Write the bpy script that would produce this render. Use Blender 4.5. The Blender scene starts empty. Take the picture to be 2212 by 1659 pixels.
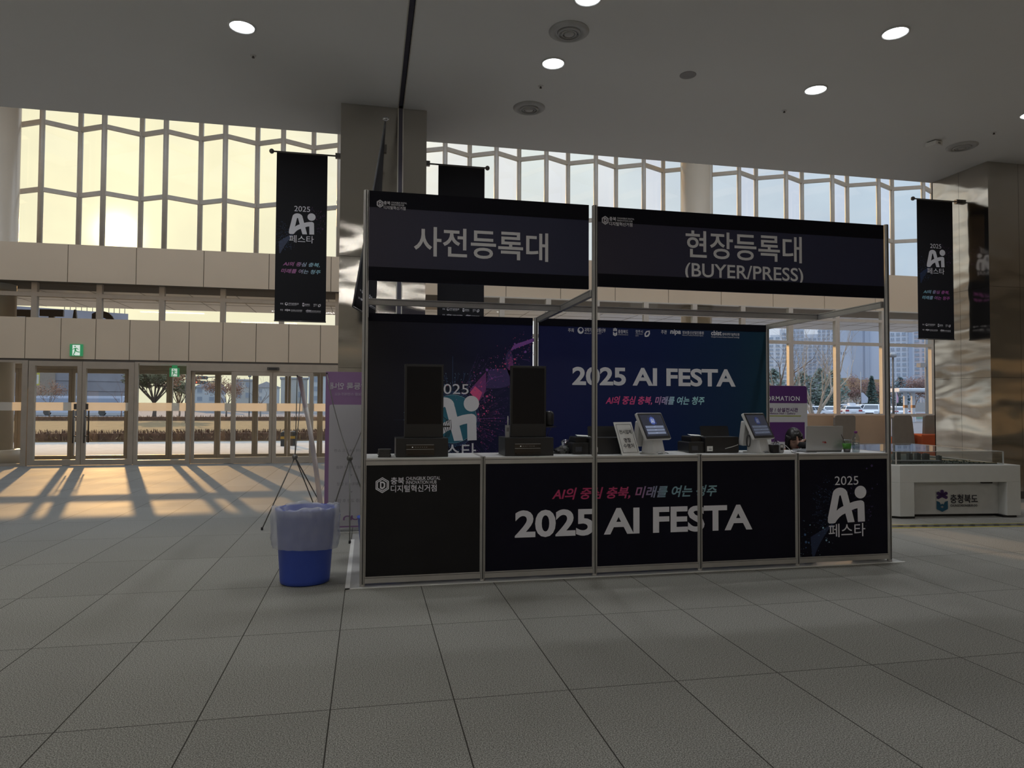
import bpy, bmesh, math, random
from mathutils import Vector, Matrix
random.seed(7)
S = bpy.context.scene
COL = S.collection
PI = math.pi

# ---------------------------------------------------------------- camera
F_PX, YAW, PITCH, ROLL = 1490.0, 0.2056, 0.0297, 0.0047
CAM = Vector((1.3628, -3.485, 1.4785))
_fw = Vector((math.sin(YAW)*math.cos(PITCH), math.cos(YAW)*math.cos(PITCH), math.sin(PITCH)))
_rt = Vector((math.cos(YAW), -math.sin(YAW), 0))
_up = _rt.cross(_fw)
RT = _rt*math.cos(ROLL) + _up*math.sin(ROLL)
UP = _up*math.cos(ROLL) - _rt*math.sin(ROLL)
FW = _fw
cd = bpy.data.cameras.new('camera')
cd.sensor_fit = 'HORIZONTAL'; cd.sensor_width = 36; cd.lens = F_PX*36/2212; cd.clip_end = 900
co = bpy.data.objects.new('camera', cd); COL.objects.link(co)
co.matrix_world = Matrix(((RT.x, UP.x, -FW.x, CAM.x), (RT.y, UP.y, -FW.y, CAM.y), (RT.z, UP.z, -FW.z, CAM.z), (0, 0, 0, 1)))
S.camera = co

# surveying helpers: where the sight line through a photo pixel meets a plane of the place
def ray(x, y): return RT*((x-1106)/F_PX) - UP*((y-829.5)/F_PX) + FW
def atY(x, y, Y): d = ray(x, y); return CAM + d*((Y-CAM.y)/d.y)
def atZ(x, y, Z=0): d = ray(x, y); return CAM + d*((Z-CAM.z)/d.z)

# ---------------------------------------------------------------- sky, sun, exposure
SUN_DIR = ray(254, 506).normalized()
SKY_STRENGTH, SUN_ENERGY = 1.06, 2.6
w = bpy.data.worlds.new('sky'); S.world = w; w.use_nodes = True
nt = w.node_tree; nt.nodes.clear()
def wn(t, **k):
    n = nt.nodes.new(t)
    for a, b in k.items(): setattr(n, a, b)
    return n
def wmath(op, a, b=None):
    n = wn('ShaderNodeMath', operation=op)
    for i, v in enumerate((a, b)):
        if v is None: continue
        if isinstance(v, (int, float)): n.inputs[i].default_value = v
        else: nt.links.new(v, n.inputs[i])
    return n.outputs[0]
tc = wn('ShaderNodeTexCoord')
dt = wn('ShaderNodeVectorMath', operation='DOT_PRODUCT'); nt.links.new(tc.outputs['Generated'], dt.inputs[0]); dt.inputs[1].default_value = SUN_DIR
dot = wmath('MAXIMUM', dt.outputs['Value'], 0.0)
ramp = wn('ShaderNodeValToRGB'); nt.links.new(dot, ramp.inputs[0])
cr = ramp.color_ramp
cr.elements[0].position = 0.45; cr.elements[0].color = (0.50, 0.60, 0.78, 1)
cr.elements[1].position = 0.985; cr.elements[1].color = (1.04, 0.96, 0.66, 1)
e = cr.elements.new(0.72); e.color = (0.68, 0.73, 0.84, 1)
e = cr.elements.new(0.90); e.color = (0.92, 0.91, 0.88, 1)
e = cr.elements.new(0.955); e.color = (1.0, 0.94, 0.74, 1)
nz = wn('ShaderNodeTexNoise'); nz.inputs['Scale'].default_value = 5.5; nz.inputs['Detail'].default_value = 6
nt.links.new(tc.outputs['Generated'], nz.inputs['Vector'])
cl = wn('ShaderNodeValToRGB'); nt.links.new(nz.outputs[0], cl.inputs[0])
cl.color_ramp.elements[0].position = 0.42; cl.color_ramp.elements[0].color = (0.93, 0.92, 0.93, 1)
cl.color_ramp.elements[1].position = 0.62; cl.color_ramp.elements[1].color = (1.05, 1.04, 1.02, 1)
mx = wn('ShaderNodeMix', data_type='RGBA', blend_type='MULTIPLY'); mx.inputs[0].default_value = 1
nt.links.new(ramp.outputs[0], mx.inputs['A']); nt.links.new(cl.outputs[0], mx.inputs['B'])
g1 = wmath('MULTIPLY', wmath('POWER', dot, 5200.0), 4.0)
g2 = wmath('MULTIPLY', wmath('POWER', dot, 160.0), 0.10)
gl = wmath('ADD', g1, g2)
gc = wn('ShaderNodeMix', data_type='RGBA', blend_type='MIX'); nt.links.new(wmath('MINIMUM', gl, 1.0), gc.inputs[0])
sc_ = wn('ShaderNodeVectorMath', operation='SCALE'); sc_.inputs[0].default_value = (1.0, 0.86, 0.45); nt.links.new(gl, sc_.inputs['Scale'])
ad = wn('ShaderNodeVectorMath', operation='ADD'); nt.links.new(mx.outputs['Result'], ad.inputs[0]); nt.links.new(sc_.outputs[0], ad.inputs[1])
sx = wn('ShaderNodeSeparateXYZ'); nt.links.new(tc.outputs['Generated'], sx.inputs[0])
ze = wn('ShaderNodeMapRange', interpolation_type='SMOOTHSTEP'); nt.links.new(sx.outputs[2], ze.inputs[0])
ze.inputs[1].default_value = 0.36; ze.inputs[2].default_value = 0.80; ze.inputs[3].default_value = 1.0; ze.inputs[4].default_value = 2.6    # sky overhead, out of view, brightened to add light
bg = wn('ShaderNodeBackground'); bg.inputs['Strength'].default_value = SKY_STRENGTH
nt.nodes.remove(gc)
zs_ = wn('ShaderNodeVectorMath', operation='SCALE'); nt.links.new(ad.outputs[0], zs_.inputs[0]); nt.links.new(ze.outputs[0], zs_.inputs['Scale'])
nt.links.new(zs_.outputs[0], bg.inputs['Color'])
ow = wn('ShaderNodeOutputWorld'); nt.links.new(bg.outputs[0], ow.inputs['Surface'])

sl = bpy.data.lights.new('sun', 'SUN'); sl.energy = SUN_ENERGY; sl.angle = math.radians(0.7); sl.color = (1.0, 0.56, 0.23)
so = bpy.data.objects.new('sun', sl); COL.objects.link(so)
so.rotation_euler = SUN_DIR.to_track_quat('Z', 'Y').to_euler()
so.location = (-20, 60, 30)

vs = S.view_settings
vs.view_transform = 'Standard'; vs.look = 'None'; vs.gamma = 1; vs.use_curve_mapping = False
vs.exposure = 0.0
cy = S.cycles
cy.use_denoising = True; cy.max_bounces = 8; cy.diffuse_bounces = 4; cy.glossy_bounces = 4
cy.transmission_bounces = 6; cy.transparent_max_bounces = 24; cy.sample_clamp_indirect = 4.0
cy.caustics_reflective = False; cy.caustics_refractive = False

# ---------------------------------------------------------------- materials
MATS = {}
def mat(name, col, rough=0.6, metal=0.0, var=0.06, scale=6.0, bump=0.0, bscale=40.0, emit=None, estr=0.0, spec=0.5, alpha=None, trans=0.0):
    if name in MATS: return MATS[name]
    m = bpy.data.materials.new(name); m.use_nodes = True
    n = m.node_tree.nodes; L = m.node_tree.links; b = n['Principled BSDF']
    b.inputs['Roughness'].default_value = rough; b.inputs['Metallic'].default_value = metal
    b.inputs['Specular IOR Level'].default_value = spec
    t = n.new('ShaderNodeTexCoord'); z = n.new('ShaderNodeTexNoise'); z.inputs['Scale'].default_value = scale; z.inputs['Detail'].default_value = 4
    L.new(t.outputs['Object'], z.inputs['Vector'])
    r = n.new('ShaderNodeValToRGB'); L.new(z.outputs[0], r.inputs[0])
    r.color_ramp.elements[0].position = 0.3; r.color_ramp.elements[1].position = 0.7
    r.color_ramp.elements[0].color = [max(0, c*(1-var)) for c in col[:3]] + [1]
    r.color_ramp.elements[1].color = [min(1, c*(1+var)) for c in col[:3]] + [1]
    L.new(r.outputs[0], b.inputs['Base Color'])
    if bump:
        z2 = n.new('ShaderNodeTexNoise'); z2.inputs['Scale'].default_value = bscale; z2.inputs['Detail'].default_value = 3
        L.new(t.outputs['Object'], z2.inputs['Vector'])
        bp = n.new('ShaderNodeBump'); bp.inputs['Strength'].default_value = bump; bp.inputs['Distance'].default_value = 0.02
        L.new(z2.outputs[0], bp.inputs['Height']); L.new(bp.outputs[0], b.inputs['Normal'])
    if emit:
        b.inputs['Emission Color'].default_value = (*emit, 1); b.inputs['Emission Strength'].default_value = estr
    if alpha is not None: b.inputs['Alpha'].default_value = alpha
    if trans: b.inputs['Transmission Weight'].default_value = trans
    MATS[name] = m
    return m

def glass(name, tint=(0.93, 0.96, 0.95), refl=0.06, graze=0.35):
    if name in MATS: return MATS[name]
    m = bpy.data.materials.new(name); m.use_nodes = True
    n = m.node_tree.nodes; L = m.node_tree.links; n.clear()
    o = n.new('ShaderNodeOutputMaterial'); tr = n.new('ShaderNodeBsdfTransparent'); gl = n.new('ShaderNodeBsdfGlossy')
    tr.inputs[0].default_value = (*tint, 1); gl.inputs['Roughness'].default_value = 0.02
    lw = n.new('ShaderNodeLayerWeight'); lw.inputs[0].default_value = 0.25
    mp = n.new('ShaderNodeMath'); mp.operation = 'MULTIPLY_ADD'; mp.inputs[1].default_value = graze; mp.inputs[2].default_value = refl
    L.new(lw.outputs['Facing'], mp.inputs[0])
    # Facing is 0 head-on, 1 at grazing
    pw = n.new('ShaderNodeMath'); pw.operation = 'POWER'; pw.inputs[1].default_value = 3.0
    L.new(lw.outputs['Facing'], pw.inputs[0]); L.new(pw.outputs[0], mp.inputs[0])
    mxs = n.new('ShaderNodeMixShader'); L.new(mp.outputs[0], mxs.inputs[0]); L.new(tr.outputs[0], mxs.inputs[1]); L.new(gl.outputs[0], mxs.inputs[2])
    L.new(mxs.outputs[0], o.inputs[0])
    MATS[name] = m
    return m

def film(name, col, transl=0.5, clear=0.0, rough=0.4):
    """thin sheet: diffuse + translucent (+ some clear see-through)"""
    if name in MATS: return MATS[name]
    m = bpy.data.materials.new(name); m.use_nodes = True
    n = m.node_tree.nodes; L = m.node_tree.links; n.clear()
    o = n.new('ShaderNodeOutputMaterial')
    d = n.new('ShaderNodeBsdfPrincipled'); d.inputs['Base Color'].default_value = (*col, 1); d.inputs['Roughness'].default_value = rough
    t = n.new('ShaderNodeBsdfTranslucent'); t.inputs[0].default_value = (*col, 1)
    a = n.new('ShaderNodeMixShader'); a.inputs[0].default_value = transl
    L.new(d.outputs[0], a.inputs[1]); L.new(t.outputs[0], a.inputs[2])
    c = n.new('ShaderNodeBsdfTransparent'); b = n.new('ShaderNodeMixShader')
    tcn = n.new('ShaderNodeTexCoord'); z = n.new('ShaderNodeTexNoise'); z.inputs['Scale'].default_value = 4.0
    L.new(tcn.outputs['Object'], z.inputs['Vector'])
    mm = n.new('ShaderNodeMath'); mm.operation = 'MULTIPLY'; mm.operation = 'MULTIPLY_ADD'; mm.inputs[1].default_value = 0.5*clear; mm.inputs[2].default_value = 0.75*clear; L.new(z.outputs[0], mm.inputs[0]); L.new(mm.outputs[0], b.inputs[0])
    L.new(a.outputs[0], b.inputs[1]); L.new(c.outputs[0], b.inputs[2]); L.new(b.outputs[0], o.inputs[0])
    MATS[name] = m
    return m

def gradmat(name, stops, axis='X', rough=0.5, emit=0.0, spec=0.2):
    """printed colour gradient along the part's own width"""
    if name in MATS: return MATS[name]
    m = bpy.data.materials.new(name); m.use_nodes = True
    n = m.node_tree.nodes; L = m.node_tree.links; b = n['Principled BSDF']; b.inputs['Roughness'].default_value = rough; b.inputs['Specular IOR Level'].default_value = spec
    t = n.new('ShaderNodeTexCoord'); s = n.new('ShaderNodeSeparateXYZ'); L.new(t.outputs['Generated'], s.inputs[0])
    r = n.new('ShaderNodeValToRGB'); L.new(s.outputs[axis], r.inputs[0])
    el = r.color_ramp.elements
    el[0].position, el[0].color = stops[0][0], (*stops[0][1], 1)
    el[1].position, el[1].color = stops[-1][0], (*stops[-1][1], 1)
    for p, c in stops[1:-1]: k = el.new(p); k.color = (*c, 1)
    L.new(r.outputs[0], b.inputs['Base Color'])
    if emit:
        L.new(r.outputs[0], b.inputs['Emission Color']); b.inputs['Emission Strength'].default_value = emit
    MATS[name] = m
    return m

# ---------------------------------------------------------------- object helpers
def tag(o, label=None, cat=None, group=None, kind=None):
    if label: o['label'] = label
    if cat: o['category'] = cat
    if group: o['group'] = group
    if kind: o['kind'] = kind
    return o
def thing(name, loc, label, cat, group=None, rz=0.0):
    o = bpy.data.objects.new(name, None); COL.objects.link(o)
    o.empty_display_size = 0.1
    o.location = loc; o.rotation_euler = (0, 0, rz)
    return tag(o, label, cat, group)
def place(name, loc, rz=0.0):
    o = bpy.data.objects.new(name, None); COL.objects.link(o); o.location = loc; o.rotation_euler = (0, 0, rz); o.empty_display_size = 0.1
    o['kind'] = 'structure'
    return o
def wmat(o):
    m = Matrix.Translation(o.location) @ o.rotation_euler.to_matrix().to_4x4()
    return wmat(o.parent) @ m if o.parent else m

class MB:
    """collects shapes, links them as ONE mesh object"""
    def __init__(s): s.v = []; s.f = []; s.m = []; s.sm = []; s.T = None
    def add(s, vs, fs, mi=0, smooth=False):
        b = len(s.v)
        s.v += [Vector(p) for p in vs] if s.T is None else [s.T @ Vector(p) for p in vs]
        for q in fs: s.f.append([b+i for i in q]); s.m.append(mi); s.sm.append(smooth)
        return s
    def box(s, x0, x1, y0, y1, z0, z1, mi=0):
        vs = [(x, y, z) for z in (z0, z1) for y in (y0, y1) for x in (x0, x1)]
        return s.add(vs, [(0, 2, 3, 1), (4, 5, 7, 6), (0, 1, 5, 4), (2, 6, 7, 3), (0, 4, 6, 2), (1, 3, 7, 5)], mi)
    def rbox(s, x0, x1, y0, y1, z0, z1, r=0.01, mi=0, axis='y', n=4):
        """box with rounded edges along one axis"""
        if axis == 'y': a0, a1, b0, b1 = x0, x1, z0, z1
        elif axis == 'z': a0, a1, b0, b1 = x0, x1, y0, y1
        else: a0, a1, b0, b1 = y0, y1, z0, z1
        pts = []
        for ca, cb, st in ((a1-r, b1-r, 0), (a0+r, b1-r, 1), (a0+r, b0+r, 2), (a1-r, b0+r, 3)):
            for k in range(n+1):
                t = (st + k/n)*PI/2; pts.append((ca+r*math.cos(t), cb+r*math.sin(t)))
        f = {'y': lambda a, b, c: (a, c, b), 'z': lambda a, b, c: (a, b, c), 'x': lambda a, b, c: (c, a, b)}[axis]
        c0, c1 = {'y': (y0, y1), 'z': (z0, z1), 'x': (x0, x1)}[axis]
        return s.prism([f(a, b, c0) for a, b in pts], [f(a, b, c1) for a, b in pts], mi)
    def prism(s, A, B, mi=0, smooth=False):
        n = len(A)
        fs = [(i, (i+1) % n, n+(i+1) % n, n+i) for i in range(n)]
        s.add(list(A)+list(B), fs, mi, smooth)
        b = len(s.v)-2*n
        s.f.append([b+i for i in range(n)][::-1]); s.m.append(mi); s.sm.append(False)
        s.f.append([b+n+i for i in range(n)]); s.m.append(mi); s.sm.append(False)
        return s
    def tube(s, pts, r, n=8, mi=0, closed=False, smooth=True):
        pts = [Vector(p) for p in pts]; rs = r if isinstance(r, (list, tuple)) else [r]*len(pts)
        m = len(pts); rings = []
        prev = None
        for i, p in enumerate(pts):
            if closed: t = pts[(i+1) % m]-pts[i-1]
            else: t = (pts[min(i+1, m-1)]-pts[max(i-1, 0)])
            t.normalize()
            if prev is None:
                a = Vector((0, 0, 1)) if abs(t.z) < 0.9 else Vector((1, 0, 0))
                u = t.cross(a).normalized()
            else:
                u = (prev - t*prev.dot(t))
                u = u.normalized() if u.length > 1e-6 else t.orthogonal().normalized()
            prev = u; v = t.cross(u)
            rings.append([p+(u*math.cos(2*PI*k/n)+v*math.sin(2*PI*k/n))*rs[i] for k in range(n)])
        vs = [q for R_ in rings for q in R_]; fs = []
        for i in range(m if closed else m-1):
            j = (i+1) % m
            for k in range(n): fs.append((i*n+k, i*n+(k+1) % n, j*n+(k+1) % n, j*n+k))
        s.add(vs, fs, mi, smooth)
        if not closed:
            b = len(s.v)-len(vs)
            s.f.append([b+k for k in range(n)][::-1]); s.m.append(mi); s.sm.append(False)
            s.f.append([b+(m-1)*n+k for k in range(n)]); s.m.append(mi); s.sm.append(False)
        return s
    def lathe(s, prof, c=(0, 0, 0), n=24, mi=0, smooth=True, sx=1.0, sy=1.0):
        """profile of (radius, z) turned about the vertical through c"""
        vs = []; fs = []; c = Vector(c)
        for r, z in prof:
            for k in range(n): a = 2*PI*k/n; vs.append(c+Vector((r*sx*math.cos(a), r*sy*math.sin(a), z)))
        for i in range(len(prof)-1):
            for k in range(n): fs.append((i*n+k, i*n+(k+1) % n, (i+1)*n+(k+1) % n, (i+1)*n+k))
        s.add(vs, fs, mi, smooth)
        b = len(s.v)-len(vs)
        if prof[0][0] > 1e-5: s.f.append([b+k for k in range(n)][::-1]); s.m.append(mi); s.sm.append(False)
        if prof[-1][0] > 1e-5: s.f.append([b+(len(prof)-1)*n+k for k in range(n)]); s.m.append(mi); s.sm.append(False)
        return s
    def ball(s, c, r, n=12, m=8, mi=0, sc=(1, 1, 1)):
        c = Vector(c); vs = []; fs = []
        for i in range(m+1):
            t = PI*i/m
            for k in range(n): a = 2*PI*k/n; vs.append(c+Vector((r*sc[0]*math.sin(t)*math.cos(a), r*sc[1]*math.sin(t)*math.sin(a), r*sc[2]*math.cos(t))))
        for i in range(m):
            for k in range(n): fs.append((i*n+k, (i+1)*n+k, (i+1)*n+(k+1) % n, i*n+(k+1) % n))
        return s.add(vs, fs, mi, True)
    def quad(s, a, b, c, d, mi=0): return s.add([a, b, c, d], [(0, 1, 2, 3)], mi)
    def poly(s, pts, mi=0): return s.add(pts, [tuple(range(len(pts)))], mi)
    def mesh(s, me, M, mi=0):
        return s.add([M @ v.co for v in me.vertices], [tuple(p.vertices) for p in me.polygons], mi)
    def build(s, name, mats, parent=None, bevel=0.0, local=False, seg=2):
        me = bpy.data.meshes.new(name)
        vs = s.v
        if parent is not None and not local:
            inv = wmat(parent).inverted(); vs = [inv @ v for v in s.v]
        me.from_pydata([tuple(v) for v in vs], [], s.f)
        if not isinstance(mats, (list, tuple)): mats = [mats]
        for m in mats: me.materials.append(m)
        me.polygons.foreach_set('material_index', s.m)
        me.polygons.foreach_set('use_smooth', s.sm)
        me.validate(); me.update()
        o = bpy.data.objects.new(name, me); COL.objects.link(o)
        if parent is not None: o.parent = parent
        if bevel:
            bv = o.modifiers.new('bevel', 'BEVEL'); bv.width = bevel; bv.segments = seg; bv.limit_method = 'ANGLE'; bv.angle_limit = math.radians(40)
        return o
def struct(name, mb, m, **k):
    o = mb.build(name, m, **k); o['kind'] = 'structure'; return o
def single(name, mb, m, label, cat, group=None, **k):
    o = mb.build(name, m, **k); return tag(o, label, cat, group)
def copy_tree(o, parent=None):
    c = o.copy(); COL.objects.link(c)
    if parent is not None: c.parent = parent
    for ch in list(o.children): copy_tree(ch, c)
    return c

# ---------------------------------------------------------------- writing and marks (flat prints on a plane: u along U, v along V)
class Plane:
    def __init__(s, O, U, V): s.O = Vector(O); s.U = Vector(U).normalized(); s.V = Vector(V).normalized(); s.N = s.U.cross(s.V)
    def p(s, u, v, h=0.0): return s.O+s.U*u+s.V*v+s.N*h
    def M(s, u, v, su, sv, h): 
        m = Matrix((( s.U.x*su, s.V.x*sv, s.N.x, 0), (s.U.y*su, s.V.y*sv, s.N.y, 0), (s.U.z*su, s.V.z*sv, s.N.z, 0), (0, 0, 0, 1)))
        m.translation = s.p(u, v, h); return m
_tx = {}
def text_mesh(body, off=0.0, shear=0.0, space=1.0):
    k = (body, off, shear, space)
    if k not in _tx:
        c = bpy.data.curves.new('text', 'FONT'); c.body = body; c.offset = off; c.shear = shear; c.space_character = space; c.resolution_u = 4
        o = bpy.data.objects.new('text', c); COL.objects.link(o)
        me = bpy.data.meshes.new_from_object(o.evaluated_get(bpy.context.evaluated_depsgraph_get()))
        bpy.data.objects.remove(o); bpy.data.curves.remove(c)
        xs = [v.co.x for v in me.vertices]; ys = [v.co.y for v in me.vertices]
        _tx[k] = (me, min(xs), max(xs), min(ys), max(ys))
    return _tx[k]
def write(mb, pl, body, u0, u1, v0, v1, off=0.0, shear=0.0, space=1.0, h=0.0015, mi=0, mirror=False):
    """letters whose inked box fills u0..u1, v0..v1 of the plane"""
    me, x0, x1, y0, y1 = text_mesh(body, off, shear, space)
    su = (u1-u0)/(x1-x0); sv = (v1-v0)/(y1-y0)
    if mirror: M = pl.M(u1+x0*su, v0-y0*sv, -su, sv, h)
    else: M = pl.M(u0-x0*su, v0-y0*sv, su, sv, h)
    mb.mesh(me, M, mi); return mb
def shape2d(mb, pl, loops, u0, u1, v0, v1, box=(0, 1, 0, 1), h=0.0015, mi=0):
    """closed outlines (holes allowed) drawn in the given box, scaled to u0..u1, v0..v1"""
    c = bpy.data.curves.new('shape', 'CURVE'); c.dimensions = '2D'; c.fill_mode = 'BOTH'
    for lp in loops:
        sp = c.splines.new('POLY'); sp.points.add(len(lp)-1); sp.use_cyclic_u = True
        for q, (x, y) in zip(sp.points, lp): q.co = (x, y, 0, 1)
    o = bpy.data.objects.new('shape', c); COL.objects.link(o)
    me = bpy.data.meshes.new_from_object(o.evaluated_get(bpy.context.evaluated_depsgraph_get()))
    bpy.data.objects.remove(o); bpy.data.curves.remove(c)
    bx0, bx1, by0, by1 = box
    su = (u1-u0)/(bx1-bx0); sv = (v1-v0)/(by1-by0)
    mb.mesh(me, pl.M(u0-bx0*su, v0-by0*sv, su, sv, h), mi); return mb
def arc(cx, cy, r, a0, a1, n=12, ry=None):
    ry = r if ry is None else ry
    return [(cx+r*math.cos(math.radians(a0+(a1-a0)*k/n)), cy+ry*math.sin(math.radians(a0+(a1-a0)*k/n))) for k in range(n+1)]
def disc(mb, pl, u, v, r, h=0.0015, mi=0, n=14):
    return mb.poly([pl.p(u+r*math.cos(2*PI*k/n), v+r*math.sin(2*PI*k/n), h) for k in range(n)], mi)
def rect(mb, pl, u0, u1, v0, v1, h=0.0015, mi=0):
    return mb.quad(pl.p(u0, v0, h), pl.p(u1, v0, h), pl.p(u1, v1, h), pl.p(u0, v1, h), mi)
def stroke(mb, pl, a, b, wd, h=0.0015, mi=0):
    a = Vector(a); b = Vector(b); d = (b-a)
    if d.length < 1e-6: return mb
    d.normalize(); n = Vector((-d.y, d.x))*wd/2
    q = [a-n, b-n, b+n, a+n]
    return mb.poly([pl.p(x.x, x.y, h) for x in q], mi)
def beam(mb, a, b, wd, ht, mi=0):
    """straight bar of rectangular section between two points"""
    a = Vector(a); b = Vector(b); t = (b-a).normalized()
    side = t.cross(Vector((0, 0, 1)))
    side = side.normalized() if side.length > 1e-4 else Vector((1, 0, 0))
    up = side.cross(t).normalized()
    q = [side*wd/2+up*ht/2, -side*wd/2+up*ht/2, -side*wd/2-up*ht/2, side*wd/2-up*ht/2]
    return mb.prism([a+k for k in q], [b+k for k in q], mi)

# ---- shell materials
def floor_material():
    m = bpy.data.materials.new('granite floor tiles'); m.use_nodes = True
    n = m.node_tree.nodes; L = m.node_tree.links; b = n['Principled BSDF']
    def M(op, a, c=None, d=None):
        k = n.new('ShaderNodeMath'); k.operation = op
        for i, v in enumerate((a, c, d)):
            if v is None: continue
            if isinstance(v, (int, float)): k.inputs[i].default_value = v
            else: L.new(v, k.inputs[i])
        return k.outputs[0]
    t = n.new('ShaderNodeTexCoord'); s = n.new('ShaderNodeSeparateXYZ'); L.new(t.outputs['Object'], s.inputs[0])
    def joint(c, step, wd):
        f = M('FRACT', M('DIVIDE', c, step)); dd = M('MINIMUM', f, M('SUBTRACT', 1.0, f))
        return M('LESS_THAN', M('MULTIPLY', dd, step), wd)
    j = M('MAXIMUM', joint(s.outputs[0], 0.6, 0.0032), joint(s.outputs[1], 1.2, 0.0028))
    cb = n.new('ShaderNodeCombineXYZ'); L.new(M('FLOOR', M('DIVIDE', s.outputs[0], 0.6)), cb.inputs[0]); L.new(M('FLOOR', M('DIVIDE', s.outputs[1], 1.2)), cb.inputs[1])
    wnz = n.new('ShaderNodeTexWhiteNoise'); wnz.noise_dimensions = '3D'; L.new(cb.outputs[0], wnz.inputs['Vector'])
    sp = n.new('ShaderNodeTexNoise'); sp.inputs['Scale'].default_value = 170; sp.inputs['Detail'].default_value = 2; L.new(t.outputs['Object'], sp.inputs['Vector'])
    r1 = n.new('ShaderNodeValToRGB'); L.new(sp.outputs[0], r1.inputs[0])
    r1.color_ramp.elements[0].position = 0.36; r1.color_ramp.elements[0].color = (0.135, 0.132, 0.12, 1)
    r1.color_ramp.elements[1].position = 0.64; r1.color_ramp.elements[1].color = (0.46, 0.45, 0.415, 1)
    e = r1.color_ramp.elements.new(0.5); e.color = (0.275, 0.27, 0.247, 1)
    big = n.new('ShaderNodeTexNoise'); big.inputs['Scale'].default_value = 1.1; big.inputs['Detail'].default_value = 4; L.new(t.outputs['Object'], big.inputs['Vector'])
    tone = M('ADD', M('MULTIPLY_ADD', wnz.outputs['Value'], 0.12, 0.86), M('MULTIPLY_ADD', big.outputs[0], 0.22, -0.1))
    sc = n.new('ShaderNodeVectorMath'); sc.operation = 'SCALE'; L.new(r1.outputs[0], sc.inputs[0]); L.new(tone, sc.inputs['Scale'])
    mx = n.new('ShaderNodeMix'); mx.data_type = 'RGBA'; L.new(j, mx.inputs[0]); L.new(sc.outputs[0], mx.inputs['A']); mx.inputs['B'].default_value = (0.045, 0.042, 0.036, 1)
    L.new(mx.outputs['Result'], b.inputs['Base Color'])
    L.new(M('MULTIPLY_ADD', big.outputs[0], 0.16, 0.56), b.inputs['Roughness']); b.inputs['Specular IOR Level'].default_value = 0.06
    bp = n.new('ShaderNodeBump'); bp.inputs['Strength'].default_value = 0.25; bp.inputs['Distance'].default_value = 0.002
    L.new(sp.outputs[0], bp.inputs['Height']); L.new(bp.outputs[0], b.inputs['Normal'])
    return m
def steel_material(name, sx=1.0, amt=0.35):
    m = bpy.data.materials.new(name); m.use_nodes = True
    n = m.node_tree.nodes; L = m.node_tree.links; b = n['Principled BSDF']
    b.inputs['Metallic'].default_value = 1; b.inputs['Roughness'].default_value = 0.11; b.inputs['Base Color'].default_value = (0.56, 0.53, 0.48, 1)
    t = n.new('ShaderNodeTexCoord'); mp = n.new('ShaderNodeMapping'); mp.inputs['Scale'].default_value = (0.9*sx, 0.9*sx, 2.2); L.new(t.outputs['Object'], mp.inputs[0])
    z = n.new('ShaderNodeTexNoise'); z.inputs['Scale'].default_value = 0.95; z.inputs['Detail'].default_value = 1.2; L.new(mp.outputs[0], z.inputs['Vector'])
    mp2 = n.new('ShaderNodeMapping'); mp2.inputs['Scale'].default_value = (0.5, 0.5, 60); L.new(t.outputs['Object'], mp2.inputs[0])
    z2 = n.new('ShaderNodeTexNoise'); z2.inputs['Scale'].default_value = 4; L.new(mp2.outputs[0], z2.inputs['Vector'])
    bp = n.new('ShaderNodeBump'); bp.inputs['Strength'].default_value = amt; bp.inputs['Distance'].default_value = 0.10
    L.new(z.outputs[0], bp.inputs['Height'])
    bp2 = n.new('ShaderNodeBump'); bp2.inputs['Strength'].default_value = 0.02; bp2.inputs['Distance'].default_value = 0.01
    L.new(z2.outputs[0], bp2.inputs['Height']); L.new(bp.outputs[0], bp2.inputs['Normal']); L.new(bp2.outputs[0], b.inputs['Normal'])
    return m
M_FLOOR = floor_material()
M_CEIL = mat('matt ceiling paint', (0.84, 0.835, 0.815), 0.85, var=0.015, scale=0.6)
M_BEIGE = mat('beige wall panels', (0.70, 0.585, 0.43), 0.5, var=0.03, scale=0.8)
M_JOINT = mat('dark panel joint', (0.16, 0.14, 0.11), 0.8)
M_WALL = mat('hall wall paint', (0.62, 0.60, 0.56), 0.8, var=0.03, scale=0.5)
M_FRAME = mat('champagne aluminium frame', (0.46, 0.40, 0.32), 0.45, 0.25, var=0.05)
M_FRAMEL = mat('pale window mullion', (0.62, 0.60, 0.54), 0.45, 0.25, var=0.04)
M_DARK = mat('dark rail', (0.10, 0.09, 0.08), 0.5, 0.3)
M_GLASS = glass('clear glazing')
M_GLASSG = glass('greenish glazing', (0.86, 0.93, 0.89), 0.05)
M_BAND = film('frosted safety film', (0.86, 0.82, 0.76), 0.72, 0.06)
M_STEEL = steel_material('wavy polished steel', 1.0, 0.42)
M_SOFFIT = mat('canopy soffit panels', (0.52, 0.50, 0.47), 0.28, 0.25, var=0.05, scale=0.7)
M_ALU = mat('anodised aluminium', (0.47, 0.46, 0.44), 0.42, 0.65, var=0.05, scale=9)
M_BLACK = mat('black plastic', (0.012, 0.012, 0.013), 0.38, var=0.15)
M_WHITE = mat('white laminate', (0.66, 0.66, 0.65), 0.35, var=0.03)
M_INK = mat('white print', (0.74, 0.74, 0.77), 0.55, var=0.02)
M_INKD = mat('dark print', (0.02, 0.02, 0.03), 0.55)

ZC = 5.45                      # low ceiling
YC = 6.89                      # where the low ceiling stops and the tall glazed strip begins

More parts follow.
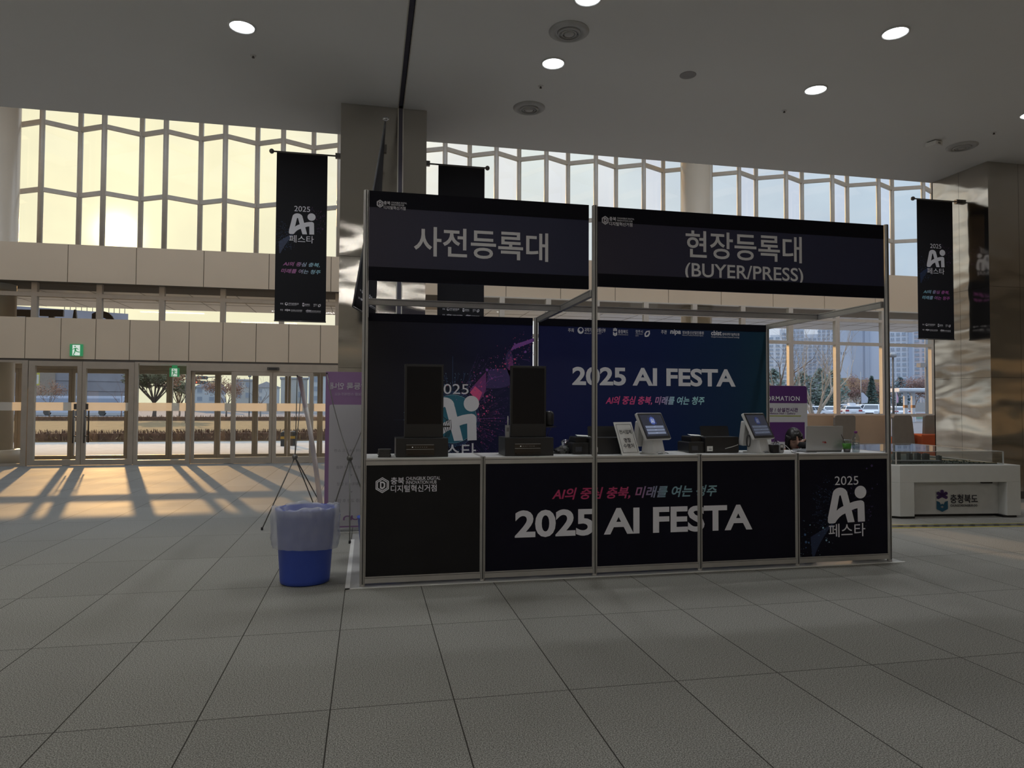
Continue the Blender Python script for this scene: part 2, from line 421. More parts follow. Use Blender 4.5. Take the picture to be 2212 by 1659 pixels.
# ---- floor, ceiling, walls
struct('floor', MB().box(-13, 24, -13, 16.6, -0.2, 0.0), M_FLOOR)
c = MB()
XS = 1.752                     # dark slot in the ceiling, in line with the left column
c.box(-13, XS-0.03, -13, YC, ZC, ZC+0.3).box(XS+0.03, 24, -13, YC, ZC, ZC+0.3)
c.box(XS-0.03, XS+0.03, -13, YC, ZC+0.12, ZC+0.3)
struct('ceiling', c, M_CEIL)
M_SLOT = mat('violet grey slot lining', (0.085, 0.08, 0.11), 0.6)
struct('trim_1', MB().box(XS-0.026, XS+0.026, -13, 5.78, ZC+0.03, ZC+0.05), M_SLOT)
s = MB()
s.box(XS-0.042, XS-0.03, -13, 5.78, ZC-0.004, ZC+0.03); s.box(XS+0.03, XS+0.042, -13, 5.78, ZC-0.004, ZC+0.03)
struct('trim_2', s, M_FRAMEL)
struct('wall_front', MB().box(-13, 24, -13.3, -13, -0.2, ZC+0.3), M_WALL)
struct('wall_left', MB().box(-13.3, -13, -13, 17, -0.2, 10.6), M_WALL)
struct('wall_right', MB().box(24, 24.3, -13, 17, -0.2, 10.6), M_WALL)
struct('wall_upper', MB().box(-13, 24, YC-0.3, YC-0.02, ZC+0.3, 10.6), M_WALL)
struct('roof', MB().box(-13.3, 24.3, YC-0.3, 8.2, 10.3, 10.6).box(-13.3, 24.3, 13.4, 17.2, 10.3, 10.6), M_CEIL)
for k in range(12):                                          # glazed roof strip, unseen, added to brighten the tall entrance zone
    x = -13.0+k*3.1; e_ = place('added_skylight_%d' % (k+1), (x+1.5, 10.8, 10.4))
    MB().box(x, x+0.12, 8.2, 13.4, 10.3, 10.5).box(x+0.12, x+3.1, 10.75, 10.85, 10.32, 10.48).build('frame', M_FRAMEL, e_)
    MB().quad((x+0.12, 8.2, 10.42), (x+3.1, 8.2, 10.42), (x+3.1, 13.4, 10.42), (x+0.12, 13.4, 10.42)).build('pane', M_GLASS, e_)

# ---- glazed back wall: panel bands
def panel_band(name, x0, x1, y, yb, z0, z1, joints):
    mb = MB(); mb.box(x0, x1, y+0.02, yb, z0, z1, 1)
    xs = [x0]+sorted(j for j in joints if x0 < j < x1)+[x1]
    for a, b in zip(xs[:-1], xs[1:]): mb.box(a+0.008, b-0.008, y, y+0.021, z0, z1, 0)
    return struct(name, mb, [M_BEIGE, M_JOINT])
YF, YR = 14.5, 14.1             # glazing lines left and right of the steel column
XM = 2.1                        # where the two meet, behind the column
def xs_at(pxs, y, Y): return [atY(p, y, Y).x for p in pxs]
j1 = xs_at([-8, 146, 294, 440, 581, 715], 590, YF)
panel_band('wall_back', -13, XM, YF, 15.7, 4.30, 5.213, j1)
j1r = xs_at([978, 1093, 1211, 1329, 1444, 1558, 1670, 1781, 1891, 2000], 640, YR)
ztop_r = atY(1960, 596, YR).z
panel_band('wall_back_right', XM, 24, YR, 15.3, 4.27, ztop_r, j1r)
j2 = xs_at([-24, 54, 131, 206.5, 280, 344, 408, 481, 553, 623.6, 692], 740, YF)
panel_band('trim_3', -13, 3.4, YF, 14.75, 2.50, 3.462, j2)
struct('trim_4', MB().box(-13, 3.4, YF+0.01, YF+0.3, 2.45, 2.50), M_DARK)
struct('trim_5', MB().box(-13, 3.4, YF+0.02, 16.55, 2.462, 2.52), M_CEIL)          # vestibule ceiling

# ---- entrance canopy outside
cb = MB(); cb.box(-13, atY(1968, 708, 19.1).x, 15.75, 19.1, 4.30, 4.75)
struct('canopy_soffit', cb, M_SOFFIT)
cj = MB()
cx1 = atY(1968, 708, 19.1).x
for k in range(40):
    x = -12.6+k*1.17
    if x < cx1: cj.box(x, x+0.014, 14.7, 19.09, 4.296, 4.30)
for y in (16.2, 17.6): cj.box(-13, cx1, y, y+0.012, 4.296, 4.30)
cj.box(-13, cx1-0.02, 14.4, 15.75, 4.299, 4.3015)
struct('trim_6', cj, M_JOINT)

# ---- framed glass: one window or door = frame + pane (+ safety film)
WN = [0]; DN = [0]
def framed(kind, x0, x1, y, z0, z1, l=0.07, r=0.07, t=0.07, b=0.1, dep=0.09, fm=None, gm=None, band=None, tr=(), parent=None):
    fm = fm or M_FRAME; gm = gm or M_GLASS
    if kind == 'window': WN[0] += 1; nm = 'window_%d' % WN[0]
    else: DN[0] += 1; nm = 'door_%d' % DN[0]
    e = place(nm, ((x0+x1)/2, y, 0))
    f = MB()
    if l: f.box(x0, x0+l, y-dep/2, y+dep/2, z0, z1)
    if r: f.box(x1-r, x1, y-dep/2, y+dep/2, z0, z1)
    if t: f.box(x0+l, x1-r, y-dep/2, y+dep/2, z1-t, z1)
    if b: f.box(x0+l, x1-r, y-dep/2, y+dep/2, z0, z0+b)
    for zt, ht in tr: f.box(x0+l, x1-r, y-dep/2, y+dep/2, zt-ht/2, zt+ht/2)
    f.build('frame', fm, e)
    MB().quad((x0+l, y, z0+b), (x1-r, y, z0+b), (x1-r, y, z1-t), (x0+l, y, z1-t)).build('pane', gm, e)
    if band: MB().quad((x0+l, y-0.008, band[0]), (x1-r, y-0.008, band[0]), (x1-r, y-0.008, band[1]), (x0+l, y-0.008, band[1])).build('safety_film', M_BAND, e)
    return e
BZ = (atY(100, 887, YF).z, atY(100, 869, YF).z)
def X14(p): return atY(p, 880, YF).x
zt1 = 2.452
# fixed side light, double swing door, fixed light
framed('window', X14(-150), X14(60), YF, 0, zt1, l=0.05, r=0.12, t=0.05, b=0.06, band=BZ)
d1 = framed('door', X14(62), X14(177.2), YF, 0.01, zt1-0.01, l=0.13, r=0.10, t=0.11, b=0.13, band=BZ)
d2 = framed('door', X14(178.2), X14(290), YF, 0.01, zt1-0.01, l=0.075, r=0.12, t=0.16, b=0.13, band=BZ)
framed('window', X14(290.6), X14(412), YF, 0, zt1, l=0.075, r=0.10, t=0.03, b=0.11, band=BZ)
for d, px in ((d1, 163.5), (d2, 187.5)):
    x = X14(px); h = MB()
    z0, z1 = atY(px, 957, YF-0.12).z, atY(px, 886, YF-0.12).z
    h.tube([(x, YF-0.12, z0), (x, YF-0.12, z1)], 0.018)
    h.tube([(x, YF+0.12, z0), (x, YF+0.12, z1)], 0.018)
    for zz in (z0+0.16, z1-0.16): h.tube([(x, YF-0.12, zz), (x, YF+0.12, zz)], 0.012)
    h.build('handle', M_DARK, d)
    k = MB(); k.box(x-0.035, x+0.035, YF-0.02, YF-0.005, BZ[0]+0.03, BZ[1]-0.03); k.build('push_plate', M_DARK, d)
# sliding door group
zh = atY(470, 802, YF).z
hd = MB().box(X14(412), 3.4, YF-0.06, YF+0.08, zh, 2.45); struct('trim_7', hd, M_FRAME)
framed('door', X14(413), X14(503.5), YF+0.05, 0.01, zh, l=0.06, r=0.04, t=0.02, b=0.12, band=BZ)
framed('door', X14(500), X14(588.6), YF-0.03, 0.01, zh-0.01, l=0.10, r=0.07, t=0.09, b=0.15, band=BZ)
framed('door', X14(589.4), X14(676), YF-0.03, 0.01, zh-0.01, l=0.085, r=0.08, t=0.09, b=0.15, band=BZ)
framed('door', X14(673), X14(765), YF+0.05, 0.01, zh, l=0.04, r=0.06, t=0.02, b=0.12, band=BZ)
framed('window', X14(765), 3.4, YF, 0, zh, band=BZ)
# clerestory over the doors
zc_ = atY(200, 640, 14.6).z
cpx = [-60, 76, 216, 351, 482.5, 609, 730, 850, 965]
for a, b in zip(cpx[:-1], cpx[1:]):
    framed('window', atY(a, 640, 14.6).x, atY(b, 640, 14.6).x, 14.6, 3.44, 4.31, l=0.06, r=0.06, t=0.0, b=0.0, dep=0.12, tr=((zc_, 0.10),))
# outer door line of the vestibule
YO = 16.45
opx = [(-130, 40), (40.5, 155), (155.5, 276), (276.5, 366), (366.5, 470), (470.5, 551), (551.5, 621), (622, 691), (691.5, 780)]
for a, b in opx:
    framed('window', atY(a, 880, YO).x, atY(b, 880, YO).x, YO, 0, atY(330, 800, YO).z, l=0.07, r=0.07, t=0.10, b=0.10, dep=0.08)
struct('trim_8', MB().box(-13, 3.4, YO-0.1, YO+0.1, atY(330, 800, YO).z, 2.55), M_FRAME)
# wall above the outer doors up to the canopy is open; full-height glazing right of the column
rpx = [1010, 1084, 1184, 1289, 1395, 1500, 1604, 1707, 1807.5, 1907, 2013, 2110, 2200, 2290]
rx = [atY(p, 760, YR).x for p in rpx]
zr1, zr2, zr3 = atY(1760, 741, YR).z, atY(1760, 690, YR).z, atY(1850, 897, YR).z
for a, b in zip(rx[:-1], rx[1:]):
    framed('window', a, b, YR, 0, 4.28, l=0.06, r=0.075, t=0.02, b=0.08, dep=0.13, fm=M_FRAMEL, tr=((zr1, 0.085), (zr2, 0.075), (zr3, 0.09)))
# upper glazing folded like a screen
def folded(pts, z0, z1, trs):
    for i, (p, q) in enumerate(zip(pts[:-1], pts[1:])):
        WN[0] += 1
        e = place('window_%d' % WN[0], (p.x, p.y, 0))
        f = MB(); a, b = Vector((p.x, p.y, 0)), Vector((q.x, q.y, 0))
        f.lathe([(0.068, z0), (0.068, z1)], (p.x, p.y, 0), n=8, smooth=True)
        for z in trs: beam(f, a+Vector((0, 0, z)), b+Vector((0, 0, z)), 0.09, 0.105)
        f.build('frame', M_FRAMEL, e)
        MB().quad(a+Vector((0, 0, z0)), b+Vector((0, 0, z0)), b+Vector((0, 0, z1)), a+Vector((0, 0, z1))).build('pane', M_GLASSG if q.y < p.y and p.x > 3 else M_GLASS, e)
def fold_pts(peaks, valleys, Yp, Yv, ext_l, ext_r):
    P = [atY(x, 430, Yp) for x in peaks]; V = [atY(x, 430, Yv) for x in valleys]
    al = sorted([(p.x, Yp) for p in P]+[(v.x, Yv) for v in V])
    per = 2*(al[-1][0]-al[0][0])/(len(al)-1)
    while al[0][0] > ext_l: al.insert(0, (al[1][0]-per, al[1][1]))
    while al[-1][0] < ext_r: al.append((al[-2][0]+per, al[-2][1]))
    return [Vector((a, b, 0)) for a, b in al]
ptL = fold_pts([87.7, 222.5, 356.3, 485, 610.6, 732.7], [171.3, 304.5, 432.6, 555, 676.5], 15.75, 16.15, -9.0, 1.6)
ptR = fold_pts([960.8, 1072, 1180, 1287, 1390.6, 1493, 1596.5, 1698, 1797.7, 1897.5, 1994],
               [1014, 1121, 1226.8, 1330.5, 1432.5, 1535, 1633, 1732, 1829.7, 1926.5], 15.32, 15.72, 2.0, 22.0)
folded(ptL, 5.1, 10.3, (6.83, 8.55, 10.2))
folded(ptR, 5.1, 10.3, (6.80, 8.52, 10.2))
# round columns standing in the glazing
M_COLB = mat('cream column cladding', (0.62, 0.53, 0.40), 0.35, 0.1, var=0.03, scale=1)
def round_column(x, y, r, base=None):
    m = MB(); m.lathe([(r, 0), (r, 4.05), (r+0.012, 4.06), (r+0.012, 4.14), (r, 4.15), (r, 10.3)], (x, y, 0), n=40)
    if base: m.lathe([(base, 0), (base, 0.33), (base-0.02, 0.35), (r, 0.35)], (x, y, 0), n=40)
    o = struct('round_column', m, M_COLB); return o
rr = 0.40
round_column(atY(42, 480, 15.25).x-rr, 15.15, rr, 0.56)
xa, xb = atY(1475, 420, 14.8).x, atY(1535, 420, 14.8).x
round_column((xa+xb)/2, 14.85, (xb-xa)/2)

# ---- steel clad columns that carry the low ceiling
def steel_column(x0, x1, y0, y1, seams, zseam, stripe=None):
    e = place('steel_column', ((x0+x1)/2, (y0+y1)/2, 0))
    m = MB()
    zs = [0.12]+sorted(zseam)+[ZC]
    for a, b in zip(zs[:-1], zs[1:]):
        xs = [x0]+seams+[x1]
        for p, q in zip(xs[:-1], xs[1:]):
            m.box(p+(0.002 if p > x0 else 0), q-(0.002 if q < x1 else 0), y0, y0+0.02, a+0.002, b-0.002)
        for xx in (x0, x1-0.02):
            ym = (y0+y1)/2
            m.box(xx, xx+0.02, y0+0.02, ym-0.002, a+0.002, b-0.002); m.box(xx, xx+0.02, ym+0.002, y1, a+0.002, b-0.002)
        m.box(x0, x1, y1-0.02, y1, a, b)
    m.build('cladding', M_STEEL, e)
    MB().box(x0+0.021, x1-0.021, y0+0.021, y1-0.021, 0, ZC).build('core', M_DARK, e)
    MB().box(x0-0.006, x1+0.006, y0-0.006, y1+0.006, 0, 0.12).build('plinth', M_DARK, e)
    if stripe:
        k = MB(); k.box(stripe-0.026, stripe+0.026, y0-0.008, y0+0.002, 0.12, ZC-0.004, 0)
        k.box(stripe-0.04, stripe-0.026, y0-0.012, y0, 0.12, ZC, 1); k.box(stripe+0.026, stripe+0.04, y0-0.012, y0, 0.12, ZC, 1)
        k.build('channel', [M_SLOT, M_FRAMEL], e)
    return e
steel_column(0.974, 2.101, 5.785, 6.89, [1.752], [3.42, 1.95], stripe=1.752)
steel_column(11.13, 12.26, 5.76, 6.89, [11.72], [3.42, 1.95])
# ---------------------------------------------------------------- marks used on booth, banners and table
M_FNAVY = gradmat('navy sign print', [(0, (0.042, 0.038, 0.062)), (0.5, (0.036, 0.038, 0.080)), (1, (0.028, 0.031, 0.070))], 'X', 0.42)
M_FDARK = mat('dark sign border', (0.005, 0.005, 0.010), 0.5, spec=0.1)
M_PBLACK = mat('black counter print', (0.010, 0.010, 0.011), 0.45, var=0.1, spec=0.22)
M_PNAVY = mat('blue black counter print', (0.005, 0.005, 0.013), 0.45, var=0.1, spec=0.14)
M_BDL = gradmat('backdrop print left', [(0, (0.016, 0.015, 0.018)), (0.45, (0.016, 0.017, 0.032)), (1, (0.016, 0.019, 0.075))], 'X', 0.42)
M_BDR = gradmat('backdrop print right', [(0, (0.014, 0.018, 0.085)), (0.5, (0.010, 0.022, 0.095)), (0.85, (0.010, 0.034, 0.085)), (1, (0.010, 0.048, 0.080))], 'X', 0.42)
PINK, PURP, CYAN, TEAL, BLUE = (0.78, 0.10, 0.28), (0.26, 0.09, 0.42), (0.42, 0.80, 0.84), (0.02, 0.15, 0.22), (0.03, 0.10, 0.34)
M_SLOG = gradmat('slogan print', [(0, (0.80, 0.09, 0.27)), (0.44, (0.80, 0.12, 0.33)), (0.56, (0.62, 0.42, 0.75)), (0.68, (0.42, 0.74, 0.84)), (1, (0.46, 0.84, 0.86))])
M_SLOGB = gradmat('slogan print dark', [(0, (0.50, 0.05, 0.15)), (0.44, (0.48, 0.06, 0.17)), (0.56, (0.30, 0.22, 0.40)), (0.68, (0.24, 0.40, 0.48)), (1, (0.26, 0.44, 0.50))])
M_SLOGC = gradmat('slogan print banner', [(0, (0.45, 0.17, 0.40)), (0.4, (0.48, 0.2, 0.42)), (0.58, (0.42, 0.55, 0.68)), (1, (0.30, 0.62, 0.72))])
M_SLOGD = gradmat('slogan print banner right', [(0, (0.28, 0.62, 0.74)), (0.38, (0.34, 0.5, 0.7)), (0.5, (0.42, 0.16, 0.42)), (1, (0.48, 0.12, 0.42))])
M_INKB = mat('soft white print', (0.76, 0.76, 0.82), 0.55, var=0.02)
M_ART = [mat('pink print', PINK, 0.5), mat('purple print', PURP, 0.5), mat('sky blue print', (0.30, 0.55, 0.70), 0.5), mat('teal print', TEAL, 0.5),
         mat('deep violet print', (0.050, 0.030, 0.14), 0.5), mat('deep blue print', (0.010, 0.024, 0.075), 0.5), mat('magenta violet print', (0.20, 0.04, 0.20), 0.5), mat('dim blue print', (0.05, 0.13, 0.30), 0.5)]

def ai_logo(mb, pl, u0, u1, v0, v1, mi=0, h=0.0016):
    A = [(1309, 975), (1312, 930), (1363, 672)]+[(1447+83*math.cos(t), 672-77*math.sin(t)) for t in [PI-PI*k/12 for k in range(0, 13)]]
    A += [(1536, 690), (1555, 774), (1600, 758), (1640, 750), (1678, 746), (1700, 753), (1714, 770), (1717, 795), (1722, 990), (1643, 993), (1640, 836), (1608, 843), (1575, 856), (1606, 993),
          (1530, 996), (1503, 891), (1470, 907), (1440, 930), (1412, 963), (1392, 995), (1375, 1000), (1330, 1001), (1316, 994)]
    H = [(1447, 681), (1456, 690), (1484, 806), (1458, 818), (1430, 836), (1407, 859), (1438, 690)]
    D = arc(1675, 652, 66, 0, 345, 23, ry=73)
    f = lambda L: [(x, -y) for x, y in L]
    return shape2d(mb, pl, [f(A), f(H), f(D)], u0, u1, v0, v1, box=(1309, 1741, -1001, -579), mi=mi, h=h)
def hub_mark(mb, pl, u0, u1, v0, v1, mi=0):
    hx = lambda r, cx=0, cy=0, k=1: [(cx+r*math.cos(math.radians(90+60*i*k)), cy+r*math.sin(math.radians(90+60*i*k))) for i in range(6)]
    bx = (-0.87, 0.87, -1, 1)
    shape2d(mb, pl, [hx(1.0), hx(0.87)], u0, u1, v0, v1, box=bx, mi=mi)
    shape2d(mb, pl, [hx(0.80), hx(0.66)], u0, u1, v0, v1, box=bx, mi=mi)
    Dp = [(-0.3, 0.46), (0.12, 0.46), (0.38, 0.25), (0.38, -0.25), (0.0, -0.55), (-0.3, -0.36)]
    Dh = [(-0.12, 0.26), (0.08, 0.26), (0.19, 0.15), (0.19, -0.15), (0.0, -0.3), (-0.12, -0.22)]
    shape2d(mb, pl, [Dp, Dh], u0, u1, v0, v1, box=bx, mi=mi)
def emblem(mb, pl, u0, u1, v0, v1, m1=0, m2=0, h=0.0015):
    bx = (-63, 63, -200, 72)
    for a in (90, 150, 30, 210, 330):
        d = Vector((math.cos(math.radians(a)), math.sin(math.radians(a)))); n = Vector((-d.y, d.x)); L_ = 70
        pts = [n*-19, d*(L_-10)-n*19, d*L_, d*(L_-10)+n*19, n*19]
        shape2d(mb, pl, [[(p.x, p.y) for p in pts]], u0, u1, v0, v1, box=bx, mi=m1, h=h)
    sh = [(-62, -66), (-30, -80), (-16, -112), (0, -100), (16, -112), (30, -80), (62, -66), (62, -166), (0, -200), (-62, -166)]
    shape2d(mb, pl, [sh, [(0, -126), (20, -140), (0, -154), (-20, -140)]], u0, u1, v0, v1, box=bx, mi=m2, h=h)
def logo_line(mb, pl, u0, k, v0, kv, part, mi=0):
    U = lambda x, b: u0+(x-b)*k
    V = lambda y: v0+(725-y)*kv
    if part == 'host':
        b = 1227
        W = lambda s, x0, x1, ya, yb, off=0.012, sh=0: write(mb, pl, s, U(x0, b), U(x1, b), V(yb), V(ya), off, sh, mi=mi)
        W('주최', 1227, 1239, 711, 719)
        c = (0, 0); o = arc(0, 0, 1, 0, 350, 28)
        hole = arc(0.08, 0.18, 0.62, 200, -30, 14)+arc(0.1, -0.08, 0.34, -10, -190, 8)
        shape2d(mb, pl, [o, hole], U(1247, b), U(1260, b), V(722), V(708), box=(-1, 1, -1, 1), mi=mi)
        W('과학기술정보통신부', 1262, 1307, 709, 718); W('Ministry of Science and ICT', 1262, 1298, 719, 722.5, 0.006)
        emblem(mb, pl, U(1323, b), U(1332, b), V(725), V(707), mi, mi)
        W('충청북도', 1334, 1356, 711, 719); W('CHUNGCHEONGBUK-DO', 1334, 1356, 720.5, 722.5, 0.006)
        W('청주시', 1372, 1388, 710.5, 717); W('CHEONGJU', 1372, 1388, 718, 720.5, 0.006); W('CITY', 1372, 1379, 721.5, 724.5, 0.006)
        lf = [(0.1, 0.05), (0.05, 0.5), (0.35, 0.9), (0.95, 1.0), (1.0, 0.5), (0.75, 0.1), (0.4, 0.0)]
        lh = [(0.3, 0.2), (0.27, 0.5), (0.5, 0.75), (0.78, 0.8), (0.78, 0.55), (0.6, 0.3)]
        shape2d(mb, pl, [lf, lh], U(1391, b), U(1404, b), V(725), V(711), mi=mi)
    else:
        b = 1428
        W = lambda s, x0, x1, ya, yb, off=0.012, sh=0: write(mb, pl, s, U(x0, b), U(x1, b), V(yb), V(ya), off, sh, mi=mi)
        W('주관', 1428, 1440, 714, 722)
        W('nipa', 1447, 1470, 712, 724, 0.035, 0.12); W('정보통신산업진흥원', 1473, 1519, 714.5, 721); W('National IT Industry Promotion Agency', 1473, 1518, 722, 725, 0.006)
        W('cbist', 1535, 1558, 712, 722, 0.03); W('충북과학기술혁신원', 1559.5, 1597, 716, 722); W('Chungbuk Innovation Institute of Science & Technology', 1535, 1597, 723.5, 727, 0.006)

def burst(mb, pl, cu, cv, R_, n, seed, mi_a, mi_b, a0=0, a1=360, dot=0.004, h=0.0008, lo=0.3, line=True, clip=None):
    """sparks and rays around a point of the print"""
    rd = random.Random(seed)
    ok = lambda u, v: clip is None or (clip[0] < u < clip[1] and clip[2] < v < clip[3])
    for i in range(n):
        a = math.radians(rd.uniform(a0, a1)); r = R_*(lo+(1-lo)*rd.random()**0.8)
        u, v = cu+r*math.cos(a), cv+r*math.sin(a)
        if ok(u, v): disc(mb, pl, u, v, dot*rd.uniform(0.35, 1.0), h, mi_a if rd.random() < 0.6 else mi_b, 7)
        if line and i % 2 == 0:
            r2 = r*rd.uniform(0.75, 0.96); p = (cu+r2*math.cos(a), cv+r2*math.sin(a))
            if ok(u, v) and ok(*p): stroke(mb, pl, p, (u, v), 0.0016, h*0.7, mi_b)
def ribbon(mb, pl, A, B, mi, h=0.0006, n=16):
    """band of print between two smooth curves"""
    def bz(P, t):
        P = [Vector(p) for p in P]
        while len(P) > 1: P = [a.lerp(b, t) for a, b in zip(P[:-1], P[1:])]
        return P[0]
    a = [bz(A, k/n) for k in range(n+1)]; b = [bz(B, k/n) for k in range(n+1)]
    for k in range(n): mb.quad(pl.p(*a[k], h), pl.p(*a[k+1], h), pl.p(*b[k+1], h), pl.p(*b[k], h), mi)

# ---------------------------------------------------------------- the registration booth
YB = 2.27
PX = [1.333, 2.315, 3.300, 4.290, 5.268, 6.252]
ZT = 1.035
booth = thing('registration_booth', (3.79, 3.2, 0), 'dark navy registration booth of aluminium posts with white counter and two signs overhead', 'booth')
def post(mb, x, y, z0, z1, r=0.0215):
    n = 8; ring = []
    for k in range(n):
        a = PI/8+k*PI/4; ring.append((math.cos(a), math.sin(a)))
    mb.prism([(x+r*a, y+r*b, z0) for a, b in ring], [(x+r*a, y+r*b, z1) for a, b in ring])
    for a in (0, 1, 2, 3):            # the grooves of the extrusion
        c, s_ = math.cos(a*PI/2), math.sin(a*PI/2)
        mb.box(x+r*0.9*c-0.004, x+r*0.9*c+0.004, y+r*0.9*s_-0.004, y+r*0.9*s_+0.004, z0+0.01, z1-0.004, 1)
        q = 0.0075
        for sg in (-1, 1):
            px_, py_ = x+r*0.97*c-sg*q*s_, y+r*0.97*s_+sg*q*c
            mb.box(px_-0.0022, px_+0.0022, py_-0.0022, py_+0.0022, z0+0.01, z1-0.004, 0)
M_GROOVE = mat('groove shadow gap', (0.06, 0.06, 0.06), 0.6, 0.4)
for i, x in enumerate(PX):
    m = MB(); tall = i in (0, 2, 5)
    post(m, x, YB, 0.012, 3.235 if tall else ZT+0.006)
    m.lathe([(0.024, 0), (0.024, 0.012)], (x, YB, 0), n=10)
    m.build('tall_post' if tall else 'counter_post', [M_ALU, M_GROOVE], booth)
plF = Plane((0, YB-0.006, 0), (1, 0, 0), (0, 0, 1))
panels = []
for i in range(5):
    a, b = PX[i]+0.018, PX[i+1]-0.018
    p = MB().box(a, b, YB-0.006, YB+0.004, 0.06, 0.98).build('counter_panel', M_PBLACK if i == 0 else M_PNAVY, booth); panels.append(p)
    r = MB(); r.box(a, b, YB-0.014, YB+0.014, 0.978, 1.026, 0).box(a, b, YB-0.0155, YB-0.0135, 1.012, 1.0155, 1)
    r.build('counter_rail', [M_ALU, M_GROOVE], booth)
    r = MB(); r.box(a, b, YB-0.014, YB+0.014, 0.026, 0.078, 0).box(a, b, YB-0.0155, YB-0.0135, 0.066, 0.069, 1)
    r.build('bottom_rail', [M_ALU, M_GROOVE], booth)
    MB().box(a, b, YB-0.012, YB+0.50, 1.018, ZT).build('counter_top', M_WHITE, booth)
for x in PX:
    d = MB().box(x-0.016, x+0.016, YB+0.022, YB+0.50, 1.02, ZT+0.001); d.build('top_joint', M_ALU, booth)
for x in (PX[0], PX[5]):
    MB().box(x-0.006, x+0.006, YB+0.03, YB+0.49, 0.03, 1.016).build('counter_side', M_WHITE, booth)
    q = MB(); post(q, x, YB+0.49, 0.0, 1.018); q.build('rear_post', [M_ALU, M_GROOVE], booth)
for x in (PX[1], PX[2], PX[3], PX[4]):
    q = MB(); post(q, x, YB+0.49, 0.0, 1.018); q.build('rear_post', [M_ALU, M_GROOVE], booth)
# overhead rails
ZR0, ZR1 = 2.43, 2.49
YM, YBK = 3.26, 4.25
def rail(x0, x1, y0, y1):
    m = MB(); m.box(x0, x1, y0, y1, ZR0, ZR1, 0)
    if x1-x0 > y1-y0: m.box(x0, x1, y0-0.001, y0+0.001, ZR1-0.014, ZR1-0.010, 1)
    else:
        m.box(x0-0.001, x0+0.001, y0, y1, ZR1-0.014, ZR1-0.010, 1); m.box(x1-0.001, x1+0.001, y0, y1, ZR1-0.014, ZR1-0.010, 1)
    m.build('overhead_rail', [M_ALU, M_GROOVE], booth)
rail(PX[0]+0.02, 3.262, YM-0.02, YM+0.02); rail(3.302, 6.20, YM-0.02, YM+0.02)
for x in (PX[0]+0.005, 3.282, 6.222): rail(x-0.02, x+0.02, YB+0.02, YBK)
# backdrop
plB = Plane((0, YBK-0.012, 0), (1, 0, 0), (0, 0, 1))
for x in (PX[0], 3.256, 6.215):
    q = MB(); post(q, x, YBK, 0.0, 2.485); q.build('backdrop_post', [M_ALU, M_GROOVE], booth)
bl = MB().box(PX[0]+0.015, 3.215, YBK-0.012, YBK-0.004, 0.03, 2.475).build('backdrop_panel', M_BDL, booth)
br = MB().box(3.283, 6.192, YBK-0.012, YBK-0.004, 0.03, 2.475).build('backdrop_panel', M_BDR, booth)
MB().box(PX[0]+0.015, 3.215, YBK-0.016, YBK-0.011, 2.395, 2.478).build('backdrop_border', M_FDARK, booth)
MB().box(3.283, 6.192, YBK-0.016, YBK-0.011, 2.395, 2.478).build('backdrop_border', M_FDARK, booth)
# hanging signs on the front
YS = YB-0.012
plS = Plane((0, YS-0.012, 0), (1, 0, 0), (0, 0, 1))
signs = []
for x0, x1, z0, z1 in ((PX[0]+0.022, 3.238, 2.487, 3.228), (3.322, 6.205, 2.515, 3.222)):
    s_ = MB().box(x0, x1, YS-0.012, YS+0.006, z0, z1).build('overhead_sign', M_FNAVY, booth); signs.append(s_)
    MB().box(x0, x1, YS-0.0145, YS-0.0119, z1-0.135, z1).build('sign_border', M_FDARK, booth)
    MB().box(x0, x1, YS-0.0145, YS-0.0119, z0, z0+0.115).build('sign_border', M_FDARK, booth)

def uv(pl, x, y):
    """plane coordinates under a photo pixel"""
    d = ray(x, y); t = (pl.O-CAM).dot(pl.N)/d.dot(pl.N); q = CAM+d*t-pl.O
    return q.dot(pl.U), q.dot(pl.V)
def lettering(pl, body, L, R, top, parent, m=None, off=0.0, shear=0.0, space=1.0, name='lettering', h=0.0015):
    """L, R: photo pixels of the lower left / lower right corner, top: height of the left end's top"""
    u0, v0 = uv(pl, *L); u1, _ = uv(pl, *R); _, v1 = uv(pl, L[0], top)
    return write(MB(), pl, body, u0, u1, v0, v1, off, shear, space, h).build(name, m or M_INK, parent)
def hub_logo(pl, hexbox, parent, a, b, c, d, m):
    (x0, y0, x1, y1) = hexbox
    u0, v1 = uv(pl, x0, y0); u1, v0 = uv(pl, x1, y1)
    g = MB(); hub_mark(g, pl, u0, u1, v0, v1)
    for body, (xa, yb, xb, ya), off in ((('충북'), a, 0.015), ('CHUNGBUK DIGITAL', b, 0.006), ('INNOVATION HUB', c, 0.006), ('디지털혁신거점', d, 0.012)):
        ua, va = uv(pl, xa, yb); ub, _ = uv(pl, xb, yb); _, vb = uv(pl, xa, ya)
        write(g, pl, body, ua, ub, va, vb, off)
    g.build('logo', m, parent)
plS2 = Plane(plS.O+Vector((0, -0.003, 0)), plS.U, plS.V)
hub_logo(plS2, (814, 431, 828, 449), signs[0], (829, 442, 843, 434), (845, 439, 879, 435.5), (845, 444, 873, 440), (829, 451.5, 876, 444), M_INKB)
hub_logo(plS2, (1300, 466, 1314.5, 486), signs[1], (1316, 477, 1331, 468), (1333, 473, 1370, 469.5), (1333, 478, 1366, 474.5), (1316, 487, 1366, 478.5), M_INKB)
lettering(plS, '사전등록대', (894, 552), (1184, 567), 488, signs[0], off=0.014)
lettering(plS, '현장등록대', (1481, 556), (1732, 566), 497, signs[1], off=0.012)
lettering(plS, '(BUYER/PRESS)', (1480, 606), (1735, 618), 567, signs[1], off=0.012)
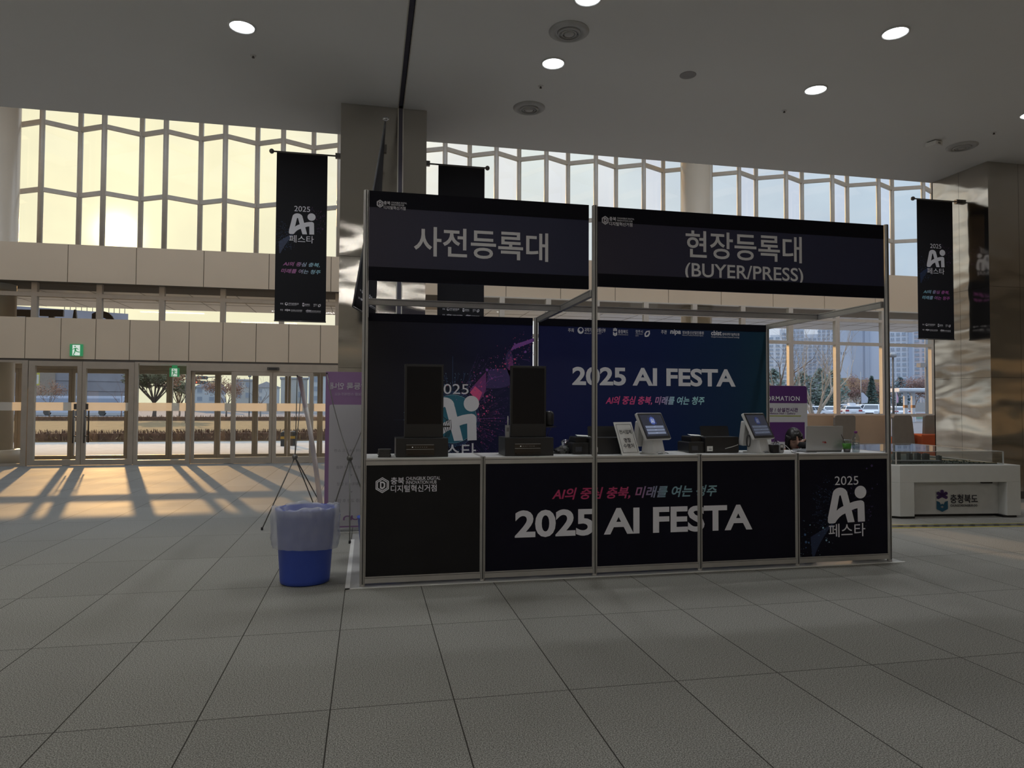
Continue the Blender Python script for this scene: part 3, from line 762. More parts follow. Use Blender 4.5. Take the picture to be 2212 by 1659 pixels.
# counter prints
hub_logo(plF, (811.5, 1031, 840, 1065), panels[0], (844, 1046.5, 873, 1031), (877, 1037.5, 951, 1030), (877, 1046, 943, 1038.5), (844, 1063.5, 943, 1048), M_INKB)
write(MB(), plF, '2025 AI FESTA', uv(plF, 1112, 1160)[0], uv(plF, 1625, 1147)[0], uv(plF, 1180, 1160)[1], uv(plF, 1180, 1101)[1], 0.030, 0, 0.98).build('lettering', M_INKB, booth)
write(MB(), plF, 'AI의 중심 충북, 미래를 여는 청주', uv(plF, 1192, 1078)[0], uv(plF, 1549, 1070)[0], uv(plF, 1300, 1079)[1], uv(plF, 1300, 1052)[1], 0.022, 0.26).build('slogan', M_SLOGB, booth)
lettering(plF, '2025', (1803, 1048), (1854, 1047), 1029, panels[4], M_INKB)
g = MB(); a0 = uv(plF, 1788, 1131); a1 = uv(plF, 1871, 1049); ai_logo(g, plF, a0[0], a1[0], a0[1], a1[1]); g.build('logo', M_INKB, panels[4])
lettering(plF, '페스타', (1790, 1161), (1869, 1159), 1132, panels[4], M_INKB, off=0.004)
# spark print of the right counter panel
g = MB(); cu, cv = uv(plF, 1826, 1092); k = 0.0047
cp = (PX[4]+0.03, PX[5]-0.03, 0.085, 0.975)
burst(g, plF, cu, cv, 0.36, 170, 3, 7, 5, 120, 235, 0.004, clip=cp); burst(g, plF, cu, cv, 0.30, 60, 4, 4, 4, -60, 80, 0.006, clip=cp)
for (x, y, r, mi) in ((1739, 1155, .011, 7), (1747, 1172, .008, 7), (1778, 1140, .009, 2), (1785, 1167, .009, 2), (1741, 1171, .012, 7), (1791, 1171, .006, 2), (1883, 1006, .012, 4), (1872, 1012, .008, 4), (1884, 1055, .008, 4), (1895, 1046, .006, 4), (1750, 1134, .005, 2), (1741, 1183, .006, 7), (1769, 1156, .006, 7)):
    disc(g, plF, *uv(plF, x, y), r, 0.0009, mi, 14)
for i in range(70):
    rd = random.Random(900+i); x = 1730+rd.random()**1.4*70; y = 1120+rd.random()*82
    disc(g, plF, *uv(plF, x, y), rd.uniform(0.0012, 0.0034), 0.0009, rd.choice((2, 7, 7, 5)), 6)
ribbon(g, plF, [uv(plF, 1751, 1160), uv(plF, 1752, 1180), uv(plF, 1755, 1204)], [uv(plF, 1800, 1130), uv(plF, 1768, 1172), uv(plF, 1759, 1204)], 5)
g.build('spark_print', M_ART, panels[4])
# backdrop prints
lettering(plB, '2025 AI FESTA', (1236, 832), (1589, 836), 792, br, off=0.030, space=0.98)
write(MB(), plB, 'AI의 중심 충북, 미래를 여는 청주', uv(plB, 1308, 873)[0], uv(plB, 1522, 876)[0], uv(plB, 1400, 875)[1], uv(plB, 1400, 856)[1], 0.022, 0.26).build('slogan', M_SLOG, br)
g = MB(); k = (uv(plB, 1404, 715)[0]-uv(plB, 1227, 715)[0])/177
logo_line(g, plB, uv(plB, 1227, 715)[0], k, uv(plB, 1320, 726)[1], k*0.98, 'host'); k = (uv(plB, 1597, 720)[0]-uv(plB, 1428, 720)[0])/169
logo_line(g, plB, uv(plB, 1428, 715)[0], k, uv(plB, 1500, 726.5)[1], k*0.98, 'org'); g.build('logo', M_INK, br)
lettering(plB, '2025', (939, 851), (1012, 853), 829, bl)
g = MB(); a0 = uv(plB, 924, 954); a1 = uv(plB, 1035, 855); ai_logo(g, plB, a0[0], a1[0], a0[1], a1[1], h=0.002); g.build('logo', M_INK, bl)
lettering(plB, '페스타', (926, 994), (1028, 994), 958, bl, off=0.006)
g = MB(); cu, cv = uv(plB, 978, 905); R0 = uv(plB, 1030, 905)[0]-cu
clipB = (PX[0]+0.03, 3.205, 0.2, 2.38)
disc(g, plB, cu, cv, R0*0.98, 0.0006, 3, 48)
for k in range(3): shape2d(g, plB, [arc(0, 0, 1, 0, 354, 60), arc(0, 0, 0.985, 0, 354, 60)], cu-R0*(1+.06*k), cu+R0*(1+.06*k), cv-R0*(1+.06*k), cv+R0*(1+.06*k), box=(-1, 1, -1, 1), h=0.0007, mi=2 if k == 0 else 7)
burst(g, plB, cu, cv, R0*2.0, 420, 11, 2, 7, 60, 300, 0.0042, clip=clipB, lo=0.5)
burst(g, plB, cu, cv, R0*2.9, 420, 12, 1, 4, -75, 70, 0.0048, clip=clipB, lo=0.32)
burst(g, plB, cu, cv, R0*2.0, 140, 13, 0, 6, -40, 50, 0.006, clip=clipB, lo=0.5)
q = lambda *P: [uv(plB, *p) for p in P]
ribbon(g, plB, q((1153, 730), (1125, 742), (1108, 740), (1104, 756)), q((1153, 738), (1130, 748), (1112, 752), (1104, 758)), 1)
ribbon(g, plB, q((1104, 754), (1085, 766), (1092, 790), (1100, 812)), q((1104, 758), (1108, 770), (1112, 780), (1104, 812)), 4)
ribbon(g, plB, q((1102, 770), (1098, 785), (1098, 800)), q((1105, 770), (1108, 785), (1110, 796)), 6, 0.0008)
ribbon(g, plB, q((1056, 799), (1075, 795), (1102, 797)), q((1049, 838), (1080, 842), (1102, 832)), 4)
ribbon(g, plB, q((1050, 803), (1030, 825), (1015, 842)), q((1050, 842), (1044, 855), (1034, 868)), 6)
ribbon(g, plB, q((1026, 834), (1020, 842), (1015, 848)), q((1042, 848), (1038, 858), (1033, 868)), 0, 0.0009)
for (x, y, r, mi) in ((1135, 760, .014, 1), (1112, 743, .012, 1), (1052, 799, .015, 1), (1038, 806, .011, 1), (1018, 812, .009, 4), (1092, 786, .010, 0), (1112, 776, .011, 0), (1022, 846, .016, 0), (1052, 856, .012, 0), (1040, 835, .009, 0), (1062, 817, .008, 1), (1033, 895, .011, 0), (1046, 894, .009, 0), (1045, 882, .009, 0), (1051, 888, .009, 0), (1056, 864, .007, 0), (1063, 860, .006, 1), (1062, 843, .006, 1), (1075, 798, .008, 0), (1066, 799, .007, 1), (1090, 797, .008, 0), (1086, 791, .007, 0), (1088, 775, .007, 1), (1119, 766, .007, 1), (1113, 784, .007, 0), (1141, 755, .014, 4)):
    disc(g, plB, *uv(plB, x, y), r, 0.0011, mi, 16)
rd = random.Random(5)
for i in range(260):
    t = rd.random(); x = 1000+150*t+rd.gauss(0, 16); y = 850-115*t+rd.gauss(0, 15)
    if x < 1153 and y > 705: disc(g, plB, *uv(plB, x, y), rd.uniform(0.0016, 0.0056), 0.0010, rd.choice((0, 1, 1, 0, 6)), 7)
for (a, b) in (((1062, 817), (1052, 799)), ((1062, 817), (1085, 812)), ((1062, 817), (1048, 830)), ((1040, 835), (1048, 870)), ((1018, 905), (1090, 903)), ((1105, 788), (1113, 784)), ((1128, 776), (1143, 778))):
    stroke(g, plB, uv(plB, *a), uv(plB, *b), 0.003, 0.0009, 1)
stroke(g, plB, uv(plB, 850, 907), uv(plB, 920, 907), 0.003, 0.0008, 5); stroke(g, plB, uv(plB, 978, 770), uv(plB, 978, 850), 0.003, 0.0008, 7)
g.build('particle_print', M_ART, bl)
# white floor sheet under the booth
fs = MB().box(1.21, 6.36, 2.215, 4.6, 0.0005, 0.004)
single('floor_sheet', fs, film('clear grey floor sheet', (0.46, 0.46, 0.45), 0.0, 0.12, 0.3), 'clear vinyl sheet laid on the floor under the navy booth', 'floor sheet')
ft = MB().box(1.20, 6.37, 2.198, 2.222, 0.001, 0.0055).box(1.198, 1.235, 2.198, 4.25, 0.001, 0.0055)
single('floor_tape', ft, mat('white floor tape', (0.72, 0.72, 0.70), 0.4), 'white tape strip along the front and left edge of the booth floor', 'tape')
# ---------------------------------------------------------------- things on the counter (top at ZT)
def on(x, y, z=ZT):
    p = atZ(x, y, z); Y = min(2.62, max(2.33, p.y)); q = atY(x, y, Y); return Vector((q.x, Y, z))
M_SCREEN = mat('dark screen glass', (0.008, 0.008, 0.010), 0.22, var=0.0, spec=0.2)
M_GREYM = mat('grey metal', (0.30, 0.31, 0.32), 0.4, 0.5)
M_SILV = mat('silver lid', (0.50, 0.51, 0.52), 0.38, 0.5, var=0.02)
M_POSW = mat('pale grey plastic', (0.58, 0.58, 0.57), 0.4)
M_CABLE = mat('black cable', (0.012, 0.012, 0.012), 0.5)
M_CABLEW = mat('white cable', (0.5, 0.5, 0.48), 0.5)
M_PAPER = mat('white paper', (0.72, 0.72, 0.70), 0.7)
M_CLEAR = glass('clear plastic', (0.84, 0.87, 0.87), 0.16, 0.7)
M_RED = mat('red print', (0.45, 0.03, 0.03), 0.5)

def kiosk(xl, xr, yb, ytop_box, mx0, mx1, ytop, label, seed):
    yf = 2.325
    x0, x1 = atY(xl, yb, yf).x, atY(xr, yb, yf).x
    zb = atY(xr, ytop_box, yf).z; zt = atY(mx1, ytop, yf+0.13).z
    t = thing('badge_kiosk', ((x0+x1)/2, yf+0.15, ZT), label, 'kiosk', 'black badge kiosks')
    MB().box(x0, x1, yf, yf+0.31, ZT, zb).build('printer_box', M_BLACK, t, bevel=0.004)
    w_ = x1-x0; a, b = x0+w_*0.19, x0+w_*0.73
    p = MB().box(a, b, yf-0.006, yf, ZT+0.016, zb-0.05, 0).box(a+0.003, b-0.003, yf-0.008, yf-0.005, zb-0.056, zb-0.052, 1).box(a+0.003, b-0.003, yf-0.008, yf-0.005, zb-0.094, zb-0.090, 1)
    p.box(a+0.01, b-0.01, yf-0.03, yf-0.004, ZT+0.018, ZT+0.026, 0)
    p.build('printer_front', [mat('glossy black plastic', (0.006, 0.006, 0.007), 0.15), M_GREYM], t)
    q = MB()
    for k in range(7): q.box(a+0.06+k*0.018, a+0.066+k*0.018, yf-0.0085, yf-0.0055, zb-0.076, zb-0.071, 0)
    q.box(a+0.05, a+0.055, yf-0.0085, yf-0.0055, zb-0.077, zb-0.070, 1)
    q.build('button', [M_GREYM, mat('lit button', (0.6, 0.6, 0.6), 0.5, emit=(1, 1, 1), estr=0.6)], t)
    m0, m1 = atY(mx0, 870, yf+0.13).x, atY(mx1, 870, yf+0.13).x
    MB().box(m0, m1, yf+0.13, yf+0.17, zb, zt).build('display', M_BLACK, t, bevel=0.004)
    MB().box(m0+0.018, m1-0.018, yf+0.1285, yf+0.131, zb+0.115, zt-0.02).build('screen', M_SCREEN, t)
    MB().box(m0+0.06, m1-0.06, yf+0.17, yf+0.25, zb, zb+0.32).build('rear_housing', M_BLACK, t)
    return t, m1, zb, yf
k1, m1, zb, yf = kiosk(855, 968, 989, 946.5, 874, 958, 787.5, 'black badge kiosk standing beside the pile of badge holders', 1)
MB().box(m1, m1+0.06, yf+0.15, yf+0.20, zb+0.088, zb+0.10).build('side_shelf', M_BLACK, k1)
c = MB()
rd = random.Random(3)
for j in range(4):
    x = m1+0.012+0.012*j; c.tube([(x-0.01, yf+0.19, zb+0.18-0.02*j), (x+0.022, yf+0.18, zb+0.15), (x-0.004+0.01*j, yf+0.17, zb+0.09), (x+0.016, yf+0.16, zb+0.04), (x+0.004, yf+0.17, zb+0.002)], 0.0028, 6)
c.build('cable', M_CABLE, k1)
k2, m1, zb, yf = kiosk(1091, 1196, 986, 945, 1103, 1180, 791, 'black badge kiosk with a webcam at its side, next to the black plastic bag', 2)
wc = MB(); wc.box(m1, m1+0.075, yf+0.14, yf+0.21, zb+0.082, zb+0.094)
wc.lathe([(0.03, 0), (0.043, 0.02), (0.043, 0.10), (0.036, 0.125), (0.02, 0.135)], (m1+0.04, yf+0.18, zb+0.094), n=18)
wc.build('webcam', M_BLACK, k2)
c = MB(); c.tube([(m1+0.05, yf+0.14, zb+0.08), (m1+0.02, yf+0.13, zb+0.04), (m1+0.014, yf+0.14, zb+0.002)], 0.0026, 6); c.tube([(m1+0.08, yf+0.16, zb+0.10), (m1+0.098, yf+0.15, zb+0.09), (m1+0.07, yf+0.15, zb+0.082)], 0.0026, 6)
c.build('cable', M_CABLE, k2)
hx = atY(1096, 944, yf+0.08).x
h = thing('usb_hub', (hx, yf+0.09, zb), 'small grey port box standing on the kiosk beside the webcam kiosk screen', 'port box')
MB().box(hx-0.016, hx+0.018, yf+0.075, yf+0.105, zb, zb+0.105).build('body', M_GREYM, h, bevel=0.002)
MB().box(hx-0.006, hx-0.001, yf+0.073, yf+0.076, zb+0.05, zb+0.085).box(hx+0.005, hx+0.010, yf+0.073, yf+0.076, zb+0.05, zb+0.085).build('port', M_BLACK, h)
MB().lathe([(0.005, 0.105), (0.005, 0.16), (0.003, 0.185)], (hx+0.006, yf+0.09, zb), n=8).build('white_pen', M_PAPER, h)

# pile of badge holders
px0 = on(831, 991)
proto = None
for i in range(9):
    rd = random.Random(40+i)
    if proto is None:
        proto = thing('badge_holder', (px0.x, px0.y+0.045, ZT), 'dark badge holder in the small pile at the left end of the counter', 'badge holder', 'badge holders in the pile')
        MB().rbox(-0.052, 0.052, -0.042, 0.042, 0.0, 0.0066, 0.012, axis='z').build('case', mat('smoky plastic', (0.035, 0.035, 0.037), 0.3), proto, local=True)
        MB().rbox(-0.044, 0.044, -0.036, 0.036, 0.0064, 0.0074, 0.008, axis='z').build('card', mat('grey card', (0.09, 0.09, 0.09), 0.5), proto, local=True)
        o = proto
    else: o = copy_tree(proto)
    o.location = (px0.x+rd.uniform(-0.006, 0.006), px0.y+0.045+rd.uniform(-0.006, 0.006), ZT+i*0.0076); o.rotation_euler = (0, 0, rd.uniform(-0.12, 0.12))
# drink in a clear cup and the bag in front of it
def cup(x, y, r0, r1, ht, sleeve, zs0, zs1, strawm, slean, label, name='plastic_cup', drink=None):
    t = thing(name, (x, y, ZT), label, 'cup')
    rr = lambda z: r0+(r1-r0)*z/ht
    MB().lathe([(r0*0.98, 0.0), (r0, 0.002), (r1, ht), (r1+0.003, ht), (r1+0.003, ht+0.004), (r1-0.002, ht+0.002)], (x, y, ZT), n=26).build('cup_wall', M_CLEAR, t)
    MB().lathe([(rr(zs0)+0.0012, zs0), (rr(zs1)+0.0012, zs1)], (x, y, ZT), n=26).build('sleeve', sleeve, t)
    if drink: MB().lathe([(rr(0.003)-0.002, 0.003), (rr(zs0)-0.001, zs0+0.002)], (x, y, ZT), n=24).build('drink', drink, t)
    s_ = MB(); s_.tube([(x+0.3*r0*(1 if slean > 0 else -1)*-1, y, ZT+0.02), (x+slean, y, ZT+ht+0.055)], 0.0035, 8); s_.build('straw', strawm, t)
    return t
p = on(1223, 974)
t = cup(p.x, p.y+0.02, 0.030, 0.041, 0.10, mat('red cup sleeve', (0.32, 0.035, 0.03), 0.5), 0.035, 0.065, M_CABLE, 0.045, 'clear cup with a red sleeve and black straw behind the black plastic bag')
MB().lathe([(0.0435, 0.098), (0.044, 0.103), (0.036, 0.12), (0.018, 0.126)], (p.x, p.y+0.02, ZT), n=24).build('dome_lid', M_CLEAR, t)
bx = on(1220, 981)
g = MB(); rd = random.Random(8)
N1, N2 = 22, 12
vs = []; fs = []
for i in range(N2+1):
    tt = i/N2*PI/2
    for k in range(N1):
        a = 2*PI*k/N1; rr = 1+0.10*math.sin(3*a+i)+0.07*rd.uniform(-1, 1)
        vs.append((bx.x+0.012+0.105*rr*math.cos(tt)*math.cos(a), bx.y+0.07+0.06*rr*math.cos(tt)*math.sin(a), ZT+0.001+0.068*math.sin(tt)*(1+0.12*rd.uniform(-1, 1))))
for i in range(N2):
    for k in range(N1): fs.append((i*N1+k, i*N1+(k+1) % N1, (i+1)*N1+(k+1) % N1, (i+1)*N1+k))
g.add(vs, fs, 0, True)
single('plastic_bag', g, mat('shiny black film', (0.012, 0.012, 0.014), 0.16, bump=0.5, bscale=60), 'crumpled shiny black plastic bag lying right of the webcam kiosk', 'bag')
g = MB(); pz = on(1250, 976)
for j in range(3): g.tube([(pz.x-0.06+0.02*j, pz.y+0.05, ZT+0.006), (pz.x-0.02, pz.y+0.03+0.02*j, ZT+0.03-0.008*j), (pz.x+0.03, pz.y+0.02, ZT+0.012), (pz.x+0.07, pz.y+0.04+0.01*j, ZT+0.005)], 0.0032, 6)
single('white_cable', g, M_CABLEW, 'loose white cable between the black bag and the first label printer', 'cable')

def label_printer(xl, label, full=True):
    t = thing('label_printer', (xl, 2.56, ZT), label, 'printer', 'black label printers')
    L_ = lambda m, n, ma, **k: m.build(n, ma, t, local=True, **k)
    L_(MB().rbox(0.0, 0.345, -0.12, 0.16, 0.0, 0.150, 0.016, axis='y'), 'body', M_BLACK, bevel=0.004)
    L_(MB().rbox(-0.155, 0.02, -0.10, 0.14, 0.0, 0.102, 0.016, axis='y'), 'feeder', M_BLACK, bevel=0.004)
    L_(MB().rbox(-0.11, 0.0, -0.05, 0.15, 0.10, 0.152, 0.012, axis='y'), 'roll_cover', M_BLACK, bevel=0.003)
    L_(MB().box(-0.125, -0.065, -0.1025, -0.0995, 0.025, 0.066), 'display', mat('grey lcd', (0.05, 0.055, 0.07), 0.3))
    lid = MB(); T = Matrix.Translation((0.055, 0.03, 0.145)) @ Matrix.Rotation(math.radians(-18), 4, 'X'); lid.T = T
    lid.rbox(-0.018, 0.272, -0.006, 0.006, 0.0, 0.105, 0.012, axis='y'); L_(lid, 'paper_tray', M_BLACK)
    st = MB().box(0.018, 0.075, -0.1225, -0.1195, 0.018, 0.064); s_ = L_(st, 'sticker', M_PAPER)
    k = MB(); k.box(0.034, 0.064, -0.1238, -0.1224, 0.034, 0.040).box(0.030, 0.060, -0.1238, -0.1224, 0.052, 0.0535)
    k.build('sticker_print', M_INKD, s_, local=True)
    L_(MB().quad((-0.07, 0.03, 0.158), (0.05, 0.0, 0.152), (0.055, 0.12, 0.160), (-0.06, 0.13, 0.166)), 'paper', M_PAPER)
    return t
x_ = atY(1537, 980, 2.32).x
lp2 = label_printer(x_, 'black label printer with a white sticker, beside the dimmed order terminal')
c = MB(); c.tube([(0.20, -0.124, 0.04), (0.27, -0.13, 0.058), (0.33, -0.124, 0.075), (0.345, -0.09, 0.10)], 0.0035, 6); c.build('cable', M_CABLEW, lp2, local=True)
x_ = atY(1283, 978, 2.32).x
lp1 = label_printer(x_, 'black label printer with a white sticker, half hidden by the white notice board')

# leaning notice board
b0 = atY(1366, 984.5, 2.285)
nb = thing('notice_board', (b0.x, 2.305, ZT), 'small white notice board leaning on the first label printer, black frame line', 'sign', rz=math.radians(22))
T = Matrix.Rotation(math.radians(-22), 4, 'X')
g = MB(); g.T = T; g.box(-0.107, 0.107, 0, 0.006, 0, 0.312); g.build('board', M_PAPER, nb, local=True)
f = MB(); f.T = T
for (a, b_, c_, d_) in ((-0.09, 0.09, 0.022, 0.025), (-0.09, 0.09, 0.288, 0.291), (-0.09, -0.087, 0.022, 0.291), (0.087, 0.09, 0.022, 0.291)): f.box(a, b_, -0.001, 0.0, c_, d_)
f.build('border_line', M_INKD, nb, local=True)
def local_plane(T, off=0.0):
    return Plane(T @ Vector((0, off, 0)), T.to_3x3() @ Vector((1, 0, 0)), T.to_3x3() @ Vector((0, 0, 1)))
plN = local_plane(T)
g = MB(); write(g, plN, '전시업체', -0.072, 0.074, 0.198, 0.238, 0.016); write(g, plN, '명찰', -0.042, 0.040, 0.118, 0.160, 0.016); write(g, plN, '수령처', -0.066, 0.062, 0.065, 0.107, 0.016)
g.build('lettering', M_INKD, nb, local=True)
MB().box(-0.04, 0.04, 0.07, 0.12, 0.0, 0.004).box(-0.03, 0.03, 0.10, 0.106, 0.0, 0.19).build('stand', M_GREYM, nb, local=True)

# order terminals
M_UIBG = mat('terminal screen', (0.012, 0.013, 0.02), 0.15, emit=(0.020, 0.022, 0.032), estr=1.0)
def terminal(px, py, dim, label):
    p = on(px, py)
    t = thing('order_terminal', (p.x, p.y+0.10, ZT), label, 'terminal', 'white touch terminals', rz=math.radians(27))
    b_ = MB(); b_.rbox(-0.085, 0.085, -0.10, 0.11, 0.0, 0.012, 0.03, axis='z')
    prof = [(-0.07, 0.012), (-0.055, 0.10), (-0.05, 0.185)]
    b_.prism([(-0.078, -0.09, 0.011), (0.078, -0.09, 0.011), (0.078, 0.06, 0.011), (-0.078, 0.06, 0.011)], [(-0.062, -0.055, 0.19), (0.062, -0.055, 0.19), (0.062, 0.05, 0.19), (-0.062, 0.05, 0.19)])
    b_.build('pedestal', M_POSW, t, local=True, bevel=0.012, seg=3)
    MB().lathe([(0.045, 0.0), (0.045, 0.012), (0.03, 0.02)], (0, -0.088, 0.002), n=24, sy=0.4).build('foot_cutout', M_GREYM, t, local=True)
    T = Matrix.Translation((0, -0.085, 0.135)) @ Matrix.Rotation(math.radians(-27), 4, 'X')
    s_ = MB(); s_.T = T; s_.rbox(-0.175, 0.175, 0.0, 0.026, 0.0, 0.268, 0.014, axis='y'); s_.build('screen_housing', M_POSW, t, local=True, bevel=0.004)
    s_ = MB(); s_.T = T; s_.rbox(-0.168, 0.168, -0.002, 0.001, 0.007, 0.261, 0.010, axis='y'); s_.build('bezel', M_BLACK, t, local=True)
    s_ = MB(); s_.T = T; s_.box(-0.148, 0.148, -0.0032, -0.0018, 0.032, 0.243); sc = s_.build('screen', M_UIBG, t, local=True)
    pl = local_plane(T, -0.0034)
    e = 0.28 if not dim else 0.10
    ub = mat('screen button %s' % ('dim' if dim else 'lit'), (0.10, 0.12, 0.17), 0.3, emit=(0.42, 0.50, 0.72), estr=e)
    u = MB()
    for v in (0.052, 0.082, 0.112): rect(u, pl, -0.125, 0.125, v, v+0.023, 0.0005)
    u.build('screen_button', ub, sc, local=True)
    u = MB(); ai_logo(u, pl, -0.024, 0.026, 0.160, 0.206, h=0.0009); write(u, pl, '2025', -0.012, 0.010, 0.209, 0.216, h=0.0009)
    for v in (0.061, 0.091, 0.121): rect(u, pl, -0.012, 0.012, v, v+0.004, 0.001)
    u.build('screen_mark', mat('screen mark %s' % ('dim' if dim else 'lit'), (0.2, 0.22, 0.3), 0.3, emit=(0.5, 0.56, 0.75), estr=0.5 if not dim else 0.12), sc, local=True)
    u = MB(); disc(u, pl, 0.0, 0.185, 0.038, 0.0004, 0, 24); burst(u, pl, 0, 0.185, 0.055, 60, 4, 0, 0, dot=0.003, h=0.0004, lo=0.5, line=False)
    u.build('screen_glow_print', mat('screen blue %s' % ('dim' if dim else 'lit'), (0.02, 0.03, 0.1), 0.3, emit=(0.05, 0.10, 0.42), estr=0.55 if not dim else 0.15), sc, local=True)
    h = MB(); h.T = Matrix.Translation((0, 0.03, 0.12)) @ Matrix.Rotation(math.radians(8), 4, 'X'); h.rbox(-0.13, 0.13, 0.03, 0.08, -0.06, 0.17, 0.012, axis='y'); h.build('rear_housing', M_POSW, t, local=True, bevel=0.005)
    return t
t1 = terminal(1418, 984, False, 'white touch terminal with a lit screen, right of the white notice board')
t2 = terminal(1648, 982.5, True, 'white touch terminal with a dimmed screen, in front of the seated woman')
c = MB(); c.tube([(0.02, -0.02, 0.03), (0.10, 0.03, 0.02), (0.16, -0.03, 0.006), (0.12, -0.09, 0.005)], 0.003, 6); c.build('cable', M_CABLE, t1, local=True)
c = MB()
for j in range(2): c.tube([(-0.135+0.03*math.cos(a), 0.008*j, 0.115+0.055*math.sin(a)) for a in [k*PI/8 for k in range(16)]], 0.003, 6, closed=True)
c.build('cable', M_CABLE, t2, local=True)
# papers between the printers
p = on(1493, 977)
rd = random.Random(2)
for i in range(3):
    g = MB(); x0, y0 = p.x-0.03+0.05*i, p.y+0.02+0.03*i; a = 0.2-0.25*i
    z = ZT+0.0012+0.0012*i
    pts = [(x0+math.cos(a)*u-math.sin(a)*v, y0+math.sin(a)*u+math.cos(a)*v) for u, v in ((-0.105, -0.07), (0.105, -0.07), (0.105, 0.07), (-0.105, 0.07))]
    g.prism([(q[0], q[1], z) for q in pts], [(q[0], q[1], z+0.0008) for q in pts])
    single('paper_sheet', g, M_PAPER, 'white paper sheet lying on the counter between the lit terminal and the second printer', 'paper', 'loose paper sheets')
g = MB(); g.tube([(p.x-0.02, p.y-0.03, ZT+0.006), (p.x+0.04, p.y-0.01, ZT+0.007), (p.x+0.10, p.y-0.02, ZT+0.006), (p.x+0.17, p.y+0.02, ZT+0.006)], 0.003, 6)
single('power_cable', g, M_CABLE, 'thin black cable on the counter across the loose paper sheets', 'cable')
# scanner stand and card
p = on(1681, 981)
t = thing('barcode_scanner', (p.x, p.y+0.04, ZT), 'black and white barcode scanner standing right of the dimmed terminal', 'scanner', rz=math.radians(10))
MB().rbox(-0.055, 0.012, -0.03, 0.06, 0, 0.078, 0.01, axis='y').build('base', M_BLACK, t, local=True, bevel=0.003)
MB().rbox(0.008, 0.062, -0.042, 0.03, 0.0, 0.088, 0.016, axis='y').build('head', M_GREYM, t, local=True, bevel=0.004)
MB().box(0.02, 0.05, -0.0445, -0.0415, 0.03, 0.048).build('lens', M_BLACK, t, local=True)
MB().box(0.02, 0.046, -0.0445, -0.0415, 0.058, 0.074).build('cover', M_PAPER, t, local=True)
c = MB(); c.tube([(-0.03, 0, 0.078), (-0.02, -0.01, 0.11), (0.0, 0.01, 0.13), (0.015, 0, 0.10), (0.03, 0.02, 0.085)], 0.003, 6); c.tube([(-0.06, 0, 0.09), (-0.03, -0.02, 0.095), (0.02, -0.01, 0.10), (0.05, 0.01, 0.088)], 0.003, 6); c.build('cable', M_CABLE, t, local=True)
p = on(1676, 975)
t = thing('name_card', (p.x-0.01, p.y+0.12, ZT), 'small white card with blue print standing behind the barcode scanner', 'card')
g = MB(); g.T = Matrix.Translation((0, 0, 0)) @ Matrix.Rotation(math.radians(-12), 4, 'X'); g.box(-0.03, 0.05, 0, 0.002, 0, 0.115); g.build('card', M_PAPER, t, local=True)
g = MB(); g.T = Matrix.Rotation(math.radians(-12), 4, 'X'); g.box(-0.02, 0.0, -0.001, 0, 0.08, 0.095); g.build('print', mat('card blue', (0.06, 0.3, 0.5), 0.5), t, local=True)
# laptop, seen from behind its lid
lx0, lx1 = atY(1744, 975, 2.42).x, atY(1822, 975, 2.42).x
lt = thing('laptop', ((lx0+lx1)/2, 2.44, ZT), 'open silver laptop with red stickers on its lid, in front of the seated woman', 'laptop')
g = MB(); g.T = Matrix.Translation((0, 0, 0.014)) @ Matrix.Rotation(math.radians(3), 4, 'X'); hw = (lx1-lx0)/2
g.rbox(-hw, hw, -0.005, 0.004, 0.0, 0.236, 0.008, axis='y'); lid = g.build('lid', M_SILV, lt, local=True)
MB().rbox(-hw, hw, 0.0, 0.225, 0.001, 0.016, 0.012, axis='z').build('base', M_GREYM, lt, local=True)
k = MB()
for r_ in range(5):
    for c_ in range(12): k.box(-hw+0.025+c_*0.0235, -hw+0.045+c_*0.0235, 0.03+r_*0.02, 0.047+r_*0.02, 0.016, 0.0175)
k.build('keyboard', M_BLACK, lt, local=True)
MB().box(-hw+0.004, hw-0.004, -0.002, 0.006, 0.010, 0.018).build('hinge', M_BLACK, lt, local=True)
g = MB(); pl = Plane((0, -0.012, 0.0), (1, 0, 0), (0, 0, 1))
disc(g, pl, -0.020, 0.095, 0.006); disc(g, pl, 0.002, 0.096, 0.007); disc(g, pl, -0.002, 0.091, 0.007); disc(g, pl, 0.009, 0.090, 0.006)
g.build('sticker', M_RED, lid, local=True)
# green cup and water bottle
p = on(1835, 981)
cup(p.x, p.y+0.035, 0.030, 0.044, 0.115, mat('green cup sleeve', (0.055, 0.22, 0.022), 0.5), 0.035, 0.085, mat('dark straw', (0.02, 0.008, 0.006), 0.5), -0.06, 'clear cup with a green sleeve and dark straw beside the water bottle', drink=mat('dark coffee', (0.006, 0.004, 0.003), 0.2))
p = on(1854.5, 981)
t = thing('water_bottle', (p.x, p.y+0.035, ZT), 'clear plastic water bottle with a purple cap at the right end of the counter', 'bottle')
pr = [(0.028, 0.0), (0.034, 0.006), (0.034, 0.03), (0.031, 0.036), (0.034, 0.045), (0.034, 0.085), (0.0315, 0.09), (0.034, 0.096), (0.0315, 0.102), (0.034, 0.108), (0.0315, 0.114), (0.034, 0.12), (0.033, 0.135), (0.026, 0.158), (0.014, 0.176), (0.0125, 0.182)]
MB().lathe(pr, (0, 0, 0), n=24).build('bottle_wall', M_CLEAR, t, local=True)
MB().lathe([(0.026, 0.003), (0.031, 0.007), (0.031, 0.095)], (0, 0, 0), n=20).build('water', glass('still water', (0.82, 0.86, 0.88), 0.12), t, local=True)
MB().lathe([(0.0145, 0.181), (0.0145, 0.201), (0.013, 0.203), (0.001, 0.203)], (0, 0, 0), n=20).build('cap', mat('purple cap', (0.23, 0.04, 0.22), 0.45), t, local=True)
g = MB(); p = on(1738, 979)
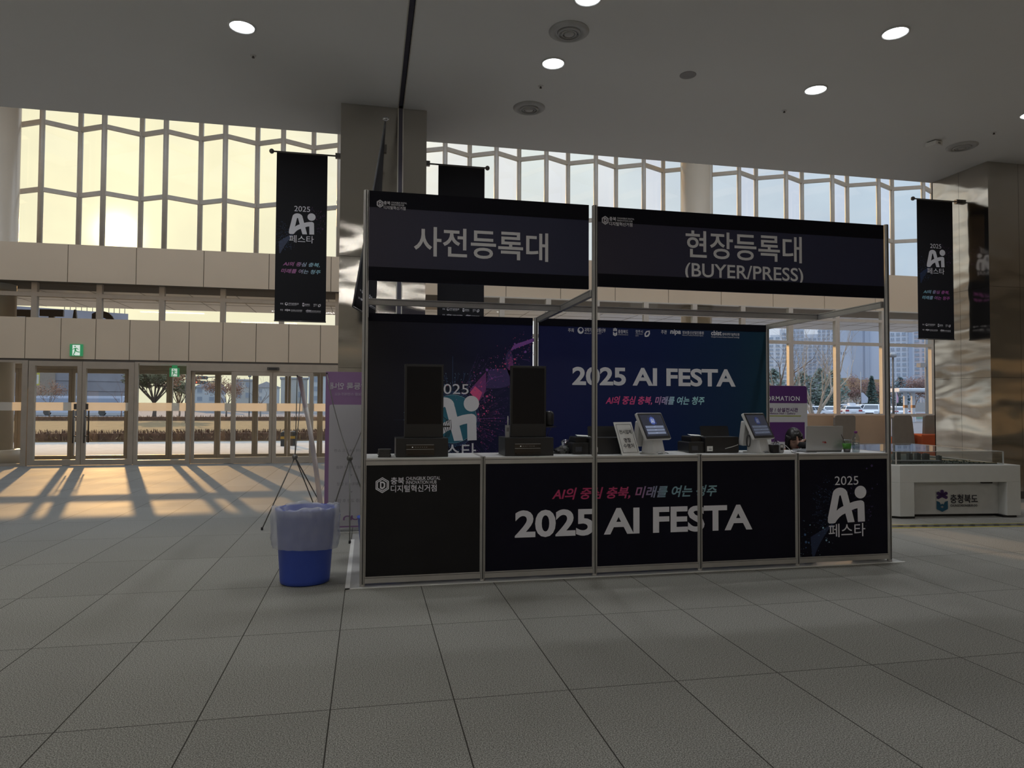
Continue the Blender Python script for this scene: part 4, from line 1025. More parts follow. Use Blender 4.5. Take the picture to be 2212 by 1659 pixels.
for j in range(3): g.tube([(p.x-0.10+0.02*j, p.y+0.06, ZT+0.004), (p.x-0.03, p.y+0.03+0.015*j, ZT+0.012), (p.x+0.03, p.y+0.04-0.01*j, ZT+0.006), (p.x+0.10+0.02*j, p.y+0.02, ZT+0.005)], 0.0032, 6)
single('charger_cable', g, M_CABLE, 'tangle of black cable left of the silver laptop', 'cable')
g = MB(); p = on(1694, 962, ZT+0.0); g.tube([tuple(on(1688, 975)+Vector((-0.03, 0.02, 0.10))), tuple(on(1700, 975)+Vector((0, 0.02, 0.055))), tuple(on(1709, 979)+Vector((0, 0.0, 0.02))), tuple(on(1712, 984)+Vector((0, 0.0, 0.003)))], 0.003, 6)
single('terminal_cable', g, M_CABLEW, 'white cable arching from the dimmed terminal down to the counter edge', 'cable')
# ---------------------------------------------------------------- ceiling fittings
M_LAMP = mat('lamp diffuser', (0.9, 0.9, 0.9), 0.5, var=0, emit=(0.93, 0.97, 1.0), estr=14.0)
M_TRIM = mat('white metal ring', (0.70, 0.70, 0.69), 0.4)
def downlight(px, py, label):
    p = atZ(px, py, ZC)
    t = thing('ceiling_downlight', (p.x, p.y, ZC), label, 'ceiling light', 'round ceiling downlights')
    MB().lathe([(0.142, 0.002), (0.142, -0.012), (0.125, -0.014), (0.121, 0.0)], (0, 0, 0), n=36).build('trim_ring', M_TRIM, t, local=True)
    MB().lathe([(0.0005, -0.006), (0.121, -0.006), (0.121, -0.002)], (0, 0, 0), n=36).build('diffuser', M_LAMP, t, local=True)
    l = bpy.data.lights.new('downlight_lamp', 'AREA'); l.shape = 'DISK'; l.size = 0.24; l.energy = LAMP_W; l.color = (0.95, 0.97, 1.0); l.spread = math.radians(150)
    o = bpy.data.objects.new('downlight_lamp', l); COL.objects.link(o); o.parent = t; o.location = (0, 0, -0.02)
    return t
LAMP_W = 18.0
downlight(523, 57, 'lit round downlight over the entrance side, the only one left of the dark ceiling slot')
downlight(1195, 136, 'lit round downlight between the two round air vents')
downlight(1762, 193, 'lit round downlight right of the plain speaker ring, nearer the windows')
downlight(1934, 70, 'lit round downlight nearest the top right, in front of the one by the speaker ring')
downlight(1270, -5, 'lit round downlight cut by the top edge, in front of the large air vent')
downlight(2228, 247, 'lit round downlight beyond the right edge, beside the steel column')
M_VENT = mat('vent metal', (0.50, 0.50, 0.49), 0.6)
def vent(px, py, label):
    p = atZ(px, py, ZC); t = thing('air_vent', (p.x, p.y, ZC), label, 'air vent', 'round ceiling air vents')
    g = MB(); g.lathe([(0.215, 0.001), (0.215, -0.006), (0.19, -0.022), (0.150, -0.030), (0.142, -0.014)], (0, 0, 0), n=40); g.build('outer_ring', M_VENT, t, local=True)
    g = MB(); g.lathe([(0.145, -0.008), (0.001, -0.008)], (0, 0, 0), n=40); g.build('throat', M_DARK, t, local=True)
    for r in (0.125, 0.088): MB().lathe([(r, -0.012), (r-0.006, -0.034), (r-0.020, -0.038), (r-0.014, -0.012)], (0, 0, 0), n=40).build('cone_ring', M_VENT, t, local=True)
    MB().lathe([(0.058, -0.012), (0.052, -0.036), (0.001, -0.040)], (0, 0, 0), n=30).build('centre_disc', M_VENT, t, local=True)
vent(1229, 68, 'large round air vent between the two downlights above the booth')
vent(1143, 233, 'round air vent above the hanging black banner, nearest the glass wall')
vent(2078, 316, 'round air vent beside the square alarm box near the steel column')
p = atZ(1486, 162, ZC); t = thing('ceiling_speaker', (p.x, p.y, ZC), 'flush round ceiling speaker with a thin dark outline, unlit', 'speaker')
MB().lathe([(0.098, 0.0), (0.098, -0.004), (0.088, -0.004)], (0, 0, 0), n=36).build('rim', mat('speaker rim', (0.30, 0.29, 0.29), 0.6), t, local=True)
MB().lathe([(0.001, -0.003), (0.088, -0.003)], (0, 0, 0), n=36).build('grille', M_CEIL, t, local=True)
for px, py, lb in ((547, 120, 'small ceiling sprinkler below the single downlight on the entrance side'), (1168, 186, 'small ceiling sprinkler between the downlight and the vent above the booth'),
                   (1694, 239, 'small ceiling sprinkler left below the downlight by the speaker ring'), (2147, 286, 'small ceiling sprinkler right above the vent by the steel column')):
    p = atZ(px, py, ZC); t = thing('ceiling_sprinkler', (p.x, p.y, ZC), lb, 'sprinkler', 'ceiling sprinklers')
    MB().lathe([(0.035, 0.0), (0.032, -0.006), (0.014, -0.008)], (0, 0, 0), n=20).build('escutcheon', M_TRIM, t, local=True)
    MB().lathe([(0.010, -0.006), (0.010, -0.022), (0.016, -0.024), (0.016, -0.027), (0.001, -0.028)], (0, 0, 0), n=14).build('head', M_DARK, t, local=True)
p = atZ(2017, 306, ZC); t = thing('alarm_box', (p.x, p.y, ZC), 'small white box on the ceiling beside the vent near the steel column', 'alarm box', rz=0.25)
MB().box(-0.085, 0.085, -0.085, 0.085, -0.075, -0.012).build('box', M_CEIL, t, local=True, bevel=0.012)
MB().box(-0.06, 0.06, -0.06, 0.06, -0.014, 0.0).build('mount', M_DARK, t, local=True)
MB().box(-0.03, 0.03, -0.0865, -0.0845, -0.06, -0.035).build('grille', M_GREYM, t, local=True)
LINE_LAMP = 52.0
# linear lamps further back in the hall, seen as bright lines in the steel
for i, (x, y, ln) in enumerate(((-1.4, 1.9, 2.6), (2.0, -7.5, 2.6), (6.0, -9.8, 2.6), (-3.4, -2.6, 2.6), (0.6, -4.6, 2.6), (5.0, -8.6, 2.6), (-7.0, 0.4, 2.6), (-5.5, -6.5, 2.6), (12.5, -9.0, 2.6))):
    t = thing('linear_ceiling_light', (x, y, ZC), 'long white line lamp on the hall ceiling behind the photographer, reflected in the steel columns', 'ceiling light', 'line lamps behind the photographer')
    MB().box(-ln/2, ln/2, -0.05, 0.05, -0.045, 0.0).build('housing', M_TRIM, t, local=True)
    MB().box(-ln/2+0.01, ln/2-0.01, -0.042, 0.042, -0.052, -0.044).build('diffuser', mat('line lamp diffuser', (0.9, 0.9, 0.9), 0.5, var=0, emit=(1.0, 0.98, 0.94), estr=LINE_LAMP), t, local=True)

# ---------------------------------------------------------------- exit signs and door sensor
M_GREEN = mat('exit green', (0.03, 0.22, 0.09), 0.4, emit=(0.04, 0.30, 0.12), estr=0.5)
M_EXW = mat('exit white', (0.7, 0.75, 0.7), 0.4, emit=(0.72, 0.85, 0.74), estr=0.6)
def exit_sign(px0, py0, px1, py1, Y, label, hang=0.0):
    a, b = atY(px0, py1, Y), atY(px1, py0, Y)
    t = thing('exit_sign', ((a.x+b.x)/2, Y, a.z), label, 'exit sign', 'green running man exit signs')
    w_, h_ = (b.x-a.x), (b.z-a.z)
    MB().box(-w_/2, w_/2, -0.045, 0.0, 0, h_).build('case', M_GREEN, t, local=True)
    pl = Plane((0, -0.0465, 0), (1, 0, 0), (0, 0, 1))
    g = MB(); shape2d(g, pl, [[(0.22, 0.06), (0.80, 0.06), (0.80, 0.92), (0.22, 0.92)]], -w_/2*0.56, w_/2*0.62, h_*0.05, h_*0.93, box=(0.22, 0.80, 0.06, 0.92)); g.build('door_panel', M_EXW, t, local=True)
    pl2 = Plane((0, -0.0485, 0), (1, 0, 0), (0, 0, 1))
    g = MB(); X = lambda x: -w_/2+w_*x; Z = lambda z: h_*z
    disc(g, pl2, X(0.42), Z(0.80), w_*0.06, n=14)
    for pts, wd in (((( .47, .68), (.44, .45)), .13), (((.45, .66), (.30, .60)), .06), (((.30, .60), (.25, .52)), .05), (((.50, .68), (.62, .62)), .06), (((.62, .62), (.68, .52)), .05),
                    (((.45, .47), (.60, .36)), .085), (((.60, .36), (.80, .33)), .07), (((.44, .45), (.38, .24)), .085), (((.38, .24), (.29, .10)), .07), (((.29, .10), (.42, .04)), .04)):
        stroke(g, pl2, (X(pts[0][0]), Z(pts[0][1])), (X(pts[1][0]), Z(pts[1][1])), wd*w_)
    g.build('running_figure', M_GREEN, t, local=True)
    if hang: MB().box(-w_*0.28, w_*0.28, -0.03, -0.005, h_, h_+hang).build('hanger', M_GREEN, t, local=True)
exit_sign(152, 744, 180, 769, YF, 'green exit sign on the beige panel above the swing doors')
exit_sign(367, 795, 388, 814, 16.0, 'green exit sign hanging inside the glass vestibule', 0.10)
a, b = atY(577, 799, YF-0.1), atY(603, 793.5, YF-0.1)
t = thing('door_sensor', ((a.x+b.x)/2, YF-0.06, a.z), 'narrow dark motion sensor above the sliding glass doors', 'sensor')
MB().rbox(-(b.x-a.x)/2, (b.x-a.x)/2, -0.05, 0.0, 0, b.z-a.z, 0.015, axis='y').build('body', M_DARK, t, local=True)
MB().box(-(b.x-a.x)/2*0.7, (b.x-a.x)/2*0.7, -0.053, -0.049, 0.015, 0.04).build('lens', M_BLACK, t, local=True)

# ---------------------------------------------------------------- banners hung from the steel columns
M_CLOTH = gradmat('banner cloth print', [(0, (0.016, 0.016, 0.020)), (1, (0.013, 0.013, 0.017))], 'X', 0.7)
M_ROD = mat('grey metal rod', (0.16, 0.155, 0.15), 0.35, 0.6)
def banner(x0, x1, zt, zb, Y, xr0, xr1, label, flip, slog, detail=True, back=False):
    """xr0: free end of the rod with its ball, xr1: the bracket on the column"""
    t = thing('hanging_banner', ((x0+x1)/2, Y, zt), label, 'banner', 'black event banners on the columns')
    g = MB(); n = 10
    for k in range(n):
        a = x0+(x1-x0)*k/n; b = x0+(x1-x0)*(k+1)/n
        g.quad((a, Y, zb), (b, Y, zb), (b, Y, zt), (a, Y, zt))
    c = g.build('banner_cloth', M_CLOTH, t)
    so = c.modifiers.new('thick', 'SOLIDIFY'); so.thickness = 0.003; so.offset = 0
    MB().tube([(xr0, Y, zt+0.012), (xr1, Y, zt+0.012)], 0.011, 10).build('rod', M_ROD, t)
    MB().ball((xr0, Y, zt+0.012), 0.034).build('finial', M_ROD, t)
    sg = 1 if xr1 > xr0 else -1
    MB().box(min(xr1, xr1-0.09*sg), max(xr1, xr1-0.09*sg), Y-0.03, Y+0.03, zt-0.02, zt+0.045).build('bracket', M_ROD, t)
    MB().tube([(x0-0.004, Y, zb), (x1+0.004, Y, zb)], 0.010, 8).build('bottom_bar', M_ROD, t)
    if back: return t
    pl = Plane((0, Y-0.002, 0), (1, 0, 0), (0, 0, 1)); W = x1-x0; H = zt-zb
    U = lambda f: x0+W*f; V = lambda f: zt-H*f
    ink = M_INKB
    g = MB(); write(g, pl, '2025', U(0.355), U(0.665), V(0.345), V(0.313)); g.build('lettering', ink, c)
    g = MB(); ai_logo(g, pl, U(0.255), U(0.775), V(0.482), V(0.352)); g.build('logo', ink, c)
    g = MB(); write(g, pl, '페스타', U(0.265), U(0.745), V(0.532), V(0.488), 0.004); g.build('lettering', ink, c)
    g = MB(); write(g, pl, 'AI의 중심 충북,', U(0.15), U(0.87), V(0.675), V(0.648), 0.02, 0.26); g.build('slogan', slog, c)
    g = MB(); write(g, pl, '미래를 여는 청주', U(0.115), U(0.89), V(0.716), V(0.690), 0.02, 0.26); g.build('slogan', slog, c)
    g = MB(); k = W*0.79/177
    logo_line(g, pl, U(0.11), k, V(0.912), k, 'host'); logo_line(g, pl, U(0.11), W*0.79/169, V(0.945), k, 'org'); g.build('logo', ink, c)
    g = MB(); cl = (x0+0.01, x1-0.01, zb+0.02, zt-0.02)
    burst(g, pl, U(0.42), V(0.46), W*0.42, 110, 21, 7, 5, 150, 260, 0.004, clip=cl); burst(g, pl, U(0.70), V(0.40), W*0.30, 60, 22, 6, 4, -60, 100, 0.005, clip=cl)
    burst(g, pl, U(0.16), V(0.54), W*0.16, 50, 23, 7, 5, 0, 360, 0.004, clip=cl, line=False)
    ribbon(g, pl, [(U(0.06), V(0.53)), (U(0.07), V(0.56)), (U(0.075), V(0.60))], [(U(0.42), V(0.46)), (U(0.2), V(0.53)), (U(0.10), V(0.60))], 5)
    g.build('spark_print', M_ART, c)
    return t
YBN = 6.30
banner(atY(598, 332, YBN).x, atY(708, 332, YBN).x, 4.905, 2.60, YBN, atY(587, 324, YBN).x, 0.974, 'black event banner hanging left of the left steel column, against the sunlit glass', False, M_SLOGC)
banner(atY(947, 360, YBN).x, atY(1047, 360, YBN).x, 4.895, 2.60, YBN, atY(1053, 364, YBN).x, 2.101, 'black event banner right of the left steel column, mostly hidden by the booth signs', True, M_SLOGC)
banner(atY(1980, 432, YBN).x, atY(2057, 436, YBN).x, 4.925, 2.60, YBN, atY(1972, 431, YBN).x, 11.13, 'black event banner hanging from the right steel column, above the model table', False, M_SLOGD)
# the banner that hangs from the column's front face and has swung round
t = thing('hanging_banner', (1.53, 5.2, 4.89), 'narrow twisted black banner hanging in front of the left steel column, seen edge on', 'banner', 'black event banners on the columns')
TA, TB = Vector((1.530, 4.82, 4.86)), Vector((1.535, 5.50, 4.86))
BA, BB = Vector((1.175, 4.80, 2.62)), Vector((1.440, 5.42, 2.55))
g = MB(); n, m = 8, 16; vs = []; fs = []
for j in range(m+1):
    f = j/m; s_ = f**1.15
    for i in range(n+1):
        u = i/n; a = TA.lerp(BA, s_); b = TB.lerp(BB, s_); vs.append(a.lerp(b, u)+Vector((0.02*math.sin(PI*u)*math.sin(PI*f), 0, 0)))
for j in range(m):
    for i in range(n): fs.append((j*(n+1)+i, (j+1)*(n+1)+i, (j+1)*(n+1)+i+1, j*(n+1)+i+1))
g.add(vs, fs, 0, True); c = g.build('banner_cloth', M_CLOTH, t); so_ = c.modifiers.new('thick', 'SOLIDIFY'); so_.thickness = 0.003
MB().tube([(1.53, 4.80, 4.875), (1.535, 5.785, 4.875)], 0.011, 10).build('rod', M_ROD, t)
MB().ball((1.53, 4.78, 4.875), 0.032).ball((1.555, 4.79, 4.885), 0.02).build('finial', mat('chrome ball', (0.5, 0.5, 0.5), 0.1, 1.0), t)
MB().box(1.50, 1.57, 5.70, 5.785, 4.84, 4.91).build('bracket', M_ROD, t)
MB().tube([BA, BB], 0.012, 8).build('bottom_bar', M_ROD, t)
MB().tube([TA.lerp(BA, (j/16)**1.15) for j in range(17)], 0.010, 8).build('edge_hem', mat('grey hem', (0.07, 0.07, 0.075), 0.6), t)
du = (BB-BA).normalized(); dv = (TA-BA); dv = (dv-du*dv.dot(du)).normalized()
pl = Plane(BA, du, dv); k = 0.62*0.7/177
g = MB(); logo_line(g, pl, 0.10, k*1.2, 0.20, k*1.2, 'host'); logo_line(g, pl, 0.10, k*1.25, 0.115, k*1.2, 'org')
g.build('logo', M_INKB, c)

# ---------------------------------------------------------------- bins
M_BIN = mat('blue bin plastic', (0.035, 0.075, 0.40), 0.42, var=0.05)
M_LINER = film('milky bin liner', (0.72, 0.74, 0.80), 0.30, 0.58, 0.2)
def oval(c, a, b, z, n=40, rot=0.12): return [(c[0]+a*math.cos(t)*math.cos(rot)-b*math.sin(t)*math.sin(rot), c[1]+a*math.cos(t)*math.sin(rot)+b*math.sin(t)*math.cos(rot), z) for t in [2*PI*k/n for k in range(n)]]
def loft(mb, rings, mi=0, smooth=True, cap=True):
    n = len(rings[0]); vs = [p for r in rings for p in r]; fs = []
    for i in range(len(rings)-1):
        for k in range(n): fs.append((i*n+k, i*n+(k+1) % n, (i+1)*n+(k+1) % n, (i+1)*n+k))
    if cap: fs.append(tuple(range(n))[::-1])
    return mb.add(vs, fs, mi, smooth)
bc = (0.868, 2.50)
t = thing('waste_bin', (bc[0], bc[1], 0), 'blue oval waste bin with a milky plastic liner, left of the booth', 'bin')
g = MB()
prof = [(0.175, 0.150, 0.0), (0.197, 0.168, 0.012), (0.200, 0.171, 0.04), (0.238, 0.205, 0.60), (0.246, 0.212, 0.605), (0.246, 0.212, 0.618), (0.236, 0.203, 0.62), (0.196, 0.166, 0.05), (0.17, 0.145, 0.03)]
loft(g, [oval(bc, a, b, z) for a, b, z in prof]); g.f.append(list(range(len(g.v)-40, len(g.v)))); g.m.append(0); g.sm.append(False)
g.build('bucket', M_BIN, t)
g = MB(); rd = random.Random(6); rings = []
for i, (a, b, z) in enumerate([(0.19, 0.16, 0.30), (0.215, 0.182, 0.50), (0.228, 0.196, 0.61), (0.244, 0.210, 0.632), (0.262, 0.226, 0.625), (0.268, 0.232, 0.55), (0.262, 0.228, 0.46), (0.268, 0.232, 0.38), (0.258, 0.222, 0.325), (0.249, 0.214, 0.285)]):
    rg = []
    for k, p in enumerate(oval(bc, a, b, z, 72)):
        wv = 0.010*math.sin(k*0.9+i)+0.007*math.sin(k*2.3+2*i)+0.004*rd.uniform(-1, 1)
        amp = 1.0 if i > 3 else 0.5
        d = Vector((p[0]-bc[0], p[1]-bc[1], 0)).normalized()
        zz = z+(0.012*math.sin(k*0.35+1.0)+0.006*math.sin(k*1.1) if i in (3, 4) else 0)
        if i == 9: zz -= 0.02*math.sin(k*2*PI/72+0.6)
        rg.append((p[0]+d.x*(abs(wv)*amp if i > 3 else -abs(wv)*amp), p[1]+d.y*(abs(wv)*amp if i > 3 else -abs(wv)*amp), zz))
    rings.append(rg)
loft(g, rings, cap=False); g.build('liner', M_LINER, t)
bq = atY(775, 1180, 3.2)
t = thing('waste_bin', (bq.x+0.20, 3.25, 0), 'second blue waste bin mostly hidden behind the left booth post', 'bin')
g = MB(); loft(g, [oval((bq.x+0.20, 3.25), a*0.9, b*0.9, z*0.66) for a, b, z in prof]); g.f.append(list(range(len(g.v)-40, len(g.v)))); g.m.append(0); g.sm.append(False); g.build('bucket', M_BIN, t)
MB().lathe([(0.22, 0.40), (0.222, 0.41)], (bq.x+0.20, 3.25, 0), n=30, sy=0.86).build('rim', M_BIN, t)

# ---------------------------------------------------------------- the two X stands
M_POLE = mat('grey stand pole', (0.17, 0.165, 0.15), 0.4, 0.5)
M_BANW = film('white banner vinyl', (0.62, 0.61, 0.63), 0.28, 0.0, 0.5)
M_BANP = film('purple banner vinyl', (0.30, 0.17, 0.33), 0.28, 0.0, 0.5)
M_BANM = mat('magenta banner edge', (0.32, 0.015, 0.10), 0.5)
M_SHOW = mat('show through print', (0.36, 0.35, 0.38), 0.6)
# stand seen from behind
Yp = 4.75
xl, zt_, zb_ = 0.882, 1.848, 0.05
xw = 0.62
t = thing('x_banner_stand', (xl+xw/2, 4.45, 0), 'purple and white banner stand seen from its back beside the left booth post', 'banner stand')
top = lambda f: (xl+xw*f)
g = MB()
def pq(u0, u1, z0, z1, mi, dy=0.0): g.quad((xl+xw*u0, Yp-0.02-dy, z0), (xl+xw*u1, Yp-0.02-dy, z0), (xl+xw*u1, Yp+0.02-dy, z1), (xl+xw*u0, Yp+0.02-dy, z1), mi)
g.quad((xl, Yp, zb_), (xl+xw, Yp, zb_), (xl+xw, Yp, zt_), (xl, Yp, zt_), 1)
sh = g.build('banner_sheet', [M_BANW, M_BANP], t)
zi = atY(715, 874, Yp).z; zj = atY(715, 1137, Yp).z
g = MB(); pl = Plane((0, Yp-0.002, 0), (1, 0, 0), (0, 0, 1))
shape2d(g, pl, [[(xl+0.045, zj), (xl+xw-0.045, zj), (xl+xw-0.045, zi)]+[(xl+0.045+0.02-0.02*math.sin(a), zi-0.02+0.02*math.cos(a)) for a in (0, 0.5, 1.0, 1.57)]], 0, 1, 0, 1, h=0.0)
g.build('white_field', M_BANW, sh)
pl = Plane((0, Yp-0.004, 0), (1, 0, 0), (0, 0, 1))
def mtext(body, xr_px, y0, y1, wd, m, off=0.012):
    u0 = atY(xr_px, y1, Yp).x; v0, v1 = atY(xr_px, y1, Yp).z, atY(xr_px, y0, Yp).z
    write(MB(), pl, body, u0, u0+wd, v0, v1, off, mirror=True).build('lettering', m, sh)
mtext('현장등록 안내', 714, 826, 841, 0.50, M_BANW, 0.02)
mtext('QR CODE를 스캔해주세요', 723, 848, 855, 0.44, mat('pale violet print', (0.42, 0.36, 0.46), 0.6), 0.006)
for s_, x_, y0, y1, wd in (('상단의 QR코드 스캔', 722, 970, 977, 0.36), ('정보 입력 후 제출', 726, 1006, 1013, 0.32), ('등록데스크 방문', 727, 1042, 1049, 0.30), ('출입증 교환 후 입장', 722, 1078, 1086, 0.36)):
    mtext(s_, x_, y0, y1, wd, M_SHOW, 0.01)
g = MB(); pl3 = Plane((0, Yp-0.0045, 0), (1, 0, 0), (0, 0, 1))
for y in (1027, 1063): 
    a = atY(759, y, Yp); g.poly([pl3.p(a.x-0.014, a.z+0.012), pl3.p(a.x, a.z-0.010), pl3.p(a.x+0.014, a.z+0.012)])
g.build('arrow_mark', M_SHOW, sh)
a = atY(741, 1124, Yp); g = MB()
shape2d(g, pl3, [arc(0, 0, 1, 0, 180, 16)+[(-1, -0.6), (-0.62, -0.6)]+arc(0, 0, 0.62, 180, 0, 16)+[(0.62, -0.6), (1, -0.6)]], a.x, a.x+0.10, a.z, a.z+0.055, box=(-1, 1, -0.6, 1))
shape2d(g, pl3, [arc(0, 0, 1, 0, 180, 16)+[(-1, -0.6), (-0.62, -0.6)]+arc(0, 0, 0.62, 180, 0, 16)+[(0.62, -0.6), (1, -0.6)]], a.x+0.09, a.x+0.19, a.z, a.z+0.055, box=(-1, 1, 1, -0.6)) 
g.build('logo', M_BANP, sh)
hub = atY(755.5, 990, 4.42)
hb = Vector((hub.x, 4.42, hub.z))
def xstand(t, hb, tips, feet, back_foot, r=0.008):
    MB().tube([hb+Vector((0, -0.02, 0)), hb+Vector((0, 0.03, 0))], 0.030, 12).ball(hb, 0.034).build('hub', M_POLE, t)
    for p in tips:
        p = Vector(p); mid = hb.lerp(p, 0.5)+(p-hb).cross(Vector((0, 1, 0))).normalized()*0.0
        out = Vector((p.x-hb.x, p.y-hb.y, 0)); bow = hb.lerp(p, 0.5)+out*0.16+Vector((0, 0, -0.02))
        pts = []
        for k in range(9):
            f = k/8; pts.append(hb.lerp(bow, f).lerp(bow.lerp(p, f), f))
        MB().tube(pts, 0.0052, 8).build('upper_arm', M_POLE, t)
        MB().ball(p, 0.010).build('hook', M_BLACK, t)
    for p in feet+[back_foot]:
        p = Vector(p); q = p-(hb-p).normalized()*0
        MB().tube([hb, p+Vector((0, 0, 0.012))], [r, r*0.8], 8).build('leg', M_POLE, t)
        MB().lathe([(0.013, 0.0), (0.013, 0.03), (0.009, 0.034)], (p.x, p.y, 0), n=12).build('rubber_foot', M_BLACK, t)
xstand(t, hb, [(xl+0.012, Yp-0.012, zt_-0.02), (xl+xw-0.012, Yp-0.012, zt_-0.02)], [(xl+0.03, Yp-0.012, 0.02), (xl+xw-0.03, Yp-0.012, 0.02)], tuple(atZ(755.5, 1174, 0)))
# stand seen almost edge on: its sheet leans and faces the right
H = atY(637, 987, 5.15); hb = Vector((H.x, 5.15, H.z))
topP = atY(642, 812, 5.0); topQ = atY(652, 815, 5.62)
botP = atY(690, 1122, 5.30); botQ = atY(700, 1110, 5.90)
t = thing('x_banner_stand', (hb.x, 5.3, 0), 'banner stand seen nearly edge on, behind the blue waste bin', 'banner stand')
g = MB(); n = 8; vs = []; fs = []
nx = 14
for j in range(nx+1):
    f = j/nx
    a = topP.lerp(botP, f); b = topQ.lerp(botQ, f)
    bowv = Vector((0.04*math.sin(PI*f)*0.6, 0, 0))
    for i in range(n+1): vs.append(a.lerp(b, i/n)+bowv+Vector((0.02*math.sin(PI*i/n), 0, 0)))
for j in range(nx):
    for i in range(n): fs.append((j*(n+1)+i, (j+1)*(n+1)+i, (j+1)*(n+1)+i+1, j*(n+1)+i+1))
g.add(vs, fs, 0, True)
for q, f in enumerate(fs): g.m[q] = 1 if q < n*3 else (2 if q % n >= n-2 else 0)
sh = g.build('banner_sheet', [film('thin vinyl sheet', (0.50, 0.46, 0.50), 0.35, 0.0, 0.2), mat('violet vinyl sheet', (0.17, 0.085, 0.15), 0.3), M_BANM], t)
g = MB(); g.ball(topP.lerp(topQ, 0.4)+Vector((0.004, -0.03, -0.02)), 0.04, sc=(0.35, 1, 0.6)); g.build('top_clip', mat('clear white clip', (0.42, 0.38, 0.42), 0.3), t)
xstand(t, hb, [tuple(topP), tuple(topQ)], [tuple(atZ(686, 1112, 0)), tuple(atZ(700, 1104, 0))], tuple(atZ(566, 1145, 0)))

# ---------------------------------------------------------------- information stand
M_PUR = mat('purple sign print', (0.085, 0.022, 0.14), 0.45, var=0.02)
M_SIGNW = mat('white sign board', (0.52, 0.52, 0.54), 0.5, var=0.02)
Yi = 7.3
x1_, zt_ = atY(1743.5, 834, Yi).x, atY(1743, 833.5, Yi).z
x0_ = x1_-1.02
t = thing('information_stand', ((x0_+x1_)/2, Yi+0.06, 0), 'purple and white information board standing behind the booth, before the windows', 'sign')
MB().rbox(x0_, x1_, Yi, Yi+0.10, 0, zt_, 0.05, axis='y', n=6).build('board', M_SIGNW, t)
zb_ = atY(1743, 871, Yi).z
pl = Plane((0, Yi-0.001, 0), (1, 0, 0), (0, 0, 1))
g = MB(); shape2d(g, pl, [[(x0_+0.004, zb_), (x1_-0.004, zb_)]+[(x1_-0.05+0.046*math.cos(a), zt_-0.05+0.046*math.sin(a)) for a in (0, .5, 1.05, 1.57)]+[(x0_+0.05-0.046*math.sin(a), zt_-0.05+0.046*math.cos(a)) for a in (0, .5, 1.05, 1.57)]], 0, 1, 0, 1, h=0.001); g.build('header', M_PUR, t)
U = lambda px, py: (atY(px, py, Yi).x, atY(px, py, Yi).z)
pl = Plane((0, Yi-0.003, 0), (1, 0, 0), (0, 0, 1))
ur, vb = U(1727, 866); _, vt = U(1727, 856)
write(MB(), pl, 'INFORMATION', ur-0.83, ur, vb, vt, 0.014, space=1.15).build('lettering', M_INK, t)
ur, vb = U(1723.5, 890); _, vt = U(1723.5, 881)
write(MB(), pl, '전시장 / 상설전시관', ur-0.72, ur, vb, vt, 0.016).build('lettering', M_PUR, t)
ur, vb = U(1718, 896); _, vt = U(1718, 891)
write(MB(), pl, 'Exhibition Hall / Gallery', ur-0.56, ur, vb, vt, 0.008).build('lettering', M_PUR, t)
g = MB(); rect(g, pl, x0_+0.12, U(1730, 898)[0], U(1730, 899.5)[1], U(1730, 897.7)[1]); g.build('green_line', mat('lime print', (0.32, 0.36, 0.05), 0.5), t)
g = MB(); rect(g, pl, x0_+0.08, U(1738, 912)[0], U(1738, 954)[1], U(1738, 912)[1]); g.build('photo_panel', M_PUR, t)
MB().box(x0_-0.02, x1_+0.02, Yi-0.12, Yi+0.22, 0, 0.02).build('foot_plate', M_GREYM, t)

# ---------------------------------------------------------------- model display table
M_TW = mat('white lacquer', (0.60, 0.60, 0.57), 0.3, var=0.02)
TR = math.radians(-6.0)
p0, p1 = atZ(1945, 1121, 0), atZ(2206, 1118, 0)
TL = (p1-p0).length
t = thing('display_table', (p0.x, p0.y, 0), 'white display table with a provincial emblem, right of the booth', 'table', rz=math.atan2(p1.y-p0.y, p1.x-p0.x))
D_ = 2.05; HT = 0.70
f0, f1 = 0.20, TL-0.20
zr = atY(2100, 1041, 4.3).z
g = MB()
foot = [(0.0, 0.0), (f0, 0.0), (f0, 0.16), (f1, 0.16), (f1, 0.0), (TL, 0.0), (TL, D_), (0.0, D_), (-0.30, D_-0.4), (-0.30, 0.22)]
ch = [(0.0, 0.0), (TL, 0.0), (TL, D_), (0.0, D_), (-0.30, D_-0.4), (-0.30, 0.22)]
g.prism([(x, y, 0.03) for x, y in foot], [(x, y, zr) for x, y in foot]); g.prism([(x, y, zr) for x, y in ch], [(x, y, HT) for x, y in ch])
g.build('plinth', M_TW, t, local=True, bevel=0.004)
MB().prism([(x*0.96+0.03, y*0.96+0.03, 0.0) for x, y in foot], [(x*0.96+0.03, y*0.96+0.03, 0.03) for x, y in foot]).build('shadow_gap', M_BLACK, t, local=True)
rec = MB().box(f0+0.002, f1-0.002, 0.145, 0.162, 0.035, zr-0.002).build('recessed_panel', mat('white recess panel', (0.55, 0.55, 0.53), 0.4), t, local=True)
W_ = wmat(t); R3 = W_.to_3x3()
plT = Plane(W_ @ Vector((0, 0.145, 0)), R3 @ Vector((1, 0, 0)), Vector((0, 0, 1)))
g = MB(); a0 = uv(plT, 2022, 1105.5); a1 = uv(plT, 2046, 1057)
emblem(g, plT, a0[0], a1[0], a0[1], a1[1], 0, 1, h=0.012); g.build('emblem', [mat('emblem purple', (0.040, 0.012, 0.10), 0.4), mat('emblem blue', (0.008, 0.085, 0.16), 0.4)], rec)
g = MB(); write(g, plT, '충청북도', uv(plT, 2052, 1088)[0], uv(plT, 2111, 1086)[0], uv(plT, 2052, 1087)[1], uv(plT, 2052, 1068)[1], 0.02, h=0.010); g.build('lettering', M_INKD, rec)
